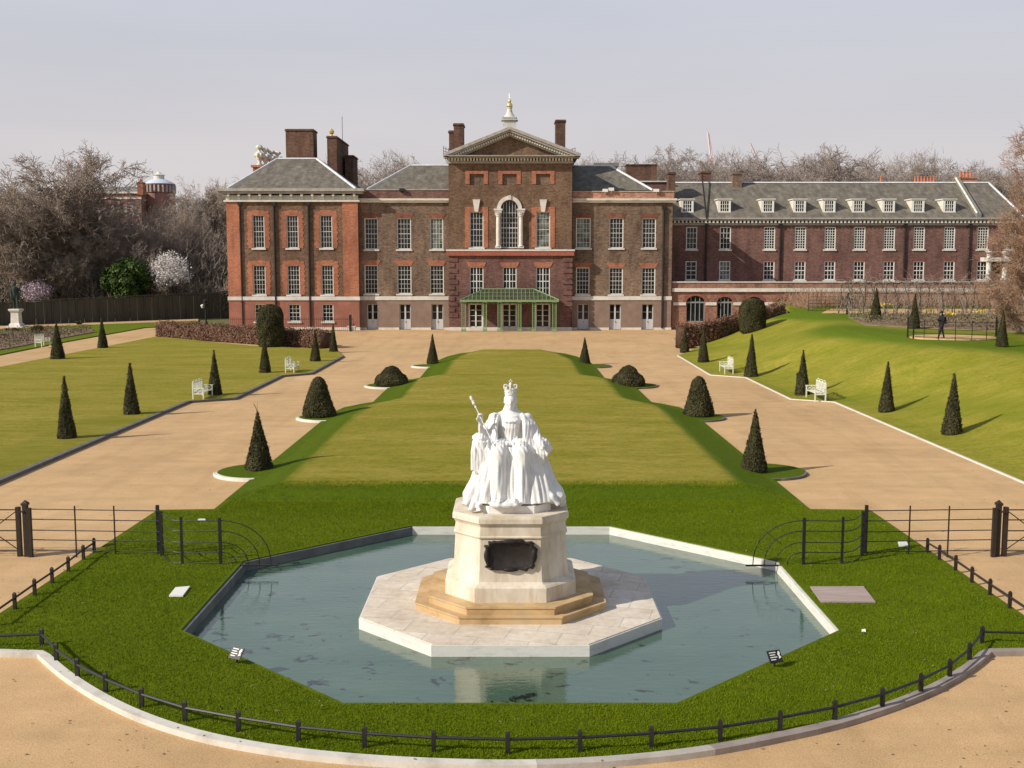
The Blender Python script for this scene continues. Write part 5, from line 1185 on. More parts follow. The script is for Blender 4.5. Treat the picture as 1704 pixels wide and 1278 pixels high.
q = MB(); q.loft([ring(w_, w_*k, z) for w_, z in ((1.15, 1.8701), (1.18, 1.89), (1.18, 1.98), (1.165, 2.025))]); q.build('cap', M['pedestal'], ped)
# plaque with a scrolled frame
q = MB(); yf = my-1.15; cz = 1.25; N = 64; rings = []
def plq(t, s, wob=1):
    a = abs(cos(t)); b = abs(sin(t)); e = .42; x = .50*(a**e)*(1 if cos(t) > 0 else -1); z = .30*(b**e)*(1 if sin(t) > 0 else -1); w_ = 1+wob*(.045*sin(9*t+.6)+.035*sin(14*t)+.02*sin(23*t)); return x*s*w_, z*s*w_
for s, dy, wb in ((1.0, .02, 1), (1.0, -.05, 1), (.93, -.085, .8), (.84, -.05, .3), (.80, -.035, 0)):
    rings.append([(mx+plq(2*pi*i/N, s, wb)[0], yf+dy, cz+plq(2*pi*i/N, s, wb)[1]) for i in range(N)])
q.loft(rings); q.ell((mx-.47, yf-.05, cz), (.06, .05, .14), 10, 7); q.ell((mx+.47, yf-.05, cz), (.06, .05, .14), 10, 7); q.ell((mx, yf-.06, cz+.29), (.16, .04, .05), 10, 7); q.ell((mx, yf-.06, cz-.28), (.16, .04, .045), 10, 7)
q.build('plaque', M['bronze'], ped, True)
q = MB(); q.box(mx+.02+.62, mx+.02+.66, yf+.06, yf+.2, .84, .88)

# ---------------------------------------------------------------- seated marble queen
def remesh(mb, name, m, parent, voxel, smooth_it=2, org=None):
    me = bpy.data.meshes.new('tmp'); me.from_pydata([tuple(v) for v in mb.v], [], mb.f); o = bpy.data.objects.new('tmp', me); link(o)
    r_ = o.modifiers.new('r', 'REMESH'); r_.mode = 'VOXEL'; r_.voxel_size = voxel; r_.adaptivity = 0
    if smooth_it: s_ = o.modifiers.new('s', 'SMOOTH'); s_.factor = .5; s_.iterations = smooth_it
    dg = bpy.context.evaluated_depsgraph_get(); ev = o.evaluated_get(dg); nm = bpy.data.meshes.new_from_object(ev)
    bpy.data.objects.remove(o); bpy.data.meshes.remove(me); nm.name = name; nm.materials.clear(); nm.materials.append(m)
    nm.polygons.foreach_set('use_smooth', np.ones(len(nm.polygons), bool)); nm.update()
    ob = bpy.data.objects.new(name, nm); link(ob)
    if parent is not None: ob.parent = parent
    return ob
SZ = 2.175
st = thing('queen_statue', 'white marble statue of a seated crowned queen in heavy robes holding a sceptre', 'statue', (mx+.0, my+.02, SZ))
# everything below in statue-local coordinates: x right, -y towards the pool front, z up
def fold_ring(cx, cy, rx, ry, z, nf=0, amp=0, ph=0, n=72, pw=1.0, skew=0):
    out = []
    for i in range(n):
        t = 2*pi*i/n; f = 1+amp*(sin(nf*t+ph)*.6+sin(nf*1.7*t+ph*2.1+z*1.5)*.4); c_, s_ = cos(t), sin(t)
        out.append((cx+rx*f*abs(c_)**pw*(1 if c_ > 0 else -1), cy+ry*f*abs(s_)**pw*(1 if s_ > 0 else -1), z))
    return out
b = MB()
# throne block and robe mass
b.loft([fold_ring(0, .12, .66, .42, 1.22, pw=.6), fold_ring(0, .12, .64, .45, 1.0, 13, .05, pw=.7), fold_ring(.0, .08, .66, .52, .55, 17, .07, .4, pw=.75), fold_ring(.03, .05, .76, .60, .22, 19, .09, .8, pw=.8), fold_ring(.04, .02, .90, .66, .02, 19, .10, 1.0, pw=.85)][::-1])
# lap, thighs, shins under the gown
for s in (-1, 1):
    b.tube([(s*.14, .02, 1.06), (s*.19, -.3, 1.09), (s*.235, -.56, 1.07)], [.23, .20, .165], 16)
    b.ell((s*.33, .0, 1.685), (.13, .14, .10), 16, 10)
    b.ell((s*.235, -.60, 1.04), (.165, .15, .15), 16, 10)
    b.tube([(s*.235, -.60, 1.03), (s*.24, -.66, .6), (s*.235, -.72, .12), (s*.23, -.74, .02)], [.155, .15, .16, .17], 16)
b.loft([fold_ring(0, -.25, .36, .34, 1.02, 0, 0), fold_ring(0, -.27, .37, .32, .6, 14, .05), fold_ring(0, -.30, .42, .36, .1, 16, .07, .3), fold_ring(0, -.31, .45, .40, .03, 16, .07, .3)][::-1])
# deep gown folds between and beside the knees
for i, (x0, x1, r0) in enumerate(((-.07, -.12, .022), (.0, -.03, .026), (.08, .09, .022), (.04, .035, .018), (-.035, -.075, .016), (.12, .15, .016))):
    b.tube([(x0*.6, -.5, 1.12), (x0, -.62, .92), (x1, -.70, .5), (x1*1.2, -.78, .04)], [r0*.6, r0, r0*1.2, r0*1.6], 8)
for x in (-.08, .0, .085): b.tube([(x*.5, -.50, 1.14), (x*.9, -.60, .98), (x*.6, -.645, .78), (x*1.2, -.68, .4), (x*1.9, -.75, .05)], [.028, .034, .026, .034, .045], 8)
for x in (-.40, -.35, .38, .44): b.tube([(x*.9, -.45, 1.05), (x, -.60, .6), (x*1.05, -.72, .03)], [.03, .035, .045], 8)
for x in (-.29, -.2, .19, .28): b.tube([(x, -.73, .95), (x*1.02, -.80, .5), (x*1.05, -.87, .06)], [.012, .018, .026], 7)
# long mantle edges from the shoulders over the knees to the floor
for s in (-1, 1):
    base = [(.22, -.02, 1.78), (.27, -.13, 1.72), (.30, -.27, 1.55), (.30, -.34, 1.28), (.36, -.48, 1.02), (.42, -.62, .62), (.47, -.72, .28), (.50, -.80, .03)]
    for j, (ox, oy, rr_) in enumerate(((0, 0, .045), (.05, .03, .05), (.11, .07, .055), (.17, .12, .055), (.23, .17, .05), (-.035, .02, .03))):
        if s < 0 and j > 2: continue
        b.tube([(s*(x+ox*interp(z, [(.3, 1.5), (1.0, 1.1), (1.5, .8), (1.76, .25)])), y+oy*interp(z, [(1.2, 1), (1.76, .5)]), z-ox*.35*(z > 1.7)) for x, y, z in base], [rr_*.7, rr_*.9, rr_, rr_, rr_*1.15, rr_*1.3, rr_*1.5, rr_*1.8], 9)
# cape over the shoulders
b.loft([fold_ring(0, .02, .10, .10, 1.86), fold_ring(0, .03, .22, .15, 1.80), fold_ring(0, .03, .345, .18, 1.73, 10, .01), fold_ring(0, .03, .40, .205, 1.62, 12, .03), fold_ring(0, .04, .43, .23, 1.45, 12, .045), fold_ring(0, .06, .46, .27, 1.2, 12, .05), fold_ring(0, .1, .52, .32, 1.0, 12, .05)][::-1])
# bodice, pleated front panel and waist
b.loft([fold_ring(0, -.10, .155, .10, 1.74), fold_ring(0, -.13, .20, .135, 1.62, 18, .02), fold_ring(0, -.145, .205, .15, 1.5, 20, .035), fold_ring(0, -.14, .18, .13, 1.34, 20, .04), fold_ring(0, -.14, .185, .14, 1.24, 20, .03), fold_ring(0, -.18, .24, .2, 1.12)][::-1])
for k in range(9): x = lerp(-.15, .15, k/8); b.tube([(x*.95, -.262+abs(x)*.3, 1.60), (x*.85, -.278+abs(x)*.3, 1.36), (x*1.0, -.285+abs(x)*.2, 1.2)], [.009, .012, .010], 6)
b.tube([(-.17, -.2, 1.66), (-.1, -.262, 1.635), (0, -.282, 1.63), (.1, -.262, 1.635), (.17, -.2, 1.66)], .018, 7)
b.tube([(-.16, -.17, 1.70), (-.08, -.235, 1.665), (0, -.25, 1.66), (.08, -.235, 1.665), (.16, -.17, 1.70)], .012, 7)
# diagonal sash and small folds over the lap
for (p0, p1, p2, r_) in (((-.2, -.34, 1.22), (-.05, -.46, 1.2), (.12, -.44, 1.17), .04), ((-.02, -.42, 1.25), (-.14, -.56, 1.13), (-.2, -.72, 1.02), .035), ((.02, -.42, 1.25), (.1, -.58, 1.12), (.12, -.7, .96), .035), ((.06, -.4, 1.25), (.2, -.55, 1.17), (.3, -.66, 1.1), .028), ((-.08, -.4, 1.24), (-.24, -.52, 1.17), (-.32, -.66, 1.08), .028)):
    b.tube([p0, p1, p2], [r_*.7, r_, r_*.6], 8)
# arms of the throne under hanging sleeves
b.box(-.74, -.50, -.42, .35, .0, 1.24); b.box(.50, .76, -.42, .35, .0, 1.16)
# sleeve hanging over the left-hand throne arm (image left)
b.loft([[( -.78+dx, y, z) for dx, y in ((.02, -.40), (.10, -.50), (.22, -.52), (.32, -.44), (.34, -.1), (.28, .2), (.1, .2), (.0, -.05))] for z in (.66, .9, 1.15, 1.26)])
b.ell((-.62, -.22, 1.30), (.17, .28, .10), 16, 9)
for k, x in enumerate((-.77, -.72, -.665, -.60, -.54, -.49)): b.tube([(x+.03, -.40, 1.27), (x, -.475-.012*(k % 2), 1.1), (x+(-.01 if k < 2 else .0), -.50, .85), (x, -.50, .66-.03*(k % 3))], [.035, .038, .036, .04], 8)
for k in range(5): b.tube([(-.46, -.50, 1.12-.1*k), (-.40, -.56, .98-.12*k), (-.36, -.58, .90-.14*k)], [.03, .034, .02], 7)
# raised forearm and upper arm (image left)
b.tube([(-.33, -.02, 1.66), (-.45, -.10, 1.48), (-.56, -.22, 1.36)], [.11, .125, .11], 14)
b.tube([(-.57, -.24, 1.36), (-.605, -.34, 1.48), (-.615, -.39, 1.60)], [.085, .062, .046], 14)
b.tube([(-.36, -.12, 1.62), (-.42, -.22, 1.38), (-.44, -.34, 1.1)], [.05, .07, .05], 10); b.tube([(-.45, -.14, 1.55), (-.5, -.26, 1.34), (-.5, -.36, 1.2)], [.04, .05, .04], 10)
# resting arm (image right) and its hanging sleeve
b.tube([(.33, -.02, 1.66), (.45, -.08, 1.48), (.52, -.14, 1.34)], [.11, .12, .11], 14)
b.tube([(.52, -.14, 1.33), (.58, -.32, 1.27), (.62, -.46, 1.23)], [.10, .085, .055], 14)
b.loft([[(.50+dx, y, z) for dx, y in ((w0, -.46), (.06+w0, -.50), (w1*.7, -.50), (w1, -.42), (w1, .0), (.1+w0, .1))] for z, w0, w1 in ((.74, .06, .13), (.9, .04, .22), (1.08, .02, .36), (1.2, .0, .30), (1.27, .03, .22))])
b.tube([(.58, -.3, 1.29), (.72, -.36, 1.24), (.82, -.42, 1.08), (.80, -.44, 1.0)], [.06, .055, .035, .015], 10)
for x, z1 in ((.56, .78), (.62, .72), (.68, .8), (.75, .95)): b.tube([(x*.95, -.44, 1.22), (x, -.51, 1.0), (x*.98, -.50, z1)], [.025, .03, .02], 8)
# train spreading over the plinth edges
b.loft([fold_ring(-.78, -.32, .20, .30, .0, 7, .08), fold_ring(-.76, -.28, .22, .32, .14, 7, .08), fold_ring(-.66, -.2, .18, .28, .4, 7, .08), fold_ring(-.56, -.1, .12, .2, .8)])
b.tube([(-.52, -.3, .75), (-.66, -.45, .4), (-.82, -.55, .12), (-.92, -.62, -.04)], [.05, .08, .10, .09], 10); b.tube([(-.5, -.4, .6), (-.62, -.58, .25), (-.74, -.74, .03), (-.80, -.84, -.1)], [.04, .06, .08, .06], 10); b.tube([(-.46, -.55, .35), (-.55, -.72, .12), (-.66, -.86, -.02), (-.60, -.92, -.08)], [.04, .05, .05, .03], 10)
b.loft([fold_ring(.86, -.22, .22, .34, -.02, 7, .09), fold_ring(.84, -.2, .24, .34, .16, 7, .09), fold_ring(.74, -.14, .18, .3, .45, 7, .08), fold_ring(.62, -.05, .12, .2, .9)])
b.tube([(.56, -.32, .85), (.68, -.42, .45), (.86, -.5, .2), (1.0, -.5, .12), (1.06, -.42, .0), (1.04, -.40, -.1)], [.05, .07, .09, .10, .09, .06], 10); b.tube([(.55, -.4, .6), (.66, -.58, .3), (.84, -.66, .16), (.98, -.66, -.02)], [.04, .06, .07, .05], 10); b.tube([(.6, -.3, .9), (.8, -.2, .5), (1.02, -.2, .2), (1.08, -.15, .0)], [.04, .06, .08, .08], 10)
for k in range(5): b.tube([(.55+.05*k, -.42+.03*k, .8-.05*k), (.62+.07*k, -.52+.04*k, .4), (.68+.09*k, -.6+.05*k, .06)], [.02, .028, .035], 7)
for k in range(5): b.tube([(-.5-.035*k, -.42+.03*k, .62), (-.55-.06*k, -.54+.05*k, .32), (-.58-.09*k, -.66+.06*k, .03)], [.02, .028, .035], 7)
for k in range(15):
    a = lerp(.62, 1.32, k/14)
    for s in (-1, 1):
        t = pi*1.5+s*a; w0 = .012+.010*((k*7) % 3); cx_ = .70*cos(t); cy_ = .56*sin(t)+.08
        b.tube([(cx_*.86, cy_*.9, .95), (cx_*.97, cy_*1.0, .55), (cx_*1.16, cy_*1.10, .22), (cx_*1.32, cy_*1.18, .02)], [w0, w0*1.5, w0*2.2, w0*3], 7)
# neck and head with face
b.tube([(0, .0, 1.74), (0, -.015, 1.86), (0, -.03, 1.92)], [.12, .078, .08], 16)
b.ell((0, -.03, 2.035), (.118, .142, .165), 24, 16); b.ell((0, -.075, 1.945), (.088, .09, .09), 18, 12); b.ell((0, -.125, 1.893), (.042, .036, .036), 12, 8)
b.ell((0, .04, 2.06), (.135, .15, .145), 20, 12); b.ell((0, .17, 2.0), (.08, .08, .08), 14, 9)
for s in (-1, 1):
    b.ell((s*.056, -.126, 1.985), (.038, .03, .034), 10, 8); b.tube([(s*.02, -.150, 2.066), (s*.05, -.148, 2.077), (s*.086, -.124, 2.065)], [.010, .012, .009], 7)
    b.ell((s*.048, -.143, 2.038), (.021, .014, .012), 9, 6); b.ell((s*.125, -.01, 2.01), (.018, .03, .042), 9, 7)
    b.tube([(s*.02, -.09, 2.17), (s*.08, -.07, 2.15), (s*.112, .0, 2.08), (s*.105, .07, 1.98)], [.03, .032, .03, .028], 9)
b.tube([(0, -.158, 2.06), (0, -.184, 1.995), (0, -.188, 1.978)], [.012, .02, .017], 8); b.ell((-.017, -.172, 1.978), (.011, .012, .010), 8, 6); b.ell((.017, -.172, 1.978), (.011, .012, .010), 8, 6)
b.tube([(-.034, -.148, 1.936), (0, -.166, 1.94), (.034, -.148, 1.936)], [.006, .011, .006], 7); b.tube([(-.028, -.148, 1.922), (0, -.162, 1.920), (.028, -.148, 1.922)], [.006, .012, .006], 7)
b.loft([fold_ring(0, .14, .10, .07, 2.15), fold_ring(0, .17, .11, .07, 1.95, 8, .05), fold_ring(0, .19, .2, .08, 1.72, 8, .05)][::-1])
# hands: palm, four bent fingers and a thumb each
def hand(c, axis, curl, side, sc=1.0):
    c = Vector(c); a = Vector(axis).normalized(); u = Vector(side).normalized(); n_ = Vector(curl).normalized()
    b.loft([[tuple(c+a*t*sc+u*(w_*cos(q_)*sc)+n_*(.02*sin(q_)*sc)) for q_ in [2*pi*i/12 for i in range(12)]] for t, w_ in ((-.04, .032), (.0, .046), (.06, .052), (.1, .048))])
    for i, ln in enumerate((.075, .09, .085, .065)):
        o_ = c+a*.095*sc+u*((-.038+.0255*i)*sc); p1 = o_+a*ln*.45*sc+n_*.014*sc; p2 = p1+a*ln*.15*sc+n_*ln*.45*sc; p3 = p2-a*ln*.3*sc+n_*ln*.2*sc
        b.tube([o_, p1, p2, p3], [.0145*sc, .014*sc, .013*sc, .010*sc], 8)
    t0 = c+a*.02*sc-u*.045*sc; b.tube([t0, t0+a*.035*sc-u*.02*sc+n_*.02*sc, t0+a*.07*sc-u*.005*sc+n_*.045*sc], [.018*sc, .016*sc, .011*sc], 8)
hand((-.617, -.40, 1.645), (0, -.12, 1), (.25, -1, 0), (1, .3, 0), 1.25)
hand((.625, -.50, 1.225), (.1, -1, -.25), (0, -.2, -1), (1, .1, 0), 1.15)
# cushion and shoes
b.loft([fold_ring(-.1, -.90, .30, .13, .0, pw=.7), fold_ring(-.1, -.90, .33, .15, .05, pw=.7), fold_ring(-.1, -.89, .30, .13, .11, pw=.7)])
b.tube([(-.2, -.84, .13), (-.21, -.97, .12), (-.21, -1.03, .105)], [.05, .042, .025], 10); b.tube([(.06, -.84, .13), (.07, -.96, .12), (.07, -1.02, .105)], [.05, .042, .025], 10)
body = remesh(b, 'body', M['marble'], st, .0145, 1)
_me = body.data; _n = len(_me.vertices); _co = np.empty(_n*3, np.float32); _me.vertices.foreach_get('co', _co); _co = _co.reshape(-1, 3).astype(float)
_nn = np.empty(_n*3, np.float32); _me.vertices.foreach_get('normal', _nn); _nn = _nn.reshape(-1, 3)
_x, _y, _z = _co.T; _th = np.arctan2(_y+.1, _x)
_f1 = np.sin(30*_th+2.6*np.sin(_z*3.1+_x*2))+.6*np.sin(47*_th-3.5*np.sin(_z*2.3)+_z*2); _w1 = np.clip((1.05-_z)/.25, 0, 1)*np.clip((_z-.0)/.12, 0, 1)
_f2 = np.sin(_x*95+2.5*np.sin(_z*7))+.5*np.sin(_x*150+_z*9); _w2 = np.clip((_z-1.1)/.1, 0, 1)*np.clip((1.66-_z)/.06, 0, 1)
_f3 = np.sin(_x*60+_z*22+3*np.sin(_y*9)); _w3 = np.clip(1-abs(_z-1.1)/.16, 0, 1)
_co += _nn*(_f1*_w1*.0085+_f2*_w2*.0045+_f3*_w3*.007)[:, None]
_me.vertices.foreach_set('co', _co.astype(np.float32).ravel()); _me.update()
# crown, sceptre, marble plinth as parts
q = MB(); cz = 2.175
def L2W(o):   # parts modelled in statue-local space
    o.parent = st; o.location = (0, 0, 0); return o
def local(mb, name, m, smooth=False):
    me = bpy.data.meshes.new(name); me.from_pydata([tuple(v) for v in mb.v], [], mb.f); me.materials.append(m)
    if smooth: me.polygons.foreach_set('use_smooth', [True]*len(me.polygons))
    o = bpy.data.objects.new(name, me); link(o); return L2W(o)
q.loft([[(r_*cos(2*pi*i/28), r_*1.05*sin(2*pi*i/28)-.01, z) for i in range(28)] for r_, z in ((.118, cz-.015), (.125, cz), (.118, cz+.02), (.118, cz+.075), (.127, cz+.085), (.122, cz+.1), (.10, cz+.1), (.1, cz))])
for k in range(8):
    t = 2*pi*k/8+pi/2
    if k % 2 == 0: q.tube([(r_*cos(t), r_*sin(t)-.01, z) for r_, z in ((.122, cz+.1), (.135, cz+.15), (.128, cz+.19), (.09, cz+.195), (.045, cz+.165), (.0, cz+.15))], [.014, .015, .015, .014, .013, .012], 7)
    q.ell((.122*cos(t), .122*sin(t)-.01, cz+.12), (.022, .022, .028), 8, 6); q.ell((.127*cos(t+.39), .127*sin(t+.39)-.01, cz+.05), (.014, .014, .014), 6, 5)
q.ell((0, -.01, cz+.20), (.036, .036, .036), 12, 8); q.box(-.012, .012, -.022, .002, cz+.22, cz+.305); q.box(-.036, .036, -.022, .002, cz+.252, cz+.276)
local(q, 'crown', M['marble'])
q = MB(); p0, p1 = Vector((-.24, -.62, 1.0)), Vector((-.765, -.36, 2.06)); dd = (p1-p0).normalized()
q.tube([p0-dd*.02, p0, p0+dd*.25, p0+dd*.7, p1-dd*.1, p1], [.024, .017, .015, .012, .010, .009], 10)
for t, r_ in ((-.13, .024), (-.04, .034), (.0, .03)): q.ell(tuple(p1+dd*t), (r_, r_, r_*1.1), 10, 7)
q.tube([p1+dd*.02, p1+dd*.05, p1+dd*.1, p1+dd*.13], [.02, .034, .03, .008], 8); q.ell(tuple(p0+dd*.3), (.027, .027, .03), 8, 6)
local(q, 'sceptre', M['marble'], True)
q = MB(); q.loft([[(x, y, z) for x, y in octa(.02, -.1, .80, .76, .34)] for z in (-.149, -.01, .0)]); local(q, 'plinth', M['marble'])

# ================================================================ PEOPLE AND THE FAR BRONZE
def figure(root, sc, m_body, lean=0, stride=.22, turn=0, name='body', arms='camera', head_m=None, voxel=.016):
    b = MB()
    for s, fx in ((-1, -stride/2), (1, stride/2)):
        b.tube([(fx*.25, s*.09, .92), (fx*.7, s*.095, .50), (fx*1.25, s*.09, .08)], [.105, .072, .048], 12); b.tube([(fx*1.25-.05, s*.09, .045), (fx*1.25+.12, s*.1, .04), (fx*1.25+.18, s*.1, .035)], [.045, .042, .028], 10)
    b.loft([[(cx+rx*cos(2*pi*i/20), ry*sin(2*pi*i/20), z) for i in range(20)] for cx, rx, ry, z in ((0, .12, .17, .80), (0, .13, .185, .95), (.01, .125, .17, 1.1), (.015, .14, .2, 1.3), (.01, .13, .21, 1.42), (0, .07, .1, 1.5))])
    b.tube([(.0, 0, 1.46), (.02, 0, 1.56)], [.06, .055], 10); b.ell((.03, 0, 1.645), (.098, .078, .118), 16, 12); b.ell((.128, 0, 1.63), (.018, .014, .022), 8, 6); b.ell((.10, 0, 1.575), (.03, .03, .025), 8, 6)
    for s in (-1, 1):
        b.ell((.03, s*.08, 1.64), (.018, .012, .028), 8, 6)
        if arms == 'camera': P = [(0, s*.2, 1.4), (.06, s*.25, 1.14), (.24, s*.12, 1.24)]
        elif arms == 'hip' and s > 0: P = [(0, s*.2, 1.4), (-.02, s*.36, 1.15), (.06, s*.2, 1.0)]
        else: P = [(0, s*.2, 1.4), (-.02, s*.25, 1.14), (.06, s*.26, .88)]
        b.tube(P, [.062, .05, .034], 10); e = Vector(P[2]); d = (Vector(P[2])-Vector(P[1])).normalized(); up_ = Vector((0, 0, 1)) if abs(d.z) < .8 else Vector((1, 0, 0)); sd_ = d.cross(up_).normalized()
        b.ell(tuple(e+d*.04), (.036, .03, .036), 8, 6)
        for i in range(4): o_ = e+d*.06+sd_*(-.027+.018*i); b.tube([o_, o_+d*(.045+.008*(i in (1, 2))), o_+d*.06-up_*.02], [.0095, .009, .007], 6)
        b.tube([e+d*.03-sd_*.03, e+d*.06-sd_*.05], [.011, .008], 6)
    o = remesh(b, name, m_body, root, voxel, 2); return o
M['navy_cloth'] = mottled('dark_clothes', (.010, .011, .014), (.022, .024, .03), 5, .85)
pp = gz(1566, 564, bank)
ps = thing('person', 'person in dark clothes and hat with a backpack walking on the gravel stand', 'person', (pp.x, pp.y, pp.z+.02)); ps.rotation_euler = (0, 0, R(200)); s_ = (V(1566, 519, pp.y).z-pp.z)/1.78; ps.scale = (s_, s_, s_)
figure(ps, 1, M['navy_cloth'], stride=.5)
M['skin'] = mottled('skin', (.45, .27, .19), (.55, .34, .25), 6, .6)
def child_local(mb, name, m, par, smooth=False):
    me = bpy.data.meshes.new(name); me.from_pydata([tuple(v) for v in mb.v], [], mb.f); me.materials.append(m)
    if smooth: me.polygons.foreach_set('use_smooth', [True]*len(me.polygons))
    o = bpy.data.objects.new(name, me); link(o); o.parent = par; return o
q = MB(); q.lathe((.02, 0, 1.70), [(.17, 0), (.175, .015), (.11, .03), (.10, .1), (.05, .125)], 16); child_local(q, 'hat', M['navy_cloth'], ps, True)
q = MB(); q.loft([[(x, y, z) for x, y in ((-.10, -.15), (-.10, .15), (-.26, .13), (-.3, 0), (-.26, -.13))] for z in (.98, 1.05, 1.3, 1.42)]); q.tube([(-.12, .1, 1.4), (.1, .12, 1.38), (.13, .11, 1.2), (-.1, .12, 1.02)], .02, 6); q.tube([(-.12, -.1, 1.4), (.1, -.12, 1.38), (.13, -.11, 1.2), (-.1, -.12, 1.02)], .02, 6); child_local(q, 'backpack', mottled('backpack_cloth', (.012, .012, .02), (.03, .03, .045), 5), ps)
q = MB(); q.ell((.085, 0, 1.635), (.05, .064, .09), 12, 8); child_local(q, 'face', M['skin'], ps, True)
q = MB(); q.box(.27, .33, -.06, .06, 1.23, 1.31); child_local(q, 'camera_body', M['black_iron'], ps)
for px, py, h, lb, rz in ((1410, 512, 37, 'person in a dark coat standing under the rose arches on the crest', 30),):
    p_ = Vector((V(px, py, 92).x, 92, bank(28, 92)+.03)); o = thing('person', lb, 'person', tuple(p_)); o.rotation_euler = (0, 0, R(rz)); k_ = 1.0; o.scale = (k_, k_, k_); figure(o, 1, M['navy_cloth'], stride=.3, arms='down', voxel=.02)
    q = MB(); q.ell((.02, 0, 1.68), (.11, .09, .10), 12, 8); child_local(q, 'hair', M['bronze'], o, True)
# bronze figure on a pale pedestal in the far garden
gp = G(28, 546, GZ); bz = thing('bronze_statue', 'dark bronze standing man in a hat on a pale stone pedestal in the left garden', 'statue', tuple(gp))
zt_ = V(28, 514, gp.y).z; q = MB(); x, y = gp.x, gp.y; hh = zt_-GZ
def sqr(a, z): return [(x-a, y-a, GZ+z), (x+a, y-a, GZ+z), (x+a, y+a, GZ+z), (x-a, y+a, GZ+z)]
q.loft([sqr(a, z) for a, z in ((1.0, 0), (1.0, .2), (.62, .22), (.6, .45), (.46, .6), (.42, hh-.45), (.5, hh-.3), (.6, hh-.2), (.62, hh-.05), (.58, hh))]); q.build('pedestal', M['white_stone'], bz)
fg = figure(bz, 1, M['verdigris'], stride=.3, arms='hip', voxel=.02); hs = (V(28, 468, gp.y).z-zt_)/1.85; fg.scale = (hs,)*3; fg.location = (0, 0, zt_-GZ); fg.rotation_euler = (0, 0, R(-60))
q = MB(); q.lathe((.02, 0, 1.70), [(.2, 0), (.22, .02), (.12, .04), (.10, .13), (.04, .15)], 14); o = child_local(q, 'hat', M['verdigris'], fg, True); q = MB(); q.loft([[(-.1+rx*cos(2*pi*i/14), ry*sin(2*pi*i/14), z) for i in range(14)] for rx, ry, z in ((.2, .3, .6), (.17, .27, 1.0), (.12, .23, 1.42))]); child_local(q, 'cloak', M['verdigris'], fg, True)
# ================================================================ TREES
def tree_mesh(name, seed, H, spread, mats, n1=7, dens=1.0, trunk_r=.42, twig=.022, low=.25, upright=.55, minr=.02, leafq=None, tl=.46, l1=.95):
    """bare tree: trunk, limbs, branches and fine twigs, all as tapered tubes; returns (trunk mesh, crown mesh)"""
    r = random.Random(seed); big = []; small = []
    def norm(v): return v.normalized() if v.length > 1e-6 else Vector((0, 0, 1))
    def rv(): return Vector((r.gauss(0, 1), r.gauss(0, 1), r.gauss(0, 1)))
    def grow(p, d, L, rad, lev, segs):
        pts = [p.copy()]; step = L/segs; q = p.copy(); dd = d.copy()
        for i in range(segs):
            dd = norm(dd+rv()*(.13 if lev < 2 else .22)+Vector((0, 0, .06 if lev < 3 else -.02))); q = q+dd*step; pts.append(q.copy())
        for i in range(segs):
            r0 = rad*(1-.75*i/segs); r1 = rad*(1-.75*(i+1)/segs); (big if lev < 2 else small).append((pts[i], pts[i+1], max(r0, minr), max(r1, minr)))
        if lev >= 5: return
        nch = [n1, 7, 7, 6, 5][lev]; nch = max(2, int(nch*dens+.5)) if lev > 1 else nch
        for i in range(nch):
            t = lerp([low, .2, .15, .1, .1][lev], 1.0, (i+r.random()*.8)/nch); k = min(int(t*segs), segs-1); bp = pts[k].lerp(pts[k+1], t*segs-k)
            ax = norm(pts[k+1]-pts[k]); side_ = norm(rv().cross(ax)); a = [spread, .75, .7, .75, .8][lev]*r.uniform(.7, 1.2)
            if lev == 0: ph = i*2.4+r.uniform(-.4, .4); side_ = Vector((cos(ph), sin(ph), 0)); a = spread*(1.3-.95*t)*r.uniform(.8, 1.15)
            cd_ = norm(ax*cos(a)+side_*sin(a)); Lc = L*[l1, .58, .56, .52, .55][lev]*r.uniform(.7, 1.15)*(1.15-.3*t if lev else .75+.35*t); grow(bp, cd_, Lc, rad*[.5, .5, .45, .42, .4][lev]*(1.1-.4*t), lev+1, [5, 4, 3, 2, 1][lev])
    grow(Vector((0, 0, -.3)), Vector((0, 0, 1)), H*tl, trunk_r, 0, 6)
    out = []
    for L_, n_ in ((big, 6), (small, 3)):
        P0 = [tuple(s[0]) for s in L_]; P1 = [tuple(s[1]) for s in L_]; v, f = tubes(P0, P1, [s[2] for s in L_], [s[3] for s in L_], n_); out.append(fast_mesh(name, v, f, mats[0] if n_ == 6 else mats[1], smooth=True))
    zs = [c for c in out]; return out
M['twig_left'] = mottled('brown_twigs', (.28, .215, .17), (.43, .35, .285), .3, .9, bump=0); M['twig_far'] = mottled('hazy_distant_twigs', (.27, .215, .18), (.40, .33, .285), .3, .9, bump=0); M['twig_near'] = mottled('reddish_twigs', (.26, .15, .095), (.44, .28, .19), .8, .9, bump=0)  # left and far twigs lightened: air haze is put into their colour
M['bark_far'] = mottled('hazy_distant_bark', (.19, .165, .145), (.30, .27, .24), .6, .9, bump=0)  # paler bark with distance haze put into the colour
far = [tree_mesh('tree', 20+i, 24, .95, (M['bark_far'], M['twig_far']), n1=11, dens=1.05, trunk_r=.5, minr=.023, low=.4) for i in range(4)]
lft = [tree_mesh('tree', 40+i, 18, .9, (M['bark'], M['twig_left']), n1=11, dens=1.05, trunk_r=.38, minr=.02, low=.35) for i in range(3)]
def tree(meshes, x, y, z, s, label, grp, name='bare_tree', sz=None, rz=None):
    t = thing(name, label, 'tree', (x, y, z), grp); t.rotation_euler = (0, 0, rz if rz is not None else rnd.uniform(0, 6.28)); t.scale = (s, s, sz or s)
    for me, nm in zip(meshes, ('trunk', 'crown')): o = bpy.data.objects.new(nm, me); link(o); o.parent = t
    return t
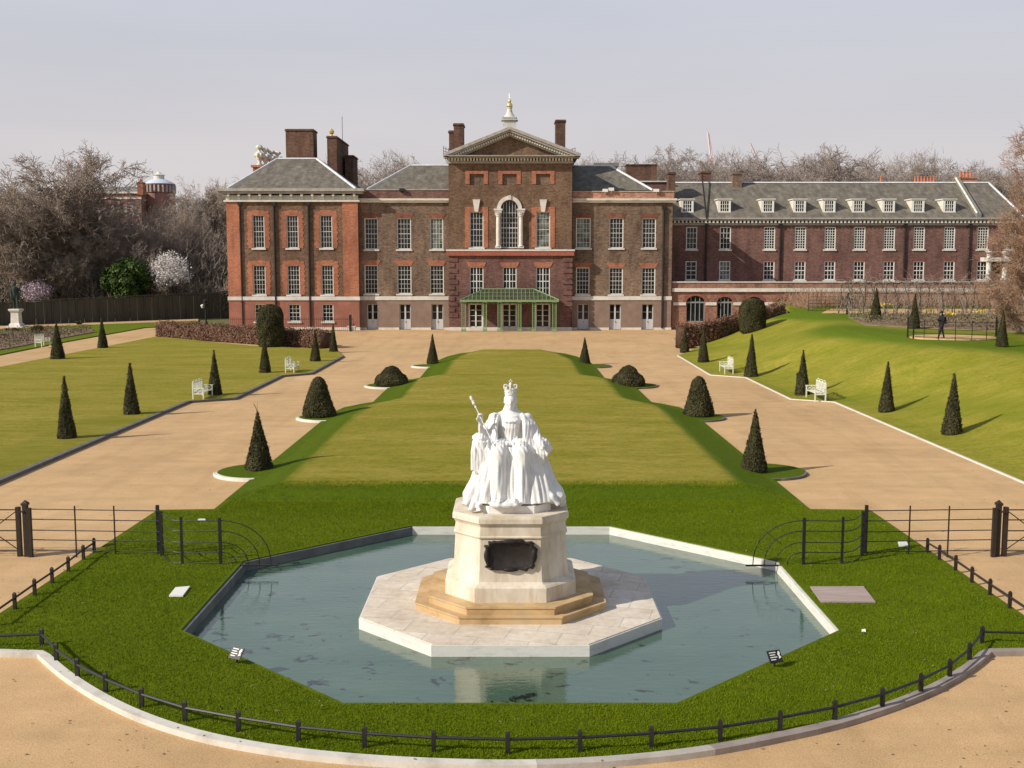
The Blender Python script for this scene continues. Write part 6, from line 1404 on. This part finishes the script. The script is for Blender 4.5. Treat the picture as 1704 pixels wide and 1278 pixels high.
def top_tree(meshes, H, px, py, Y, label, grp, wide=1.0, name='bare_tree'):
    p = V(px, py, Y); s = (p.z-GZ)/H; t = tree(meshes, p.x, Y, GZ, s*wide, label, grp, name, s); return t
HF = [max(v.co.z for v in m[1].vertices) for m in far]; HL = [max(v.co.z for v in m[1].vertices) for m in lft]
gA = 'bare plane trees behind the palace'
spots = [(600, 268, 158, 'bare tree behind the gap between the tall narrow chimneys and the wing roof'), (640, 254, 172, 'bare tree rising left of the hipped wing roof'), (690, 262, 165, 'bare tree peeping over the ridge of the left wing'), (728, 256, 170, 'bare tree behind the left edge of the pediment'),
 (985, 268, 175, 'low bare tree top just right of the pediment'), (1018, 254, 160, 'bare tree behind the flat roof walk right of the pediment'), (1062, 250, 166, 'bare tree behind the low broad chimney'), (1098, 244, 178, 'bare tree between the broad chimney and the slim one'), (1135, 246, 163, 'bare tree over the left end of the long range'), (1172, 260, 175, 'bare tree between the first and second range chimneys'),
 (1208, 256, 160, 'bare tree behind the second range chimney'), (1248, 246, 170, 'bare tree over the range roof right of the second chimney'), (1290, 240, 165, 'rounded bare tree left of the tallest one'), (1335, 240, 175, 'bare tree touching the left side of the tallest one'), (1382, 228, 160, 'tallest broad bare tree behind the middle of the long range'), (1428, 246, 172, 'bare tree touching the right side of the tallest one'),
 (1468, 258, 165, 'thin bare tree behind the small single chimney pot'), (1508, 256, 160, 'bare tree behind the row of red chimney pots'), (1548, 262, 172, 'bare tree right of the row of red chimney pots'), (1590, 275, 165, 'low bare tree behind the pale brick chimney'), (1630, 278, 168, 'low bare tree at the right end of the range roof'), (1675, 262, 160, 'bare tree behind the reddish near tree at the right edge')]
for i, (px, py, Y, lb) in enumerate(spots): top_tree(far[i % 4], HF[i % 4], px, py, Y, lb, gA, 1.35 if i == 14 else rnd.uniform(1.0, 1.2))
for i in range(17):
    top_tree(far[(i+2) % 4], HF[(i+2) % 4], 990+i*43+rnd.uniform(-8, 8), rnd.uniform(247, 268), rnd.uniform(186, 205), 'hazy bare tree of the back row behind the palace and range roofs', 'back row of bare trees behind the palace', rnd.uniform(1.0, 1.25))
gB = 'bare trees beyond the board fence'
spots = [(8, 228, 150, 'tallest bare tree at the left edge of the view', 1.2), (-50, 250, 158, 'bare tree cut by the left edge of the view', 1.1), (75, 292, 165, 'bare tree right of the tallest left one', 1), (120, 293, 172, 'broad bare tree left of the brick mansion', 1.1), (165, 300, 160, 'bare tree before the left end of the brick mansion', 1.0), (205, 312, 152, 'bare tree before the middle of the brick mansion', .9), (300, 302, 175, 'bare tree beside the domed rotunda', .9),
 (325, 289, 172, 'bare tree between the rotunda and the palace', .95), (365, 290, 176, 'bare tree just left of the palace eaves', .85), (40, 330, 150, 'lower bare tree behind the bronze statue', 1.1), (100, 350, 148, 'lower bare tree behind the pink blossom', 1.1), (150, 345, 150, 'lower bare tree left of the evergreen', 1.0), (262, 335, 160, 'lower bare tree above the white blossom', .9), (345, 350, 162, 'lower bare tree by the orange corner of the palace', .8), (235, 352, 163, 'slim bare tree above the evergreen', .85)]
for i, (px, py, Y, lb, w_) in enumerate(spots): top_tree(lft[i % 3], HL[i % 3], px, py, Y, lb, gB, w_)
# far belt of scrubby woodland that reads as one mass
def belt(name, x0, x1, y0, y1, n, hfun, mat, sz, lab, cat='woodland', z0=GZ):
    xs = rng.uniform(x0, x1, n); ys = rng.uniform(y0, y1, n); hh = np.array([hfun(a) for a in xs]); zs = rng.uniform(0, 1, n)**.8*hh+z0
    P0 = np.stack([xs, ys, zs], 1); D = rng.normal(0, 1, (n, 3)); D[:, 2] = np.abs(D[:, 2])+.5; D /= np.linalg.norm(D, axis=1, keepdims=True); Ls = rng.uniform(.5, 1.8, (n, 1)); v, f = tubes(P0, P0+D*Ls, np.full(n, sz), np.full(n, sz*.4), 3)
    o = obj_from(fast_mesh(name, v, f, mat), name); tag(o, lab, cat, kind='stuff'); return o
M['thicket'] = mottled('woodland_shade', (.13, .10, .075), (.24, .19, .15), .25, .9, c3=(.14, .13, .07), bump=0)
belt('distant_wood', -110, -36, 150, 185, 45000, lambda a: 12.0+2.0*sin(a*.35)+1.5*sin(a*.9+1), M['twig_left'], .026, 'dense bare brown woodland beyond the board fence')
belt('distant_wood', -110, -38, 146, 153, 22000, lambda a: 4.2+1.2*sin(a*.5)+.8*sin(a*1.3), M['thicket'], .06, 'dark undergrowth just behind the board fence')
belt('distant_wood', -30, 110, 172, 195, 80000, lambda a: 21.5+2*sin(a*.22)+1.6*sin(a*.6), M['twig_far'], .03, 'hazy bare woodland behind the palace roofs')
belt('distant_wood', 52, 80, 70, 100, 16000, lambda a: 6+1.5*sin(a*.7), M['twig_near'], .025, 'tangled reddish scrub at the right end of the garden', z0=2.6)

belt('garden_scrub', 27, 66, 100.5, 112, 9000, lambda a: .35+.3*sin(a*1.1)+.2*sin(a*2.7)+1.2*smooth((a-42)/8), M['twig_near'], .022, 'low brown twiggy scrub in front of the brick terrace wall', z0=3.05)
# magnolias and evergreen
def blossom(name, px, pyt, pyb, Y, wpx, col, label, cat, seed, n=5200, sz=.16):
    base = V(px, pyb, Y); top = V(px, pyt, Y).z; z0 = GZ; Wd = wpx/2*Y/F; t = thing(name, label, cat, (base.x, Y, z0)); r_ = np.random.default_rng(seed); zb = base.z
    m_ = tree_mesh(name, seed, (top-z0)*1.0, 1.1, (M['bark'], M['twig_left']), n1=7, dens=.6, trunk_r=.16, minr=.02, low=.1)
    hm = max(v.co.z for v in m_[1].vertices); 
    for me, nm in zip(m_, ('trunk', 'branches')): o = bpy.data.objects.new(nm, me); link(o); o.parent = t; o.scale = (.8*(top-z0)/hm,)*2+((top-z0)/hm,)
    # petals gathered in clumps along the outer crown
    C_ = r_.normal(0, 1, (170, 3)); C_ /= np.linalg.norm(C_, axis=1, keepdims=True); C_ *= r_.uniform(.45, 1, (170, 1)); hc = (top-zb)*.5; C_ = C_*np.array([[Wd, Wd, hc*1.05]])+np.array([[0, 0, zb-z0+hc*.95]])
    P = C_[r_.integers(0, 170, n)]+r_.normal(0, .26, (n, 3)); v, f = quads_at(P, r_.normal(0, 1, (n, 3))+np.array([[0, -.3, .5]]), sz, .5, .8); o = obj_from(fast_mesh('crown', v, f, col), 'crown', t); return t
blossom('magnolia', 284, 418, 484, 146, 66, mottled('white_petals', (.60, .55, .52), (.80, .76, .73), 1.2, .7, bump=0), 'white blossoming magnolia right of the dark evergreen, behind the board fence', 'tree', 61, 5600)
blossom('magnolia', 63, 468, 503, 144, 54, mottled('pink_petals', (.36, .25, .31), (.58, .46, .52), 1.2, .7, bump=0), 'pink blossoming magnolia behind the bronze statue and board fence', 'tree', 62, 2600)
def bush(name, px, pyt, pyb, Y, wpx, m, label, n, sz, seed, z0=GZ, cat='shrub', grp=None, core=True):
    base = V(px, pyb, Y); top = V(px, pyt, Y).z; Wd = wpx/2*Y/F; z0 = base.z if z0 is None else z0; t = thing(name, label, cat, (base.x, Y, z0), grp); r_ = np.random.default_rng(seed); hc = (top-z0)/2
    K = 46; C_ = r_.normal(0, 1, (K, 3)); C_ /= np.linalg.norm(C_, axis=1, keepdims=True); C_ *= r_.uniform(.25, .80, (K, 1)); rad = r_.uniform(.2, .34, K)
    idx = r_.integers(0, K, n); D = r_.normal(0, 1, (n, 3)); D /= np.linalg.norm(D, axis=1, keepdims=True); P = (C_[idx]+D*rad[idx][:, None]*r_.uniform(.8, 1.05, (n, 1)))*np.array([[Wd, Wd*.9, hc]])+np.array([[0, 0, hc]]); P[:, 2] = np.maximum(P[:, 2], .02)
    v, f = quads_at(P, D+np.array([[0, 0, .4]]), sz, .5, .7); obj_from(fast_mesh('crown', v, f, m), 'crown', t)
    q = MB(); q.tube([(0, 0, -.1), (.05, 0, hc), (0, .05, hc*1.5)], [min(.2, Wd*.08), min(.14, Wd*.05), .02], 6)
    for k in range(5): a = k*1.3; q.tube([(0, 0, hc*.5), (Wd*.4*cos(a), Wd*.4*sin(a), hc*(1.1+.1*k))], [min(.1, Wd*.04), .02], 5)
    child_local(q, 'trunk', M['bark'], t); return t
M['evergreen'] = foliage_mat('glossy_evergreen', (.016, .028, .008), (.042, .075, .016), (.13, .19, .035), .5)
M['dull_shrub'] = foliage_mat('dull_shrub', (.06, .05, .03), (.11, .09, .05), (.18, .15, .08))
bush('evergreen_tree', 212, 408, 492, 145, 86, M['evergreen'], 'rounded dark evergreen tree behind the board fence, left of the white blossom', 15000, .34, 71, cat='tree')
for i, (px, pyt, pyb, Y, w_, lb) in enumerate([(132, 533, 551, 128, 15, 'ball-clipped dark shrub in the left flower bed'), (62, 541, 562, 112, 24, 'dark evergreen shrub behind the far white bench'), (4, 556, 572, 108, 22, 'dark shrub at the left edge by the path'), (20, 545, 556, 115, 30, 'brown shrub in front of the bronze statue pedestal')]):
    bush('garden_shrub', px, pyt, pyb, Y, w_, M['yew'] if i != 3 else M['dull_shrub'], lb, 2600, .13, 80+i, z0=.05, grp=None)
def bed_plants(name, poly_pts, n, hmax, m, lab, zf, sz=.12):
    ps = [Vector(p[:2]) for p in poly_pts]; x0, x1 = min(p.x for p in ps), max(p.x for p in ps); y0, y1 = min(p.y for p in ps), max(p.y for p in ps); P = []
    while len(P) < n:
        x, y = rnd.uniform(x0, x1), rnd.uniform(y0, y1); c = False; j = len(ps)-1
        for i in range(len(ps)):
            if (ps[i].y > y) != (ps[j].y > y) and x < (ps[j].x-ps[i].x)*(y-ps[i].y)/(ps[j].y-ps[i].y)+ps[i].x: c = not c
            j = i
        cl = sin(x*1.9)*sin(y*2.3)+.4*sin(x*5+y*3)
        if c and cl > rnd.uniform(-.9, .4): P.append((x, y, zf(x, y)+rnd.random()*hmax*(.5+.5*max(0, cl))))
    P = np.array(P); v, f = quads_at(P, rng.normal(0, 1, P.shape)+np.array([[0, 0, .8]]), sz, .4, .7); return tag(obj_from(fast_mesh(name, v, f, m), name), lab, 'plants', kind='stuff')
bed = [G(*p) for p in ((-100, 600), (20, 581), (90, 567), (158, 554), (150, 549), (60, 550), (-100, 562))]
bed_plants('bed_plants', bed, 9000, .7, foliage_mat('winter_bed_plants', (.06, .04, .03), (.14, .10, .07), (.16, .17, .07)), 'mixed low brown and green plants in the left flower bed', lambda x, y: .1)
rbd = [(25.6, 79.5), (27, 88), (60, 90), (60, 73), (33, 71.8), (30, 74.8)]; rbd = [Vector((*p, 0)) for p in rbd]
bed_plants('bed_plants', rbd, 20000, .75, foliage_mat('right_bed_plants', (.07, .05, .035), (.17, .13, .09), (.20, .22, .08)), 'mixed low plants in the beds behind the right railing', bank)
yl = mottled('daffodil_yellow', (.65, .50, .02), (.8, .66, .06), 2, .6, bump=0)
for k, (px, py) in enumerate(((1545, 519), (1580, 527), (1628, 522), (1470, 509))):
    p = gz(px, py+7, bank); p = Vector((p.x, p.y, bank(p.x, p.y))); P = rng.normal(0, 1, (45, 3))*np.array([[.3, .3, .06]])+np.array([[p.x, p.y, p.z+.55]]); v, f = quads_at(P, rng.normal(0, 1, P.shape), .13, .5, .9); o = obj_from(fast_mesh('daffodils', v, f, yl), 'daffodils'); tag(o, 'patch of yellow daffodils in the bed behind the right railing', 'flowers', 'yellow daffodil patches', kind='stuff')

# rose arches: a tunnel of iron hoops tangled with bare stems
ar_ = thing('rose_arches', 'long tunnel of thin hoops tangled with bare stems before the brick range', 'pergola', (36, 90, bank(36, 90)))
def hoop_path():
    out = []
    for k in range(26): x = 27.6+k*.86; out.append((x, 90.6-.18*(x-27), bank(x, 90)))
    return out
hp = hoop_path(); S0, S1, R0_, R1_ = [], [], [], []
for i, (x, y, z) in enumerate(hp):
    q = MB(); lean = rnd.uniform(-.15, .15); pts = [(x+lean*j/16+.1*sin(j), y-1.5*cos(pi*j/16), z+2.75*sin(pi*j/16)**.7) for j in range(17)]; q.tube(pts, .028, 4); q.build('hoop', M['brown_iron'], ar_)
    for _ in range(38):
        a = rnd.uniform(0, pi); p0 = Vector((x+rnd.uniform(-.4, .4), y-1.5*cos(a), z+2.75*max(0, sin(a))**.7)); L_ = rnd.uniform(.4, 1.7); d = Vector((rnd.uniform(-.8, .8), rnd.uniform(-.4, .4), rnd.uniform(-.2, .8))).normalized()
        m_ = p0+d*L_*.5; p1 = m_+(d+Vector((rnd.uniform(-.5, .5), 0, -.4))).normalized()*L_*.5
        S0 += [tuple(p0), tuple(m_)]; S1 += [tuple(m_), tuple(p1)]; R0_ += [.02, .014]; R1_ += [.014, .007]
    for _ in range(8):
        sgn = rnd.choice((-1, 1)); p0 = Vector((x+rnd.uniform(-.3, .3), y+sgn*1.5, z)); m_ = p0+Vector((rnd.uniform(-.5, .5), -sgn*.15, 1.1)); p1 = m_+Vector((rnd.uniform(-.5, .5), -sgn*.4, .9)); S0 += [tuple(p0), tuple(m_)]; S1 += [tuple(m_), tuple(p1)]; R0_ += [.03, .022]; R1_ += [.022, .012]
v, f = tubes(S0, S1, R0_, R1_, 3); v = v-np.array([[36, 90, bank(36, 90)]]); o = obj_from(fast_mesh('climbing_stems', v, f, mottled('grey_brown_stems', (.22, .17, .13), (.36, .30, .25), 1, .9, bump=0)), 'climbing_stems', ar_)
q = MB()
for j in (3, 6, 8, 10, 13): q.tube([(x, y-1.5*cos(pi*j/16), z+2.75*sin(pi*j/16)**.7) for x, y, z in hp], .015, 4)
q.build('tie_wires', M['brown_iron'], ar_)

# large near tree leaning in from beyond the right edge, and its lower neighbours
near = tree_mesh('tree', 77, 19, 1.05, (mottled('ruddy_bark', (.12, .085, .06), (.26, .19, .14), 1.5, .9), M['twig_near']), n1=12, dens=1.1, trunk_r=.4, minr=.012, low=.2)
tree(near, 36.8, 66, bank(34, 66), .95, 'big reddish bare tree reaching in from the right edge', 'bare trees at the right edge', rz=.6)
near2 = tree_mesh('tree', 79, 12, 1.1, (M['bark'], M['twig_near']), n1=10, dens=1.0, trunk_r=.22, minr=.012, low=.05)
tree(near, 41.5, 74, bank(36, 73), .8, 'second reddish bare tree filling the right edge behind the big one', 'bare trees at the right edge', rz=3.4)
tree(near2, 32.6, 68.5, bank(34, 68)-.1, .75, 'small tangled bare tree beside the last yew obelisk on the right', 'bare trees at the right edge', rz=2.0)
tree(near2, 26.6, 50.5, bank(26.6, 50.5)-.2, .5, 'low spreading bare tree whose twigs overhang the bank at the right edge', 'bare trees at the right edge', rz=4.0)

# ================================================================ FAR BUILDINGS AND CRANES
def block(name, label, px0, px1, pyt, Y, wm, rows, cols, roof_m, bands=True, par=None, cat='building', depth=14):
    x0, x1 = X(px0, 420, Y), X(px1, 420, Y); zt = Z(pyt, Y); t = thing(name, label, cat, ((x0+x1)/2, Y, GZ)); w = MB(); ops = []
    for j in range(rows):
        for i in range(cols):
            cx = lerp(x0, x1, (i+.5)/cols); zz = 2+j*(zt-3.2)/rows; ww = min(1.3, (x1-x0)/cols*.5); ops.append((cx-ww/2, cx+ww/2, zz, zz+1.9))
    wall_grid(w, x0, x1, GZ, zt, Y, ops, .2); w.box(x0, x1, Y+.25, Y+depth, GZ, zt-.01); w.build('wall', wm, t)
    for o in ops: window(t, o, Y, 2, 3, False, fw=.12, bw=.07, setb=.08)
    if bands:
        q = MB(); q.box(x0-.1, x1+.1, Y-.12, Y+.1, zt-1.0, zt-.7); q.box(x0-.2, x1+.2, Y-.3, Y+depth, zt, zt+.3); q.build('cornice', M['old_stone'], t)
    q = MB(); q.add([(x0, Y+.3, zt+.3), (x1, Y+.3, zt+.3), (x1-2, Y+3, zt+1.4), (x0+2, Y+3, zt+1.4), (x1-2, Y+depth-2, zt+1.4), (x0+2, Y+depth-2, zt+1.4), (x0, Y+depth, zt+.3), (x1, Y+depth, zt+.3)], [(0, 1, 2, 3), (3, 2, 4, 5), (1, 7, 4, 2), (6, 0, 3, 5), (7, 6, 5, 4)]); q.build('roof', roof_m, t)
    return t
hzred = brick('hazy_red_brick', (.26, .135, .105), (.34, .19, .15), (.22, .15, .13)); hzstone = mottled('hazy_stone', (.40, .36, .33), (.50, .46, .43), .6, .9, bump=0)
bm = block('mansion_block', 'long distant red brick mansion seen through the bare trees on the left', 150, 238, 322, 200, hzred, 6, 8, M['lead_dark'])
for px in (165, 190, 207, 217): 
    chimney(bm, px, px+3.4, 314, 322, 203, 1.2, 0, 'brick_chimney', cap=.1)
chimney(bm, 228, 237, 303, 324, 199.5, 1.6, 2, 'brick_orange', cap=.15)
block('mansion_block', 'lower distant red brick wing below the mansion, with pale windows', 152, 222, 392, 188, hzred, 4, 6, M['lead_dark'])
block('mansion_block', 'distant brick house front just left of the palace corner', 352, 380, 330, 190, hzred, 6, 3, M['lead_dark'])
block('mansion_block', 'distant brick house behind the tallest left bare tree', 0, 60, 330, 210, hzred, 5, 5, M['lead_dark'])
rt = thing('domed_rotunda', 'distant round drum with a shallow pale dome and lantern above the trees', 'building', (X(265, 310, 205), 205, GZ)); x = X(265, 310, 205); r_ = 25*205/F
q = MB(); q.lathe((x, 205, GZ), [(r_, 0), (r_, Z(322, 205)-GZ), (r_+.2, Z(321, 205)-GZ), (r_*.96, Z(321, 205)-GZ+.05), (r_*.96, Z(309, 205)-GZ), (r_*1.03, Z(308.5, 205)-GZ), (r_*1.03, Z(307, 205)-GZ)], 32); q.build('drum', hzred, rt)
for k in range(24): t = 2*pi*k/24; q = MB(); q.box(x+r_*cos(t)-.14, x+r_*cos(t)+.14, 205+r_*sin(t)-.14, 205+r_*sin(t)+.14, Z(321, 205), Z(309, 205)); q.build('column', hzstone, rt)
zb = Z(307, 205); q = MB(); q.lathe((x, 205, zb), [(r_*1.04, 0), (r_*1.02, .1), (r_*.8, .45), (r_*.5, .85), (r_*.36, .95)], 32); q.build('dome', mottled('pale_lead_dome', (.50, .55, .62), (.62, .67, .74), 1, .6, bump=0), rt, True)
q = MB(); q.lathe((x, 205, zb+.9), [(r_*.34, 0), (r_*.34, .75), (r_*.42, .8), (r_*.2, 1.05), (.05, 1.5)], 16); q.build('lantern', M['white_stone'], rt)
def crane(px, pyt, pyb, Y, jib, label):
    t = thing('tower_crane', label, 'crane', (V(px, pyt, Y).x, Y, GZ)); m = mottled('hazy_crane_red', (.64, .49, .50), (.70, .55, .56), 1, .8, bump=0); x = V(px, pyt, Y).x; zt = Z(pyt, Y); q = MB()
    for sx in (-.8, .8): q.tube([(x+sx, Y, GZ), (x+sx, Y, zt-6)], .16, 4)
    z = 20.0; k = 0
    while z < zt-7: q.tube([(x-.8 if k % 2 else x+.8, Y, z), (x+.8 if k % 2 else x-.8, Y, z+2)], .1, 4); z += 2; k += 1
    q.build('mast', m, t); q = MB(); q.tube([(x, Y, zt-7), (x+jib[0], Y, zt-7+jib[1])], .3, 4); q.tube([(x+.8, Y, zt-7), (x+jib[0]+.4, Y, zt-7.6+jib[1])], .2, 4); q.build('jib', m, t); q = MB(); q.box(x-1, x+1, Y-1, Y+1, zt-8.5, zt-6); q.build('cab', m, t)
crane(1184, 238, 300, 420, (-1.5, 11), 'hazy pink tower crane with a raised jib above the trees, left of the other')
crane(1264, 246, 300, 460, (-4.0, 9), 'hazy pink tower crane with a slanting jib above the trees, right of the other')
# small bird specks high over the trees
# ================================================================ LIGHT, SKY, CAMERA
AZ, EL = 26.0, 32.5          # direction the light travels (from +x towards +y) and height of the sun
w = bpy.data.worlds.new('World'); bpy.context.scene.world = w; w.use_nodes = True
nt = w.node_tree; bg = nt.nodes['Background']
sky = nt.nodes.new('ShaderNodeTexSky'); sky.sky_type = 'NISHITA'; sky.sun_disc = False
sky.sun_elevation = R(EL); sky.sun_rotation = R(270-AZ); sky.air_density = 1.0; sky.dust_density = 4.0; sky.ozone_density = 1.2; sky.altitude = 0
hz = nt.nodes.new('ShaderNodeMix'); hz.data_type = 'RGBA'; hz.inputs[0].default_value = .86
tcw = nt.nodes.new('ShaderNodeTexCoord'); sep = nt.nodes.new('ShaderNodeSeparateXYZ'); nt.links.new(tcw.outputs['Generated'], sep.inputs[0])
rp = nt.nodes.new('ShaderNodeValToRGB'); e = rp.color_ramp.elements
e[0].position = 0.0; e[0].color = (.755, .70, .695, 1); e[1].position = .27; e[1].color = (.625, .665, .755, 1)
for _p, _c in ((.45, (.42, .48, .60, 1)), (.7, (.29, .35, .49, 1)), (1.0, (.21, .27, .42, 1))): _e = e.new(_p); _e.color = _c
k = e.new(.12); k.color = (.71, .68, .71, 1)
nt.links.new(sep.outputs[2], rp.inputs[0])
# thin high haze: faint streaks of paler air
mpw = nt.nodes.new('ShaderNodeMapping'); mpw.inputs['Scale'].default_value = (1.2, 1.2, 7); nt.links.new(tcw.outputs['Generated'], mpw.inputs[0])
nz = nt.nodes.new('ShaderNodeTexNoise'); nz.inputs['Scale'].default_value = 1.6; nz.inputs['Detail'].default_value = 5; nt.links.new(mpw.outputs[0], nz.inputs['Vector'])
r2 = nt.nodes.new('ShaderNodeValToRGB'); r2.color_ramp.elements[0].position = .35; r2.color_ramp.elements[0].color = (.95, .955, .96, 1); r2.color_ramp.elements[1].position = .7; r2.color_ramp.elements[1].color = (1.06, 1.05, 1.035, 1)
nt.links.new(nz.outputs[0], r2.inputs[0])
m1 = nt.nodes.new('ShaderNodeMix'); m1.data_type = 'RGBA'; m1.blend_type = 'MULTIPLY'; m1.inputs[0].default_value = 1
nt.links.new(rp.outputs[0], m1.inputs[6]); nt.links.new(r2.outputs[0], m1.inputs[7])
m2 = nt.nodes.new('ShaderNodeMix'); m2.data_type = 'RGBA'; m2.blend_type = 'MULTIPLY'; m2.inputs[0].default_value = 1; m2.inputs[7].default_value = (10, 10, 10, 1)
nt.links.new(m1.outputs[2], m2.inputs[6])
nt.links.new(sky.outputs[0], hz.inputs[6]); nt.links.new(m2.outputs[2], hz.inputs[7]); nt.links.new(hz.outputs[2], bg.inputs[0]); bg.inputs[1].default_value = .1
sd = bpy.data.lights.new('sun', 'SUN'); sd.energy = 5.0; sd.angle = R(.6); sd.color = (1, .93, .82)
so = bpy.data.objects.new('sun', sd); link(so)
L = Vector((cos(R(EL))*cos(R(AZ)), cos(R(EL))*sin(R(AZ)), -sin(R(EL)))); so.rotation_euler = L.to_track_quat('-Z', 'Y').to_euler(); so.location = (-40, -20, 40)
cd = bpy.data.cameras.new('camera'); cd.sensor_width = 36; cd.lens = F/1704*36; cd.clip_end = 3000; cd.clip_start = .5
co = bpy.data.objects.new('camera', cd); link(co); co.location = EYE; co.rotation_euler = (pi/2-TH, 0, 0)
sc_ = bpy.context.scene; sc_.camera = co
sc_.view_settings.view_transform = 'Standard'; sc_.view_settings.look = 'None'; sc_.view_settings.exposure = 0
sc_.cycles.max_bounces = 6
